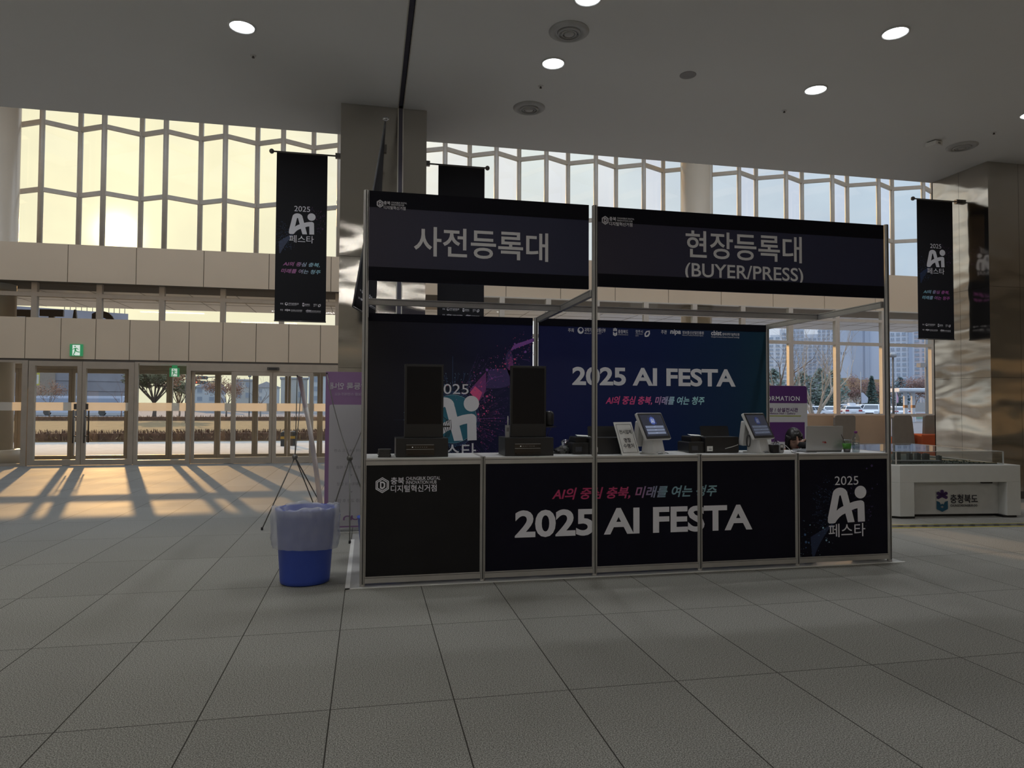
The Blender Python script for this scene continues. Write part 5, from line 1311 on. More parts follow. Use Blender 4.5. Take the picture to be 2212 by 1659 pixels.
g = MB(); write(g, plT, 'CHUNGCHEONGBUK-DO', uv(plT, 2052, 1094)[0], uv(plT, 2110, 1093)[0], uv(plT, 2052, 1094.5)[1], uv(plT, 2052, 1089.5)[1], 0.02, h=0.010); g.build('lettering', M_INKD, rec)
MB().box(f1-0.26, f1-0.12, 0.10, 0.145, zr-0.03, zr-0.006).build('spot_lamp', M_BLACK, t, local=True)
# acrylic cover
g = MB(); cz = 0.875
cov = [(0.02, 0.10), (TL-0.16, 0.10), (TL-0.16, D_-0.1), (0.05, D_-0.1), (-0.24, D_-0.45), (-0.24, 0.28)]
n_ = len(cov)
for i in range(n_):
    a, b = cov[i], cov[(i+1) % n_]; g.quad((a[0], a[1], HT), (b[0], b[1], HT), (b[0], b[1], cz), (a[0], a[1], cz))
g.poly([(x, y, cz) for x, y in cov]); cv_ = g.build('acrylic_cover', glass('acrylic sheet', (0.86, 0.88, 0.88), 0.09, 0.95), t, local=True)
g = MB()
for x, y in cov: g.box(x-0.006, x+0.006, y-0.006, y+0.006, HT, cz)
for i in range(n_):
    a, b = Vector((*cov[i], cz)), Vector((*cov[(i+1) % n_], cz)); beam(g, a, b, 0.007, 0.007)
    beam(g, Vector((a.x, a.y, HT+0.004)), Vector((b.x, b.y, HT+0.004)), 0.012, 0.008)
g.build('cover_edge', mat('polished acrylic edge', (0.45, 0.46, 0.45), 0.2), t, local=True)
# scale model of the town
m_ = thing('architectural_model', (p0.x, p0.y, HT), 'grey scale model of a town under the clear cover of the display table', 'scale model', rz=t.rotation_euler.z)
M_MODB = mat('dark model ground', (0.035, 0.045, 0.03), 0.8, var=0.4, scale=20)
M_MOD = mat('grey model card', (0.10, 0.105, 0.10), 0.7)
M_MODS = mat('sand model edge', (0.42, 0.33, 0.20), 0.7)
MB().prism([(x*0.94+0.05, y*0.94+0.06, 0.001) for x, y in cov], [(x*0.94+0.05, y*0.94+0.06, 0.014) for x, y in cov]).build('model_base', M_MODB, m_, local=True)
def modbox(x, y, w__, d__, h__, nm='model_tower', m=None):
    g = MB(); g.box(x-w__/2, x+w__/2, y-d__/2, y+d__/2, 0.012, 0.012+h__)
    for k in range(int(h__/0.012)): g.box(x-w__/2-0.001, x+w__/2+0.001, y-d__/2-0.001, y-d__/2, 0.018+k*0.012, 0.022+k*0.012)
    g.box(x-w__*0.2, x+w__*0.2, y-d__*0.2, y+d__*0.2, 0.012+h__, 0.020+h__)
    g.build(nm, m or M_MOD, m_, local=True)
for (px, hh, ww, y) in ((1967, .115, .075, .62), (1982, .125, .06, .85), (1996, .118, .07, .66), (2000, .13, .05, 1.0), (2020, .105, .055, .6), (2041, .105, .06, .62), (2058, .10, .075, .6), (2084, .075, .045, .55), (1933, .09, .06, .55), (1942, .085, .06, .5)):
    lx = (px-1944)/(2190-1944)*(TL-0.15)+0.02
    lx = lx+y*0.10*(1 if px > 1944 else 0)-(0.02 if px < 1944 else 0)
    modbox(lx, y, ww, 0.06, hh)
g = MB(); g.prism([(0.08, 0.22, 0.013), (0.75, 0.20, 0.013), (0.80, 0.34, 0.013), (0.12, 0.36, 0.013)], [(0.08, 0.22, 0.045), (0.75, 0.20, 0.042), (0.80, 0.34, 0.042), (0.12, 0.36, 0.045)]); g.build('model_hall', M_MOD, m_, local=True)
g = MB(); rd = random.Random(14)
for i in range(130):
    x = rd.uniform(0.06, 1.35); y = rd.choice((0.18, 0.40, 0.45, 0.5))+rd.uniform(-.015, .015)
    g.ball((x, y, 0.019), rd.uniform(0.006, 0.011), 6, 4)
o = g.build('model_trees', mat('model tree sponge', (0.02, 0.03, 0.015), 0.9), m_, local=True); o['kind'] = 'stuff'
g = MB(); g.prism([(0.9, 0.9, 0.013), (1.5, 0.16, 0.013), (TL-0.2, 0.16, 0.013), (TL-0.2, 0.25, 0.013), (1.05, 1.0, 0.013)], [(0.9, 0.9, 0.020), (1.5, 0.16, 0.020), (TL-0.2, 0.16, 0.020), (TL-0.2, 0.25, 0.020), (1.05, 1.0, 0.020)]); g.build('model_road', M_MODS, m_, local=True)
# floor tape in front of the table
fa, fb = atZ(1932, 1140, 0), atZ(2212, 1136, 0)
g = MB(); dx = (fb-fa).normalized(); ny = Vector((-dx.y, dx.x, 0))
a = fa-dx*0.6; b = fb+dx*1.5
def strip(w0, w1, z, mi): g.prism([a+ny*w0+Vector((0, 0, 0.0006)), b+ny*w0+Vector((0, 0, 0.0006)), b+ny*w1+Vector((0, 0, 0.0006)), a+ny*w1+Vector((0, 0, 0.0006))], [a+ny*w0+Vector((0, 0, z)), b+ny*w0+Vector((0, 0, z)), b+ny*w1+Vector((0, 0, z)), a+ny*w1+Vector((0, 0, z))], mi)
strip(-0.035, 0.0, 0.002, 0); strip(0.0, 0.165, 0.0018, 1); strip(0.165, 0.19, 0.002, 0)
for k in range(28):
    c_ = a+dx*(0.16*k); g.poly([c_+ny*0.004+Vector((0, 0, 0.0022)), c_+dx*0.07+ny*0.004+Vector((0, 0, 0.0022)), c_+dx*0.19+ny*0.16+Vector((0, 0, 0.0022)), c_+dx*0.12+ny*0.16+Vector((0, 0, 0.0022))], 2)
single('hazard_tape', g, [mat('yellow tape', (0.42, 0.36, 0.02), 0.5), mat('grey tape', (0.07, 0.068, 0.06), 0.6), mat('black tape', (0.02, 0.02, 0.02), 0.5)], 'black and grey striped floor tape with yellow edges before the display table', 'tape')

# ---------------------------------------------------------------- lounge seats by the windows
M_WOOD = mat('pale wood veneer', (0.60, 0.43, 0.29), 0.45, var=0.05, scale=2)
M_TAUPE = mat('taupe upholstery', (0.25, 0.215, 0.175), 0.85, bump=0.2, bscale=120)
M_ORANGE = mat('orange upholstery', (0.48, 0.085, 0.02), 0.8)
Yq = 12.0
xa, xb = atY(1690, 897, Yq).x, atY(1907, 897, Yq).x
t = thing('lounge_bench', ((xa+xb)/2, Yq, 0), 'long pale wood bench with a high sunlit back, below the parking lot windows', 'bench')
MB().box(xa-1.9, xb+0.25, Yq, Yq+0.06, 0, 1.25).build('back_panel', M_WOOD, t, bevel=0.006)
MB().box(xa-1.9, xb+0.25, Yq+0.06, Yq+0.62, 0.12, 0.44).build('seat', M_ORANGE, t, bevel=0.02)
MB().box(xa-1.9, xa-1.85, Yq-0.3, Yq+0.6, 0, 1.25).build('end_panel', M_WOOD, t)
MB().box(xa-0.03, xa+0.03, Yq-0.55, Yq, 0, 1.25).build('divider', M_WOOD, t)
def pod(px0, px1, px2, px3, Y, label, cushion=None, group='taupe high-backed seat wings'):
    a0, a1 = atY(px0, 898, Y).x, atY(px1, 898, Y).x; b0, b1 = atY(px2, 960, Y).x, atY(px3, 960, Y).x
    t = thing('high_back_seat', ((a0+a1)/2, Y, 0), label, 'seat', group)
    z1 = 1.255; z0 = 0.08; sl = lambda a, b, z: a+(b-a)*(z1-z)/(z1-0.55)
    r = 0.06; pts = [(sl(b0, b0, z0), z0), (sl(a1, b1, z0), z0), (a1+0.01, z1-r), (a1-r*0.3, z1-r*0.3), (a1-r, z1), (a0+r, z1), (a0+r*0.3, z1-r*0.3), (a0, z1-r)]
    MB().prism([(x, Y, z) for x, z in pts], [(x, Y+0.08, z) for x, z in pts]).build('back_wing', M_TAUPE, t, bevel=0.012)
    if cushion: MB().box(cushion[0], cushion[1], Y+cushion[3], Y+cushion[3]+0.5, 0.10, cushion[2]).build('seat_cushion', M_ORANGE, t, bevel=0.03)
    MB().box(a0+0.1, a1-0.05, Y+0.02, Y+0.06, 0.0, 0.10).build('leg', M_DARK, t)
pod(1804, 1848, 1803, 1848, 11.7, 'taupe high-backed seat wing standing in front of the sunlit wood bench')
pod(1931, 1970, 1931, 1977, 11.7, 'taupe high-backed seat between the booth post and the outdoor view', (atY(1950, 950, 11.85).x, atY(1982, 950, 11.85).x, atY(1980, 945, 11.85).z, 0.1))
pod(1998, 2045, 1995, 2055, 11.7, 'taupe high-backed seat with an orange cushion beside the steel column', (atY(1992, 940, 11.55).x, atY(2060, 940, 11.55).x, atY(1998, 938, 11.55).z, -0.16))
# ---------------------------------------------------------------- the woman seated behind the counter
M_SKIN = mat('skin', (0.40, 0.235, 0.175), 0.5, var=0.05, scale=20)
M_HAIR = mat('black hair', (0.012, 0.009, 0.009), 0.4, var=0.2, scale=60)
M_JACK = mat('black jacket', (0.018, 0.017, 0.019), 0.8, bump=0.2, bscale=80)
M_TROU = mat('dark trousers', (0.02, 0.02, 0.026), 0.8)
hc = atY(1715.5, 949.5, 3.02)
Xh, Yh, Zh = hc.x, hc.y, hc.z
per = thing('person', (Xh, 3.2, 0), 'woman with black hair and dark jacket, looking down with chin on hand behind the counter', 'person')
def bake(mb_name, verts, edges, radii, sub=2, extra=None):
    me = bpy.data.meshes.new(mb_name); me.from_pydata([tuple(v) for v in verts], edges, [])
    o = bpy.data.objects.new(mb_name, me); COL.objects.link(o)
    sk = o.modifiers.new('skin', 'SKIN'); sk.use_smooth_shade = True; sk.branch_smoothing = 0.4
    for i, r in enumerate(radii):
        d = me.skin_vertices[0].data[i]; d.radius = r if isinstance(r, tuple) else (r, r); d.use_root = (i == 0)
    sb = o.modifiers.new('sub', 'SUBSURF'); sb.levels = sub; sb.render_levels = sub
    out = bpy.data.meshes.new_from_object(o.evaluated_get(bpy.context.evaluated_depsgraph_get()))
    bpy.data.objects.remove(o); return out
V = Vector
sL, sR = V((Xh+0.165, 3.16, 0.905)), V((Xh-0.165, 3.16, 0.905))
el = atY(1739.5, 974, 2.84); el = V((el.x, 2.84, 1.075))
wr = atY(1724.5, 959.5, 2.86); wr = V((wr.x, 2.87, wr.z))
J = [V((Xh, 3.24, 0.52)), V((Xh, 3.25, 0.68)), V((Xh, 3.21, 0.82)), V((Xh, 3.16, 0.93)), V((Xh-0.002, 3.09, 1.02)), V((Xh, 3.05, 1.09)),
     sL, V((Xh+0.23, 3.02, 0.96)), el, wr, sR, V((Xh-0.24, 3.08, 0.72)), V((Xh-0.16, 2.92, 0.63)),
     V((Xh+0.10, 3.20, 0.50)), V((Xh+0.11, 2.88, 0.53)), V((Xh+0.11, 2.93, 0.10)), V((Xh+0.11, 2.83, 0.045)),
     V((Xh-0.10, 3.20, 0.50)), V((Xh-0.11, 2.88, 0.53)), V((Xh-0.11, 2.93, 0.10)), V((Xh-0.11, 2.83, 0.045))]
E_ = [(0, 1), (1, 2), (2, 3), (3, 4), (4, 5), (3, 6), (6, 7), (7, 8), (8, 9), (3, 10), (10, 11), (11, 12), (0, 13), (13, 14), (14, 15), (15, 16), (0, 17), (17, 18), (18, 19), (19, 20)]
RA = [0.13, 0.115, 0.12, 0.075, 0.047, 0.05, 0.055, 0.046, 0.038, 0.026, 0.055, 0.042, 0.026, 0.085, 0.058, 0.038, 0.032, 0.085, 0.058, 0.038, 0.032]
body = bake('b', J, E_, RA)
# head
def head_dir(n=40, m=30):
    vs = []; fs = []
    def g(x, s): return math.exp(-(x/s)**2)
    for i in range(m+1):
        t = PI*i/m
        for k in range(n):
            a = 2*PI*k/n; d = V((math.sin(t)*math.cos(a), math.sin(t)*math.sin(a), math.cos(t)))
            x, y, z = d.x*0.076, d.y*0.095, d.z*0.118
            f = max(0, -d.y)                                   # towards the face
            if z < 0: x *= 1-0.28*(-z/0.118)**1.4; y *= 1-0.10*(-z/0.118)
            if d.y > 0 and z < -0.03: y *= 0.78
            y -= f*(0.015*g(x, 0.010)*g(z+0.020, 0.016)+0.006*g(x, 0.008)*g(z-0.004, 0.018))          # nose
            y += f*0.010*(g(x-0.031, 0.016)+g(x+0.031, 0.016))*g(z-0.004, 0.013)                      # eye sockets
            y -= f*0.005*g(z-0.024, 0.010)*g(x, 0.05)                                                 # brow
            y -= f*0.009*g(x, 0.020)*g(z+0.055, 0.012)                                                # lips
            y -= f*0.012*g(x, 0.022)*g(z+0.095, 0.018)                                                # chin
            vs.append(V((x, y, z)))
    for i in range(m):
        for k in range(n): fs.append((i*n+k, (i+1)*n+k, (i+1)*n+(k+1) % n, i*n+(k+1) % n))
    return vs, fs
HM = Matrix.Translation((Xh, Yh, Zh)) @ Matrix.Rotation(math.radians(-17), 4, 'Z') @ Matrix.Rotation(math.radians(-6), 4, 'Y') @ Matrix.Rotation(math.radians(13), 4, 'X')
g = MB(); g.mesh(body, Matrix.Identity(4))
g.T = HM; vs, fs = head_dir(); g.add(vs, fs, 0, True)
for s_ in (-1, 1): g.ball((s_*0.076, 0.012, -0.008), 0.022, 10, 8, sc=(0.35, 0.75, 1.25))       # ears
g.T = None
# hand under the chin: palm, four bent fingers, thumb
pd = V((0.74, 0.02, 0.40)).normalized()
pc = wr+pd*0.045
hv = [wr, wr+pd*0.03, pc]
hm = bake('h', hv, [(0, 1), (1, 2)], [(0.024, 0.018), (0.034, 0.018), (0.038, 0.017)], 2)
g.mesh(hm, Matrix.Identity(4))
side = V((0.10, -0.95, 0.28)).normalized(); nrm = pd.cross(side).normalized()
for k, (ln, sp) in enumerate(((0.062, -0.030), (0.072, -0.010), (0.066, 0.010), (0.052, 0.028))):
    b0 = pc+pd*0.012+side*sp*0.9
    c1 = b0+pd*ln*0.45+V((0, 0, 0.006)); c2 = c1+(pd*0.75+V((0.15, 0.0, -0.72))).normalized()*ln*0.34; c3 = c2+V((-0.25, 0.05, -0.95)).normalized()*ln*0.26
    fm_ = bake('f', [b0-pd*0.02, b0, c1, c2, c3], [(0, 1), (1, 2), (2, 3), (3, 4)], [0.010, 0.0095, 0.0088, 0.008, 0.0066], 2)
    g.mesh(fm_, Matrix.Identity(4))
tb = wr+pd*0.030+side*-0.026
fm_ = bake('f', [tb, tb+V((0.004, 0.015, 0.030)), tb+V((0.002, 0.018, 0.055)), tb+V((-0.006, 0.016, 0.072))], [(0, 1), (1, 2), (2, 3)], [0.012, 0.011, 0.0095, 0.0075], 2)
g.mesh(fm_, Matrix.Identity(4))
# the hand in the lap
w2 = J[12]; pd2 = V((0.55, -0.5, -0.28)).normalized(); s2 = V((0.6, 0.7, 0)).normalized()
hm = bake('h', [w2, w2+pd2*0.04, w2+pd2*0.075], [(0, 1), (1, 2)], [(0.026, 0.018), (0.036, 0.018), (0.038, 0.016)], 2); g.mesh(hm, Matrix.Identity(4))
for ln, sp in ((0.07, -0.028), (0.078, -0.009), (0.072, 0.010), (0.055, 0.027)):
    b0 = w2+pd2*0.08+s2*sp; fm_ = bake('f', [b0-pd2*0.02, b0, b0+pd2*ln*0.5, b0+pd2*ln*0.85+V((0, 0, -0.02)), b0+pd2*ln+V((0, 0, -0.035))], [(0, 1), (1, 2), (2, 3), (3, 4)], [0.010, 0.0095, 0.009, 0.008, 0.0066], 2); g.mesh(fm_, Matrix.Identity(4))
fm_ = bake('f', [w2+pd2*0.03+s2*0.03, w2+pd2*0.055+s2*0.055, w2+pd2*0.085+s2*0.06], [(0, 1), (1, 2)], [0.012, 0.0105, 0.0085], 2); g.mesh(fm_, Matrix.Identity(4))
tmp = g.build('tmp', M_SKIN); rm = tmp.modifiers.new('fuse', 'REMESH'); rm.mode = 'VOXEL'; rm.voxel_size = 0.0042; rm.use_smooth_shade = True
sm = tmp.modifiers.new('soft', 'SMOOTH'); sm.factor = 0.5; sm.iterations = 2
me = bpy.data.meshes.new_from_object(tmp.evaluated_get(bpy.context.evaluated_depsgraph_get())); bpy.data.objects.remove(tmp)
g = MB(); g.add([v.co.copy() for v in me.vertices], [tuple(p.vertices) for p in me.polygons], 0, True); g.build('body', M_SKIN, per)
# clothes
jk = bake('j', [J[i] for i in (0, 1, 2, 3, 6, 7, 8, 9, 10, 11, 12)], [(0, 1), (1, 2), (2, 3), (3, 4), (4, 5), (5, 6), (6, 7), (3, 8), (8, 9), (9, 10)],
          [0.15, 0.135, 0.14, 0.088, 0.072, 0.058, 0.044, 0.028, 0.072, 0.056, 0.036], 2)
g = MB(); g.add([v.co.copy() for v in jk.vertices], [tuple(p.vertices) for p in jk.polygons], 0, True)
g.tube([J[3]+V((0.075*math.cos(a), 0.065*math.sin(a)-0.03, 0.035)) for a in [k*PI/9 for k in range(18)]], 0.022, 8, closed=True)
g.build('jacket', M_JACK, per)
tr = bake('t', [J[i] for i in (0, 13, 14, 15, 17, 18, 19)], [(0, 1), (1, 2), (2, 3), (0, 4), (4, 5), (5, 6)], [0.14, 0.095, 0.07, 0.052, 0.095, 0.07, 0.052], 2)
g = MB(); g.add([v.co.copy() for v in tr.vertices], [tuple(p.vertices) for p in tr.polygons], 0, True); g.build('trousers', M_TROU, per)
for s_ in (1, -1):
    g = MB(); x = Xh+0.11*s_; g.ball((x, 2.86, 0.035), 0.05, 14, 10, sc=(0.85, 2.4, 0.7)); g.box(x-0.04, x+0.04, 2.76, 2.97, 0.0, 0.02); g.build('shoe', M_BLACK, per)
# hair
g = MB(); g.T = HM; n, m = 64, 44; vs = []; keep = []
rd = random.Random(1)
for i in range(m+1):
    t = PI*0.80*i/m
    for k in range(n):
        a = 2*PI*k/n; d = V((math.sin(t)*math.cos(a), math.sin(t)*math.sin(a), math.cos(t)))
        r = 1.13+0.012*math.sin(k*2.2)+0.010*math.sin(k*5.1+i*0.3)
        x, y, z = d.x*0.076*r, d.y*0.097*r+0.004, d.z*0.118*(1.10 if d.z > 0 else 1.05)
        if z < 0 and d.y > -0.3: x *= 1.02; y *= 1.0
        vs.append(V((x, y, z)))
fs = []
for i in range(m):
    for k in range(n):
        q = (i*n+k, (i+1)*n+k, (i+1)*n+(k+1) % n, i*n+(k+1) % n)
        c_ = sum((vs[j] for j in q), V((0, 0, 0)))/4
        part = 0.056-0.42*abs(c_.x-0.012)+0.005*math.sin(k*2.7)            # parted fringe
        face = c_.y < -0.030 and c_.z < part and abs(c_.x) < 0.068
        side = -0.030 <= c_.y < 0.004 and c_.z < -0.03 and False
        if not face and not side: fs.append(q)
g.add(vs, fs, 0, True)
for s_ in (-1, 1):                                                             # strands beside the face
    for j in range(5):
        g.tube([V((s_*(0.052+0.006*j), -0.074+0.014*j, 0.055)), V((s_*(0.073+0.003*j), -0.052+0.014*j, 0.01)), V((s_*(0.077+0.002*j), -0.040+0.014*j, -0.05)), V((s_*(0.070+0.002*j), -0.034+0.014*j, -0.10-0.006*j))], [0.008, 0.008, 0.007, 0.003], 7)
for j in range(7):
    x = -0.035+0.011*j
    g.tube([V((x*0.4+0.004, -0.070, 0.102)), V((x, -0.098, 0.072)), V((x*1.15, -0.102, 0.048-0.3*abs(x))), V((x*1.3, -0.099, 0.030-0.4*abs(x)))], [0.007, 0.006, 0.004, 0.001], 6)
g.ball((0, 0.085, -0.06), 0.06, 14, 10, sc=(1.0, 0.6, 1.2))
o = g.build('hair', M_HAIR, per); so_ = o.modifiers.new('thick', 'SOLIDIFY'); so_.thickness = 0.006
M_LIP = mat('lips', (0.30, 0.085, 0.08), 0.45); M_LASH = mat('lashes', (0.02, 0.012, 0.012), 0.6)
for s_ in (-1, 1):
    g = MB(); g.T = HM
    pts = [V((s_*0.031+0.0155*math.cos(a), -0.0855-0.0025*math.sin(a), 0.0+0.0045*-math.sin(a))) for a in [PI*k/8 for k in range(9)]]
    g.tube(pts, 0.0016, 6); g.build('eyelashes', M_LASH, per)
    g = MB(); g.T = HM; g.tube([V((s_*0.013, -0.096, 0.024)), V((s_*0.030, -0.093, 0.029)), V((s_*0.047, -0.080, 0.022))], [0.0028, 0.0032, 0.0016], 6); g.build('eyebrow', M_LASH, per)
g = MB(); g.T = HM; g.ball((0, -0.0945, -0.052), 0.018, 12, 8, sc=(1.05, 0.35, 0.22)); g.ball((0, -0.094, -0.060), 0.016, 12, 8, sc=(1.0, 0.38, 0.26)); g.build('lips', M_LIP, per)
# pen and chair
a, b = atY(1734.5, 949, 2.86), atY(1733, 958, 2.86)
g = MB(); g.tube([tuple(a), tuple(b+(b-a)*1.0)], 0.005, 8); single('pen', g, mat('white pen', (0.75, 0.75, 0.74), 0.3), 'short white pen held between the fingers of the seated woman', 'pen')
ch = thing('stool_chair', (Xh, 3.25, 0), 'dark chair under the woman behind the counter', 'chair')
MB().rbox(-0.22, 0.22, -0.20, 0.22, 0.345, 0.395, 0.05, axis='z').build('seat', M_BLACK, ch, local=True)
MB().rbox(-0.20, 0.20, 0.235, 0.265, 0.50, 0.80, 0.04, axis='y').build('backrest', M_BLACK, ch, local=True)
for sx in (-0.19, 0.19):
    MB().tube([(sx, -0.17, 0), (sx, -0.17, 0.345)], 0.012).build('leg', M_GREYM, ch, local=True)
    MB().tube([(sx, 0.20, 0), (sx, 0.20, 0.36), (sx, 0.25, 0.78)], 0.012).build('leg', M_GREYM, ch, local=True)
# ---------------------------------------------------------------- outdoors
def atD(px, D, z=0.0, py=870):
    p = CAM+ray(px, py)*D; return Vector((p.x, p.y, z))
def atR(px, D, pm, z=0.0):
    r_ = ray(px, 870); r_ = Vector((r_.x, r_.y, 0)).normalized(); m_ = ray(pm, 870); m_ = Vector((m_.x, m_.y, 0)); p = CAM+r_*(D*m_.length); return Vector((p.x, p.y, z))
def zD(px, py, D): return (CAM+ray(px, py)*D).z
M_PAVE = mat('pale paving', (0.50, 0.46, 0.41), 0.85, var=0.10, scale=3, bump=0.3, bscale=6)
M_LAWN = mat('dry winter lawn', (0.21, 0.14, 0.06), 0.95, var=0.25, scale=1.5, bump=0.4, bscale=30)
M_ASPH = mat('asphalt', (0.16, 0.165, 0.18), 0.9, var=0.1, scale=2)
struct('pavement', MB().box(-160, 260, 16.6, 25.2, -0.3, -0.01), M_PAVE)
struct('lawn', MB().box(-160, 14, 25.2, 60, -0.3, 0.02), M_LAWN)
struct('parking_lot', MB().box(14, 260, 25.2, 190, -0.3, 0.05), M_ASPH)
struct('road', MB().box(-260, 14, 60, 260, -0.9, -0.4), M_ASPH)
struct('far_field', MB().box(-260, 600, 190, 500, -1.2, -0.42), mat('far ground', (0.25, 0.24, 0.20), 0.95))
# hedges: twiggy clipped shrubs
M_HEDGE = mat('brown hedge twigs', (0.16, 0.085, 0.05), 0.9, var=0.35, scale=5)
M_HEDGE2 = mat('straw twigs', (0.34, 0.23, 0.11), 0.9, var=0.3, scale=5)
def hedge(name, x0, x1, y, dep, ht, n, label, seed):
    rd = random.Random(seed); g = MB()
    g.box(x0, x1, y+0.1, y+dep-0.1, 0, ht*0.72, 0)
    for i in range(n):
        x = rd.uniform(x0, x1); yy = y+rd.uniform(0, dep); z0 = rd.uniform(0, ht*0.55); h_ = ht*rd.uniform(0.75, 1.12)
        dx, dy = rd.gauss(0, 0.06), rd.gauss(0, 0.06); w_ = rd.uniform(0.006, 0.020)
        mi = 1 if rd.random() < 0.38 and z0 < ht*0.35 else 0
        g.add([(x-w_, yy, z0), (x+w_, yy, z0), (x+dx+w_*0.5, yy+dy, h_ if mi == 0 else h_*0.5), (x+dx-w_*0.8, yy+dy+0.02, (h_ if mi == 0 else h_*0.5)*rd.uniform(0.85, 1))], [(0, 1, 2, 3)], mi)
    o = g.build(name, [M_HEDGE, M_HEDGE2]); tag(o, label, 'hedge', None, 'stuff'); return o
hedge('near_hedge', -34, 7, 25.3, 0.8, 0.42, 9000, 'low brown winter hedge along the pavement outside the entrance doors', 1)
hedge('far_hedge', -52, 12, 57.5, 1.0, 0.46, 2600, 'far low brown hedge at the back of the dry lawn', 2)
# tree makers
M_BARK = mat('grey brown bark', (0.20, 0.155, 0.12), 0.9, var=0.2, scale=8)
M_BARKP = mat('pale bark', (0.38, 0.33, 0.27), 0.9, var=0.2, scale=8)
def branches(g, p, d, L_, r, depth, rd, spread=0.55, kids=(2, 3), up=0.12, shrink=0.72, mi=0, tips=None, n=6):
    pts = [p]; q = p.copy(); dd = d.copy(); k = 4
    for i in range(k):
        dd = (dd+Vector((rd.gauss(0, 0.10), rd.gauss(0, 0.10), rd.gauss(0, 0.06)+up*0.4))).normalized(); q = q+dd*L_/k; pts.append(q.copy())
    rs = [r*(1-0.38*i/k) for i in range(k+1)]
    g.tube(pts, rs, n if depth > 1 else 4, mi)
    if depth == 0:
        if tips is not None: tips.append(q)
        return
    for j in range(rd.choice(kids)):
        f = rd.uniform(0.5, 1.0) if j else 1.0
        b = pts[min(k, int(f*k))]
        ax = dd.orthogonal().normalized(); ax.rotate(Matrix.Rotation(rd.uniform(0, 2*PI), 3, dd))
        nd = (dd+ax*rd.uniform(0.5, 1.25)*spread*1.6+Vector((0, 0, up))).normalized()
        branches(g, b, nd, L_*shrink*rd.uniform(0.8, 1.15), rs[-1]*rd.uniform(0.62, 0.85), depth-1, rd, spread, kids, up, shrink, mi, tips, n)
def leafy(g, tips, rd, r, n, size, mi=0, flat=1.0):
    for c in tips:
        for i in range(n):
            v = Vector((rd.gauss(0, 1), rd.gauss(0, 1), rd.gauss(0, 1)*flat)); v = v.normalized()*r*rd.random()**0.5; v.z *= flat
            p = c+v; a = Vector((rd.gauss(0, 1), rd.gauss(0, 1), rd.gauss(0, 1))).normalized(); b = a.orthogonal().normalized()
            g.add([p-a*size, p-b*size*0.5, p+a*size, p+b*size*0.5], [(0, 1, 2, 3)], mi)
def tree(name, px, D, zb, ht, trunk_r, label, seed, leaf=None, depth=4, first=0.3, lean=(0, 0), kids=(2, 3), spread=0.5, bark=None, leaf_n=22, leaf_s=0.09, leaf_r=0.5, flat=1.0, shrink=0.74, up=0.12, cat='tree', group=None):
    rd = random.Random(seed); b = atD(px, D, zb)
    t = thing(name, tuple(b), label, cat, group)
    g = MB(); tips = []
    L0 = ht*first; p1 = b+Vector((lean[0]*L0, lean[1]*L0, L0))
    g.tube([b, b.lerp(p1, 0.5)+Vector((rd.gauss(0, .03), 0, 0)), p1], [trunk_r*1.15, trunk_r, trunk_r*0.85], 9)
    rem = ht-L0; l1 = rem/sum(shrink**i for i in range(depth+1))*1.15
    for j in range(rd.choice((3, 4))):
        a = 2*PI*j/3.5+rd.uniform(-.4, .4); d = Vector((math.cos(a)*spread*1.5, math.sin(a)*spread*1.5, 1)).normalized()
        branches(g, p1-Vector((0, 0, 0.05)), d, l1*rd.uniform(0.85, 1.2), trunk_r*0.62, depth, rd, spread, kids, up, shrink, 0, tips)
    g.build('trunk_and_branches', bark or M_BARK, t)
    if leaf:
        f = MB(); leafy(f, tips, rd, leaf_r, leaf_n, leaf_s, 0, flat); f.build('foliage', leaf, t)
    return t
M_PINE = mat('hazy pine needles', (0.19, 0.18, 0.10), 0.9, var=0.25, scale=2)
M_PINEG = mat('grey green needles', (0.15, 0.20, 0.17), 0.9, var=0.25, scale=2)
M_RUST = mat('rusty dry leaves', (0.32, 0.17, 0.10), 0.9, var=0.25, scale=2)
M_REDL = mat('dull red twigs', (0.24, 0.15, 0.13), 0.9, var=0.2)
# left: seen through the doors
def umbrella_pine(px, D, zb, zc_, r, label, seed):
    rd = random.Random(seed); b = atD(px, D, zb); t = thing('pine_tree', tuple(b), label, 'tree', 'pine trees beyond the lawn')
    g = MB(); c = Vector((b.x, b.y, zb+(zc_-zb)*0.45)); g.tube([b+Vector((0, 0, 0)), b.lerp(c, 0.5)+Vector((0.06, 0, 0)), c], [0.19*r/2, 0.15*r/2, 0.13*r/2], 9); tips = []
    for i in range(8): a = 2*PI*i/8+rd.uniform(-.3, .3); g.tube([b+Vector((0, 0, 0.25)), b+Vector((math.cos(a)*0.3, math.sin(a)*0.3, 0))], [0.07, 0.02], 5)
    for i in range(16):
        a = 2*PI*i/16+rd.uniform(-.3, .3); rr = r*rd.uniform(0.35, 1.0); e = Vector((c.x+rr*math.cos(a), c.y+rr*math.sin(a), zc_+rd.uniform(-0.35, 0.25)*r*0.6+(1-rr/r)*0.45*r))
        mid = c.lerp(e, 0.5)+Vector((0, 0, -0.05*r)); g.tube([c-Vector((0, 0, rd.uniform(0, 0.25)*(zc_-zb)*0.3)), mid, e], [0.07*r/2, 0.05*r/2, 0.02*r/2], 6)
        tips += [e, mid.lerp(e, 0.6)+Vector((rd.gauss(0, .2), rd.gauss(0, .2), 0.1))]
        for _ in range(2):
            e2 = e+Vector((rd.gauss(0, .22)*r, rd.gauss(0, .22)*r, rd.uniform(0.0, 0.25)*r)); g.tube([mid, e2], [0.03*r/2, 0.012*r/2], 4); tips.append(e2)
    g.build('trunk_and_branches', M_BARK, t)
    f = MB(); leafy(f, tips, rd, r*0.34, 120, 0.05*r, 0, 0.45); f.build('foliage', M_PINE, t)
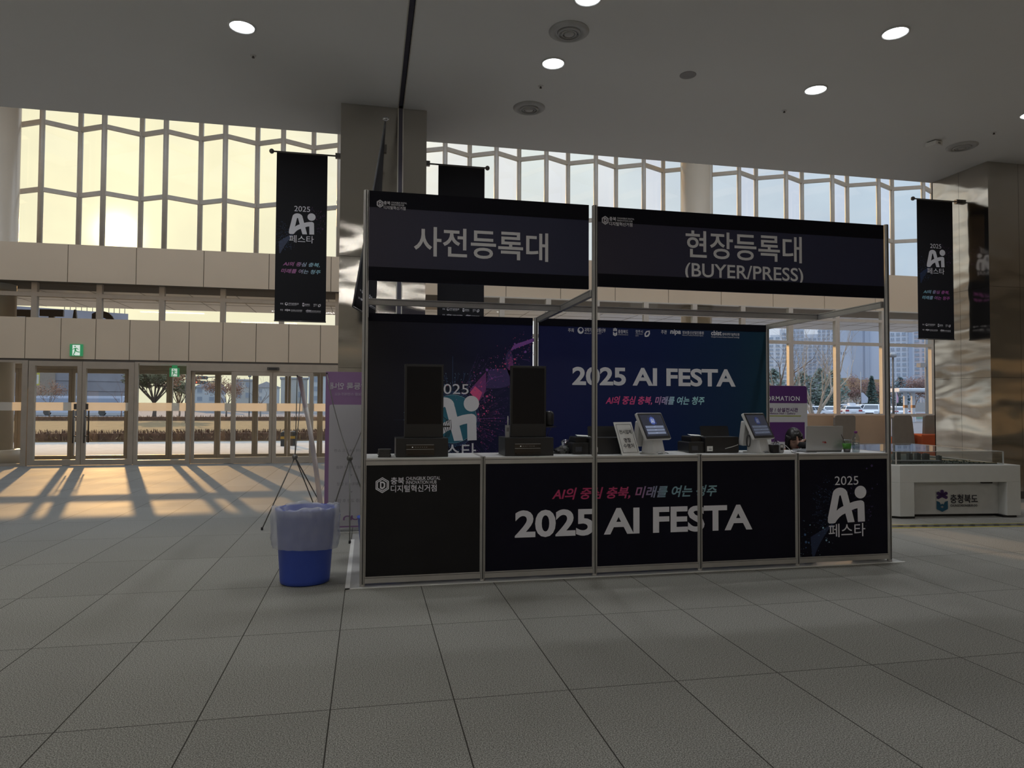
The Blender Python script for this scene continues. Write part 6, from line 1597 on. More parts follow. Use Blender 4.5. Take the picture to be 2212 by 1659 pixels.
umbrella_pine(333, 62, 0.0, 3.6, 2.0, 'spreading pine tree with a bare forked trunk, seen beside the swing doors', 5)
umbrella_pine(387, 60, 0.0, 2.7, 1.0, 'smaller round pine tree right of the spreading pine, under the hanging exit sign', 9)
tree('young_tree', 107, 66, 0.0, 3.4, 0.05, 'slender tree with few rusty leaves seen through the left swing door', 4, M_RUST, depth=3, first=0.35, leaf_n=10, leaf_s=0.07, leaf_r=0.6, spread=0.45)
tree('young_tree', 262, 70, -0.1, 4.2, 0.05, 'thin bare tree by the building corner, seen through the right swing door', 14, None, depth=3, first=0.3, spread=0.3, bark=M_REDL)
tree('leafy_tree', 489, 95, -0.4, 5.4, 0.10, 'rusty brown leafy tree seen through the sliding glass doors', 6, M_RUST, depth=3, first=0.25, leaf_n=26, leaf_s=0.12, leaf_r=0.8, spread=0.45)
tree('leafy_tree', 403, 50, 0.0, 4.2, 0.07, 'rust leaved branch tree at the right edge of the fixed pane', 26, M_RUST, depth=3, first=0.5, leaf_n=9, leaf_s=0.10, leaf_r=0.4)
tree('bare_tree', 563, 90, -0.4, 6.5, 0.10, 'grey bare tree seen through the middle sliding door', 16, None, depth=4, first=0.28, spread=0.5, bark=mat('hazy grey bark', (0.34, 0.31, 0.28), 0.9))
# building under construction, wrapped in grey mesh
M_MESHB = mat('grey scaffold mesh', (0.31, 0.29, 0.30), 0.9, var=0.12, scale=0.25)
a, b = atR(-160, 150, 60), atR(273, 150, 60)
ang = math.atan2(b.y-a.y, b.x-a.x)
t = thing('wrapped_building', ((a.x+b.x)/2, (a.y+b.y)/2, -0.4), 'large building wrapped in grey scaffold mesh, seen through the swing doors', 'building', rz=ang)
W2 = (b-a).length/2; hb_ = zD(200, 664, 150)+0.4
g = MB(); g.box(-W2, W2, 0, 22, 0, hb_)
for k in range(9): g.box(-W2-0.05, W2+0.05, -0.12, 0, hb_*(k+1)/10-0.05, hb_*(k+1)/10+0.05)
g.build('mesh_wrap', M_MESHB, t, local=True)
g = MB(); g.box(-W2*0.05, W2*0.22, -0.4, -0.05, hb_*0.02, hb_*0.40); g.build('bare_wall', mat('raw plaster wall', (0.33, 0.26, 0.20), 0.9), t, local=True)
for k in range(12):
    x = W2*(0.30+0.06*k); g = MB(); g.tube([(x, 0.1, hb_), (x, 0.1, hb_+1.4)], 0.07, 5)
    if k < 11: g.tube([(x, 0.1, hb_+1.2), (x+W2*0.06, 0.1, hb_+1.2)], 0.05, 5)
    g.build('guard_rail', M_DARK, t, local=True)
# big white vehicle on the road
def wheel(g, x, y, r, w_, mi=0, axis=(0, 1, 0)):
    c = Vector((x, y, r)); ax = Vector(axis); g.tube([c-ax*w_/2, c+ax*w_/2], r, 18, mi)
a, b = atD(30, 98), atD(268, 98); ang = math.atan2(b.y-a.y, b.x-a.x); L_ = (b-a).length
t = thing('coach_bus', ((a.x+b.x)/2, (a.y+b.y)/2, -0.4), 'long pale bus on the road in front of the mesh wrapped building', 'bus', rz=ang)
zt_b = zD(150, 855, 98)+0.4
MB().rbox(-L_/2, L_/2, 0, 2.5, 0.42, zt_b, 0.25, axis='y').build('body', mat('pale blue bus paint', (0.62, 0.64, 0.73), 0.35), t, local=True)
MB().box(-L_/2+0.6, L_/2-0.6, -0.02, 0.02, 1.5, zt_b-0.35).build('window_band', mat('bus glass', (0.36, 0.39, 0.47), 0.2), t, local=True)
for x in (-L_*0.36, -L_*0.2, L_*0.06, L_*0.30):
    g = MB(); wheel(g, x, 0.12, 0.5, 0.3); g.build('wheel', M_DARK, t, local=True)
# yellow street banner
a, b = atD(38, 52), atD(84, 52); z0, z1 = zD(60, 832, 52), zD(60, 786, 52)
t = thing('street_banner', ((a.x+b.x)/2, (a.y+b.y)/2, 0), 'yellow street banner with white panels, seen beside the round column left of the swing doors', 'banner', rz=math.atan2(b.y-a.y, b.x-a.x)); w_ = (b-a).length/2
MB().box(-w_, w_, 0, 0.02, z0, z1).build('cloth', mat('yellow banner cloth', (0.52, 0.50, 0.08), 0.7), t, local=True)
MB().rbox(-w_*0.7, w_*0.95, -0.01, 0.0, z0+(z1-z0)*0.58, z0+(z1-z0)*0.92, 0.15, axis='y').build('white_panel', mat('white banner patch', (0.6, 0.6, 0.58), 0.7), t, local=True)
MB().rbox(w_*0.3, w_*0.95, -0.01, 0.0, z0+(z1-z0)*0.06, z0+(z1-z0)*0.50, 0.05, axis='y').build('white_panel', mat('white banner patch', (0.6, 0.6, 0.58), 0.7), t, local=True)
MB().tube([(0, 0.05, 0), (0, 0.05, z1+0.2)], 0.05).build('pole', M_DARK, t, local=True)
# houses over the road
M_H1 = mat('pale plaster house', (0.56, 0.57, 0.56), 0.9, var=0.05); M_H2 = mat('warm plaster house', (0.52, 0.49, 0.44), 0.9); M_ROOF = mat('slate roof', (0.42, 0.41, 0.42), 0.8); M_HW = mat('house window', (0.33, 0.36, 0.40), 0.2)
def house(px0, px1, ytop, D, m, label, gable=True, rows=3, dep=9.0):
    a, b = atR(px0, D, (px0+px1)/2), atR(px1, D, (px0+px1)/2); ang = math.atan2(b.y-a.y, b.x-a.x); w_ = (b-a).length; h_ = zD(px0, ytop, D)+0.4
    t = thing('house', ((a.x+b.x)/2, (a.y+b.y)/2, -0.4), label, 'house', 'houses across the road', rz=ang)
    wh = h_*0.80 if gable else h_
    MB().box(-w_/2, w_/2, 0, dep, 0, wh).build('wall', m, t, local=True)
    if gable:
        g = MB(); o_ = 0.25
        g.prism([(-w_/2-o_, -o_, wh), (w_/2+o_, -o_, wh), (0, -o_, h_)], [(-w_/2-o_, dep, wh), (w_/2+o_, dep, wh), (0, dep, h_)]); g.build('roof', M_ROOF, t, local=True)
    else: MB().box(-w_/2-0.2, w_/2+0.2, -0.2, dep, wh, wh+0.3).build('roof', M_ROOF, t, local=True)
    nc = max(2, int(w_/2.4))
    for r_ in range(rows):
        for c_ in range(nc):
            x = -w_/2+w_*(c_+0.5)/nc; z = wh*(r_+0.35)/rows
            f = MB().box(x-0.5, x+0.5, -0.03, 0.02, z, z+wh/rows*0.5).build('window', M_HW, t, local=True)
            MB().box(x-0.55, x+0.55, -0.05, 0.0, z-0.08, z).build('sill', m, f, local=True)
house(418, 470, 824, 150, M_H1, 'pale gabled house left of the rusty tree, beyond the first sliding pane')
house(471, 486, 828, 136, M_H1, 'narrow white house front with a gable left of the rusty tree', True, 3, 5)
house(506, 545, 822, 150, M_H2, 'warm grey house with a low roof right of the rusty tree', False)
house(546, 604, 824, 168, M_H1, 'wide pale house behind the bare grey tree', True)
house(606, 664, 818, 140, M_H2, 'flat roofed house beyond the second sliding door, behind the edge-on banner stand', False)
house(666, 735, 812, 135, M_H1, 'tall pale house at the right end of the row, partly behind the purple banner stand', False, 4)
# street furniture on the left
t = thing('traffic_light', tuple(atD(402, 75, -0.4)), 'traffic signal arm with two dark signal heads, beyond the first sliding pane', 'traffic light')
o_ = t.location; z1, z2 = zD(430, 819, 75), zD(430, 827, 75)
for py, dx, mi in ((817, 0, 0), (827, 0, 1)):
    p0_, p1_ = CAM+ray(402, py)*75, CAM+ray(470, py-3)*75
    MB().tube([tuple(p0_), tuple(p1_)], 0.05).build('arm', M_DARK, t)
    c = CAM+ray(437 if mi == 0 else 432, py-1)*74.8
    MB().rbox(c.x-0.55, c.x+0.55, c.y-0.15, c.y+0.15, c.z-0.18, c.z+0.18, 0.12, axis='y').build('signal_head', mat('signal housing', (0.10, 0.11, 0.11), 0.6), t)
    if mi: MB().ball((c.x-0.33, c.y-0.2, c.z), 0.10).build('red_light', mat('signal red', (0.6, 0.08, 0.03), 0.4, emit=(1, 0.15, 0.05), estr=1.2), t)
MB().tube([tuple(o_), (o_.x, o_.y, z1+1.2)], 0.11).build('mast', M_DARK, t)
def lamp_post(px, D, zb, ytop, label, arm=True, r=0.07):
    b = atD(px, D, zb); zt = zD(px, ytop, D)
    t = thing('street_lamp', tuple(b), label, 'street lamp', 'street lamps outdoors')
    MB().tube([tuple(b), (b.x, b.y, zt)], [r, r*0.6]).build('pole', M_DARK, t)
    g = MB(); g.lathe([(0.03, 0.0), (r*2.6, 0.05), (r*2.9, 0.22), (r*1.2, 0.34)], (b.x, b.y, zt-0.05), n=12); g.build('lamp_head', M_GREYM, t)
    return t
lamp_post(538.5, 85, -0.4, 814, 'thin street lamp seen through the middle sliding door')
a = atZ(613, 963, 0); b = atZ(632, 962, 0)
for p, lb in ((a, 'black outdoor litter bin with a yellow band, left one of the pair by the hedge'), (b, 'black outdoor litter bin with a yellow band, right one of the pair by the hedge')):
    t = thing('litter_bin', (p.x, p.y, -0.01), lb, 'litter bin', 'litter bins by the hedge')
    MB().rbox(-0.10, 0.10, -0.10, 0.10, 0, 0.46, 0.02, axis='z').build('body', mat('black bin', (0.03, 0.035, 0.04), 0.5), t, local=True)
    MB().box(-0.103, 0.103, -0.103, 0.103, 0.25, 0.34).build('yellow_band', mat('yellow band', (0.55, 0.32, 0.03), 0.5), t, local=True)
    MB().lathe([(0.115, 0.46), (0.10, 0.50), (0.05, 0.52), (0.001, 0.52)], (0, 0, 0), n=16).build('lid', M_DARK, t, local=True)
# big letters that stand on the canopy edge and read the right way from outside
M_LET = mat('brown metal letters', (0.15, 0.12, 0.09), 0.5, 0.3)
ltY = 17.3
for ch, x0, x1 in (('E', 22, 70), ('T', 85, 136), ('A', 148, 173), ('G', 197, 251)):
    p0_, p1_ = atY(x0, 687, ltY), atY(x1, 687, ltY); zt = atY(x1, 669 if ch != 'G' else 672, ltY).z; h_ = 1.05
    me, ax0, ax1, ay0, ay1 = text_mesh(ch, 0.02)
    g = MB(); pl = Plane((0, ltY, 0), (-1, 0, 0), (0, 0, 1))
    su = (p1_.x-p0_.x)/(ax1-ax0); sv = h_/(ay1-ay0)
    M0 = pl.M(-p1_.x-ax0*su, zt-h_-ay0*sv, su, sv, 0.0)
    c_ = bpy.data.meshes.new('l')
    vs = [M0 @ v.co for v in me.vertices]; n_ = len(vs); fs = [tuple(p.vertices) for p in me.polygons]
    g.add(vs, fs); g.add([v+Vector((0, 0.08, 0)) for v in vs], [tuple(reversed(f)) for f in fs])
    ec = {}
    for f in fs:
        for i in range(len(f)): e_ = (f[i], f[(i+1) % len(f)]); ec[tuple(sorted(e_))] = ec.get(tuple(sorted(e_)), 0)+1
    for (i, j), k_ in ec.items():
        if k_ == 1: g.add([vs[i], vs[j], vs[j]+Vector((0, 0.08, 0)), vs[i]+Vector((0, 0.08, 0))], [(0, 1, 2, 3)])
    tag(g.build('gate_letter', M_LET), 'large letter %s standing outside above the entrance, seen mirrored from indoors' % ch, 'sign letter', 'letters above the entrance')
g = MB(); g.box(-13, 3.4, 17.2, 17.5, 2.75, 3.0); struct('letter_rail', g, M_FRAME)
struct('vestibule_roof', MB().box(-13, 3.4, 14.8, 17.5, 2.56, 2.75), M_FRAME)

# ---- right: parking lot
M_CARW = mat('white car paint', (0.80, 0.82, 0.85), 0.22, 0.0, spec=0.6, var=0.01); M_CARG = mat('car glass', (0.05, 0.065, 0.085), 0.08); M_TYRE = mat('tyre', (0.02, 0.02, 0.022), 0.8)
M_TAIL = mat('tail lamp', (0.42, 0.05, 0.06), 0.25); M_HEAD = mat('head lamp', (0.55, 0.58, 0.60), 0.15); M_RIM = mat('alloy rim', (0.36, 0.37, 0.39), 0.3, 0.7)
def car(kind, loc, rz, label, group='white cars in the parking lot'):
    t = thing(kind, tuple(loc), label, 'car', group, rz=rz)
    suv = kind in ('suv', 'estate_car'); L2, W2_ = (2.3, 0.93) if suv else (2.4, 0.90); H = 1.68 if kind == 'suv' else (1.50 if suv else 1.44)
    hood, belt = (1.02, 1.05) if suv else (0.88, 0.94)
    if kind == 'sedan': side = [(-L2, .42), (-L2+.03, .85), (-L2+.2, belt-.02), (-1.35, belt), (1.05, belt), (L2-.25, hood-.12), (L2, .62), (L2-.02, .35), (L2-.3, .25), (-L2+.2, .25)]; gh = [(-1.75, belt), (-.85, H-.06), (-.5, H), (.15, H-.01), (1.15, belt)]
    else: side = [(-L2, .42), (-L2+.02, .95), (-L2+.08, belt), (1.05, belt), (1.25, hood), (L2-.25, hood-.10), (L2, .70), (L2-.02, .35), (L2-.3, .25), (-L2+.2, .25)]; gh = [(-L2+.12, belt), (-L2+.42, H-.05), (-1.4, H), (.15, H-.02), (1.2, belt)]
    g = MB(); g.prism([(x, -W2_, z) for x, z in side], [(x, W2_, z) for x, z in side]); g.build('body', M_CARW, t, local=True, bevel=0.07, seg=3)
    tw = 0.16; A = [(x, -W2_+.03+tw*(z-belt)/(H-belt), z) for x, z in gh]; B = [(x, W2_-.03-tw*(z-belt)/(H-belt), z) for x, z in gh]
    g = MB(); g.prism(A, B); g.build('roof', M_CARW, t, local=True, bevel=0.05, seg=2)
    def onside(s_, pts):
        return [(x, s_*(W2_-.03-tw*(z-belt)/(H-belt)+0.012), z) for x, z in pts]
    gz0, gz1 = belt+.04, H-.12
    fx = lambda z: gh[-1][0]+(gh[-2][0]-gh[-1][0])*(z-belt)/(H-belt); bx_ = lambda z: gh[0][0]+(gh[1][0]-gh[0][0])*(z-belt)/(gh[1][1]-belt)
    for s_ in (-1, 1):
        g = MB()
        for (u0, u1) in ((0.06, 0.36), (0.385, 0.66), (0.685, 0.93)):
            P = lambda u, z: bx_(z)+(fx(z)-bx_(z))*u
            g.poly(onside(s_, [(P(u0, gz0), gz0), (P(u1, gz0), gz0), (P(u1, gz1), gz1), (P(u0, gz1), gz1)]))
        g.build('side_window', M_CARG, t, local=True)
    def scr(fn, off):
        w0 = W2_-.03-tw*(gz0-belt)/(H-belt)-.07; w1 = W2_-.03-tw*(gz1-belt)/(H-belt)-.07
        return [(fn(gz0)+off, -w0, gz0), (fn(gz0)+off, w0, gz0), (fn(gz1)+off, w1, gz1), (fn(gz1)+off, -w1, gz1)]
    MB().poly(scr(fx, 0.02)).build('windscreen', M_CARG, t, local=True); MB().poly(scr(bx_, -0.02)).build('rear_window', M_CARG, t, local=True)
    for x in (-1.38, 1.40):
        for s_ in (-1, 1):
            g = MB(); wheel(g, x, s_*(W2_-.09), 0.34, 0.20); o = g.build('wheel', M_TYRE, t, local=True)
            g = MB(); c = Vector((x, s_*(W2_-.09+.11), 0.34)); g.tube([c, c+Vector((0, s_*0.012, 0))], 0.22, 14); g.build('rim', M_RIM, o, local=True)
    for s_ in (-1, 1):
        MB().rbox(-L2-.02, -L2+.16, min(s_*.52, s_*.90), max(s_*.52, s_*.90), 0.80, 1.0 if suv else 0.92, 0.03, axis='x').build('tail_lamp', M_TAIL, t, local=True)
        MB().rbox(L2-.28, L2-.015, min(s_*.50, s_*.90), max(s_*.50, s_*.90), 0.70, 0.84, 0.03, axis='x').build('head_lamp', M_HEAD, t, local=True)
        MB().box(0.72, 0.95, s_*W2_ if s_ > 0 else -W2_-.18, W2_+.18 if s_ > 0 else -W2_, belt-.02, belt+.12).build('wing_mirror', M_CARW, t, local=True)
    MB().rbox(L2-.05, L2+.015, -.42, .42, .45, .66, .05, axis='x').build('grille', M_BLACK, t, local=True)
    MB().box(-L2-.015, -L2+.02, -.26, .26, .62, .74).build('number_plate', mat('plate', (0.6, 0.62, 0.62), 0.4), t, local=True)
    MB().box(-L2-.01, L2+.01, -W2_+.05, W2_-.05, .24, .36).build('bumper_skirt', M_TYRE, t, local=True)
    return t
away = lambda px: math.atan2(ray(px, 870).y, ray(px, 870).x)
zg = 0.05
v = car('estate_car', atD(1837.5, 84, zg), away(1837)+0.15, 'white estate car with a roof box, its tail towards the windows')
MB().rbox(-1.5, 0.3, -0.35, 0.35, 1.52, 1.80, 0.1, axis='x').build('roof_box', M_CARW, v, local=True)
car('suv', atD(1883.5, 83, zg), away(1883)+PI-0.12, 'white sport utility car facing the windows, right of the estate car')
car('sedan', atD(1791, 80, zg), away(1791)+0.2, 'white saloon seen from behind, left of the window post by the estate car')
car('suv', atD(1857, 90, zg), away(1857)+2.2, 'white sport utility car side on behind the estate car')
car('suv', atD(1818, 92, zg), away(1818)+1.4, 'white car partly hidden behind the estate car and the window post')
car('sedan', atD(1760, 86, zg), away(1760)+1.1, 'white saloon side on beside the bare tree trunk')
car('sedan', atD(1783, 97, zg), away(1783)+1.2, 'white saloon in the second row behind the first saloon')
car('sedan', atD(1936, 80, zg), away(1936)+0.3, 'white saloon right of the booth post, in front of the white canopy')
car('suv', atD(1896, 140, zg), away(1896)+1.5, 'small distant white van at the back of the parking lot')
car('sedan', atD(1750, 74, zg), away(1750)+1.5, 'dark shaded saloon left of the bare tree trunk').children[0].active_material
# bare tree by the windows with its props
tb_ = tree('bare_tree', 1757, 34, 0.0, 6.6, 0.13, 'leafless tree with pale trunk and many thin branches in front of the parking lot', 33, None, depth=6, first=0.13, spread=0.42, kids=(2, 2, 3), shrink=0.80, up=0.22, lean=(0.1, 0), bark=M_BARKP)
b = tb_.location
for s_, y_ in ((-1, 0.3), (1, 0.2)):
    g = MB(); g.tube([(b.x+s_*0.9, b.y-y_, 0.0), (b.x+s_*0.12, b.y, 0.95)], 0.03); g.build('prop', mat('timber prop', (0.42, 0.33, 0.24), 0.8), tb_)
tree('bare_tree', 1690, 36, 0.0, 6.0, 0.10, 'leafless tree behind the purple information board', 47, None, depth=5, first=0.3, spread=0.5, kids=(2, 3), shrink=0.78, up=0.15)
# apartment towers
M_TOW = [mat('hazed pale blue grey render', (0.50, 0.56, 0.66), 0.9, var=0.03, scale=0.1), mat('hazed light render', (0.62, 0.66, 0.72), 0.9, var=0.03, scale=0.1), mat('hazed grey blue stripe', (0.40, 0.46, 0.56), 0.9, var=0.03, scale=0.1)]  # pale bluish distance haze is put into these tower colours
M_TWIN = mat('tower window', (0.32, 0.38, 0.46), 0.25); M_TWINF = mat('tower window frame', (0.50, 0.53, 0.57), 0.7)
def tower(px0, px1, D, ht, label, m, steps=None, cols=4, floors=18, dep=14, stripe=None, win=(0.0, 1.0), number=None, rot=0.0):
    a, b = atR(px0, D, (px0+px1)/2), atR(px1, D, (px0+px1)/2); ang = math.atan2(b.y-a.y, b.x-a.x)+rot; w_ = (b-a).length
    t = thing('apartment_tower', ((a.x+b.x)/2, (a.y+b.y)/2, -0.42), label, 'building', 'apartment towers', rz=ang)
    g = MB()
    for (f0, f1, h_) in (steps or [(0, 1, ht)]): g.box(-w_/2+w_*f0, -w_/2+w_*f1, 0, dep, 0, h_)
    g.build('wall', m, t, local=True)
    if stripe:
        for f0, f1 in stripe: MB().box(-w_/2+w_*f0, -w_/2+w_*f1, -0.6, 0.1, 0, ht*0.985).build('stripe', M_TOW[2], t, local=True)
    fh = ht/floors
    for c_ in range(cols):                     # one window strip per column of flats: panes inside it
        x = -w_/2+w_*(win[0]+(win[1]-win[0])*(c_+0.5)/cols); ww = w_*(win[1]-win[0])/cols*0.30
        g = MB(); f = MB(); top_ = ht
        for (f0, f1, h_) in (steps or [(0, 1, ht)]):
            if -w_/2+w_*f0 <= x <= -w_/2+w_*f1: top_ = h_
        for k in range(int(top_/fh)):
            z = fh*(k+0.30); g.box(x-ww, x+ww, -0.12, 0.05, z, z+fh*0.42); f.box(x-ww*1.1, x+ww*1.1, -0.22, 0.0, z-fh*0.14, z-fh*0.04); f.box(x-0.06, x+0.06, -0.16, 0.0, z, z+fh*0.42)
        if cols:
            o = g.build('window_column', M_TWIN, t, local=True); f.build('sill_column', M_TWINF, o, local=True)
    if number:
        M_ = wmat(t); pl = Plane(M_ @ Vector((0, -0.08, 0)), M_.to_3x3() @ Vector((1, 0, 0)), (0, 0, 1))
        body, u0, u1, z0, z1 = number
        write(MB(), pl, body, u0, u1, z0, z1, 0.01).build('number', mat('tower number', (0.17, 0.20, 0.25), 0.8), t)
    return t
H_ = lambda py, px, D: zD(px, py, D)+0.42
tower(1646, 1702, 310, H_(712, 1670, 300), 'stepped pale apartment block at the left end, behind the bare branches', M_TOW[1], [(0, .34, H_(725, 1655, 300)), (.34, .7, H_(718, 1680, 300)), (.7, 1, H_(706, 1697, 300))], cols=4, floors=20)
tower(1703, 1738, 268, H_(707, 1720, 290), 'apartment block with a stepped top behind the bare tree', M_TOW[0], [(0, .5, H_(708, 1712, 290)), (.5, .8, H_(711, 1727, 290)), (.8, 1, H_(720, 1735, 290))], cols=4, floors=21)
tower(1736, 1806, 280, H_(719, 1750, 280), 'broad apartment block with many windows right behind the bare tree', M_TOW[1], [(0, .47, H_(721, 1750, 280)), (.47, 1, H_(700, 1790, 280))], cols=7, floors=21)
D1 = 240; a, b = atR(1805, D1, 1863), atR(1922, D1, 1863); wl = (b-a).length
u = lambda px: (px-1805)/(1922-1805)*wl-wl/2
tower(1805, 1922, D1, H_(640, 1860, D1), 'blank walled blue grey apartment block numbered 111', M_TOW[0], cols=0, floors=22, stripe=((0.33, 0.52), (0.56, 0.64)), number=('111', u(1818), u(1829), zD(1823, 762, D1), zD(1823, 756, D1)))
tower(1916, 1976, 210, H_(704, 1940, 210), 'white apartment block with wide windows, right of the booth post', M_TOW[1], [(0, .88, H_(707, 1940, 210)), (.88, 1, H_(717, 1970, 210))], cols=4, floors=17, win=(0.12, 0.95), stripe=((0.80, 0.92),))
tower(1974, 2040, 235, H_(690, 2000, 235), 'pinkish apartment block behind the camera pole', mat('pinkish render', (0.60, 0.55, 0.57), 0.9, var=0.03), cols=4, floors=20)
# low building, wall and trees at the back of the lot
a, b = atR(1795, 175, 1850), atR(1905, 175, 1850); ang = math.atan2(b.y-a.y, b.x-a.x); w_ = (b-a).length
t = thing('low_building', ((a.x+b.x)/2, (a.y+b.y)/2, 0), 'low ochre building behind the cars, under the block numbered 111', 'building', rz=ang)
MB().box(-w_/2, w_*0.05, 0, 10, 0, zD(1820, 816, 175)).box(w_*0.05, w_/2, 0, 10, 0, zD(1860, 820, 175)).build('wall', mat('ochre cladding', (0.42, 0.27, 0.14), 0.8), t, local=True)
MB().box(-w_/2, w_*0.25, -0.2, 0, 0, zD(1820, 842, 175)).build('front', mat('beige cladding', (0.42, 0.36, 0.28), 0.8), t, local=True)
a, b = atD(1735, 150), atD(2030, 150); ang = math.atan2(b.y-a.y, b.x-a.x); w_ = (b-a).length
t = thing('boundary_wall', ((a.x+b.x)/2, (a.y+b.y)/2, 0), 'low pale wall with railings along the back of the parking lot', 'wall', rz=ang)
MB().box(-w_/2, w_/2, 0, 0.25, 0, zD(1880, 869, 150)).build('wall', mat('pale block wall', (0.42, 0.40, 0.38), 0.9), t, local=True)
zr = zD(1880, 860, 150); MB().box(-w_/2, w_/2, 0.08, 0.14, zr-0.08, zr).build('top_rail', M_TWINF, t, local=True)
for k in range(40): x = -w_/2+w_*(k+0.5)/40; MB().box(x-0.05, x+0.05, 0.06, 0.16, 0, zr).build('rail_post', M_TWINF, t, local=True)
def round_pine(px, D, ht, w__, label, m, seed, cone=False, g_='evergreens behind the parking lot'):
    rd = random.Random(seed); b = atD(px, D, 0); t = thing('evergreen_tree', tuple(b), label, 'tree', g_)
    MB().tube([tuple(b), (b.x, b.y, ht*0.9)], [0.16, 0.05]).build('trunk', M_BARK, t)
    f = MB(); n = 30
    for i in range(n):
        z = ht*(0.18+0.80*i/n); r = w__*((1-i/n)*0.95+0.08) if cone else w__*math.sin(PI*min(0.97, 0.12+0.86*i/n))
        for j in range(26):
            a = rd.uniform(0, 2*PI); rr = r*rd.random()**0.5; p = Vector((b.x+rr*math.cos(a), b.y+rr*math.sin(a), z+rd.gauss(0, ht*0.02)))
            q = Vector((rd.gauss(0, 1), rd.gauss(0, 1), rd.gauss(0, .6))).normalized(); s_ = q.orthogonal().normalized(); k = ht*0.045
            f.add([p-q*k, p-s_*k*0.5, p+q*k, p+s_*k*0.5], [(0, 1, 2, 3)])
    f.build('foliage', m, t); return t
for i, (px, D, yt, w__, lb, m, cone) in enumerate((
    (1672, 120, 795, 2.2, 'grey green evergreen behind the first bare branches, above the information board', M_PINEG, False),
    (1735, 120, 802, 2.2, 'grey green evergreen left of the bare tree trunk', M_PINEG, False), (1772, 118, 796, 2.0, 'grey green evergreen right behind the bare tree', M_PINEG, False),
    (1800, 110, 800, 2.4, 'evergreen with drooping boughs at the window post, left of the ochre building', M_PINEG, False), (1883, 110, 812, 1.2, 'dark cone shaped evergreen left of the booth post', mat('dark blue green needles', (0.06, 0.10, 0.085), 0.9, var=0.2), True),
    (1945, 130, 814, 1.8, 'blue green evergreen below the white apartment block', mat('blue green needles', (0.10, 0.16, 0.18), 0.9, var=0.2), False))):
    b_ = atD(px, D); round_pine(px, D, zD(px, yt, D), w__*D/110, lb, m, 60+i, cone)
for i, (px, D, yt, lb) in enumerate(((1852, 125, 823, 'round dull red leafless tree in front of the block numbered 111'), (1900, 122, 828, 'dull brown tree between the dark cone evergreen and the booth post'), (1975, 120, 818, 'hazy brown tree right of the blue green evergreen'), (2005, 122, 820, 'hazy brown tree behind the camera pole'))):
    tree('twiggy_tree', px, D, 0, zD(px, yt, D), 0.12, lb, 80+i, M_REDL, depth=3, first=0.22, leaf_n=40, leaf_s=0.16, leaf_r=0.9, spread=0.42, group='brown trees behind the parking lot')
# white charging canopy
D_ = 62; a, b = atD(1927, D_), atD(2030, D_); ang = math.atan2(b.y-a.y, b.x-a.x); w_ = (b-a).length
t = thing('charging_canopy', ((a.x+b.x)/2, (a.y+b.y)/2, 0), 'flat white canopy on posts with orange striped bands, seen right of the booth post', 'canopy', rz=ang)
z0, z1 = zD(1970, 847, D_), zD(1970, 839, D_)
MB().rbox(-w_/2, w_/2, -1.2, 1.6, z0, z1, 0.12, axis='x').build('roof', mat('white canopy', (0.62, 0.65, 0.68), 0.4), t, local=True)
for px in (1956, 1972.5, 2022):
    x = (px-1927)/(2030-1927)*w_-w_/2
    o = MB().box(x-0.13, x+0.13, -0.1, 0.16, 0, z0).build('post', mat('white canopy', (0.62, 0.65, 0.68), 0.4), t, local=True)
    zb0, zb1 = zD(1960, 881, D_), zD(1960, 875, D_); g = MB(); g.box(x-0.14, x+0.14, -0.11, 0.17, zb0, zb1, 0)
    for k in range(3): g.poly([(x-0.14, -0.112, zb0+0.02+k*(zb1-zb0)/3), (x+0.14, -0.112, zb0+(k+0.8)*(zb1-zb0)/3), (x+0.14, -0.112, min(zb1, zb0+(k+1.15)*(zb1-zb0)/3)), (x-0.14, -0.112, min(zb1, zb0+0.07+k*(zb1-zb0)/3))], 1)
    g.build('striped_band', [mat('orange band', (0.50, 0.20, 0.05), 0.5), M_DARK], o, local=True)
t = thing('charger_cabinet', tuple(atD(1990, 66, 0)), 'white charger cabinet with red and green panels under the white canopy', 'cabinet')
MB().box(-0.9, 0.9, -0.3, 0.3, 0, 0.95).build('body', mat('white canopy', (0.62, 0.65, 0.68), 0.4), t, local=True)
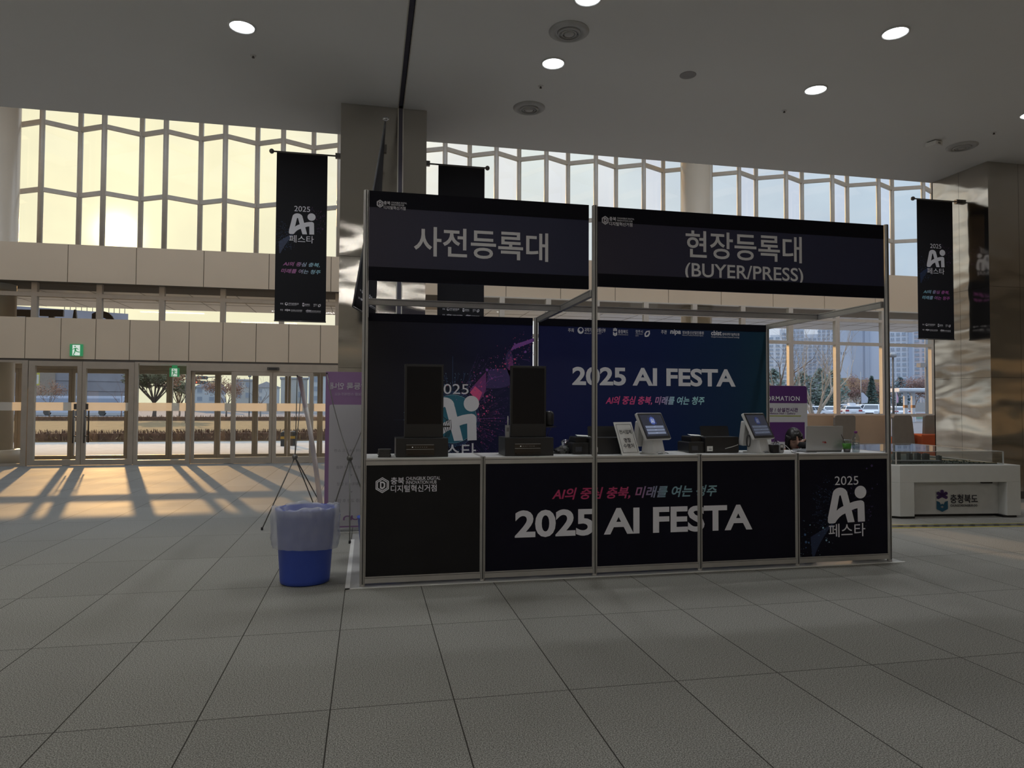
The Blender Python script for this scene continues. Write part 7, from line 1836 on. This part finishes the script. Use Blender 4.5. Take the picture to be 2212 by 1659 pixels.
MB().box(-0.85, 0.85, -0.33, -0.3, 0.62, 0.80).build('red_panel', mat('red panel', (0.45, 0.12, 0.10), 0.5), t, local=True); MB().box(-0.85, 0.85, -0.33, -0.3, 0.30, 0.55).build('green_panel', mat('green panel', (0.25, 0.42, 0.32), 0.5), t, local=True)
lamp_post(1930, 44, 0, 771, 'dark street lamp just right of the booth post', r=0.08)
t = thing('camera_pole', tuple(atD(2003, 30, 0)), 'grey pole with a security camera box beside the steel column', 'camera pole'); b = t.location
MB().tube([(b.x, b.y, 0), (b.x, b.y, 5.6)], [0.085, 0.07]).build('pole', mat('grey pole', (0.22, 0.23, 0.24), 0.5, 0.3), t)
c = CAM+ray(1991, 789)*30; MB().box(c.x-0.16, c.x+0.12, c.y-0.12, c.y+0.12, c.z-0.09, c.z+0.09).build('camera_box', mat('camera housing', (0.28, 0.26, 0.24), 0.6), t); MB().tube([(c.x, c.y, c.z), (b.x, b.y, c.z)], 0.025).build('arm', M_DARK, t)
for px, D, yt, lb, col in ((1860, 100, 803, 'thin flag pole with a furled white flag in front of the block numbered 111', (0.55, 0.58, 0.66)), (1936, 40, 800, 'pink and white feather flag beside the street lamp', (0.60, 0.36, 0.48))):
    b = atD(px, D); t = thing('flag_pole', tuple(b), lb, 'flag'); z1 = zD(px, yt, D) if D > 50 else zD(px, 846, D)
    MB().tube([tuple(b), (b.x, b.y, z1)], 0.03*D/60).build('pole', M_GREYM, t)
    za, zb_ = zD(px, 871, D), zD(px, 848, D); w_ = 0.012*D if D > 50 else 0.16
    g = MB(); g.prism([(b.x, b.y, za), (b.x+w_*0.9, b.y, za+0.05), (b.x+w_, b.y, (za+zb_)/2), (b.x+w_*0.3, b.y, zb_), (b.x, b.y, zb_)], [(b.x, b.y+0.02, za), (b.x+w_*0.9, b.y+0.02, za+0.05), (b.x+w_, b.y+0.02, (za+zb_)/2), (b.x+w_*0.3, b.y+0.02, zb_), (b.x, b.y+0.02, zb_)]); g.build('flag', mat(lb[:12], col, 0.7), t)
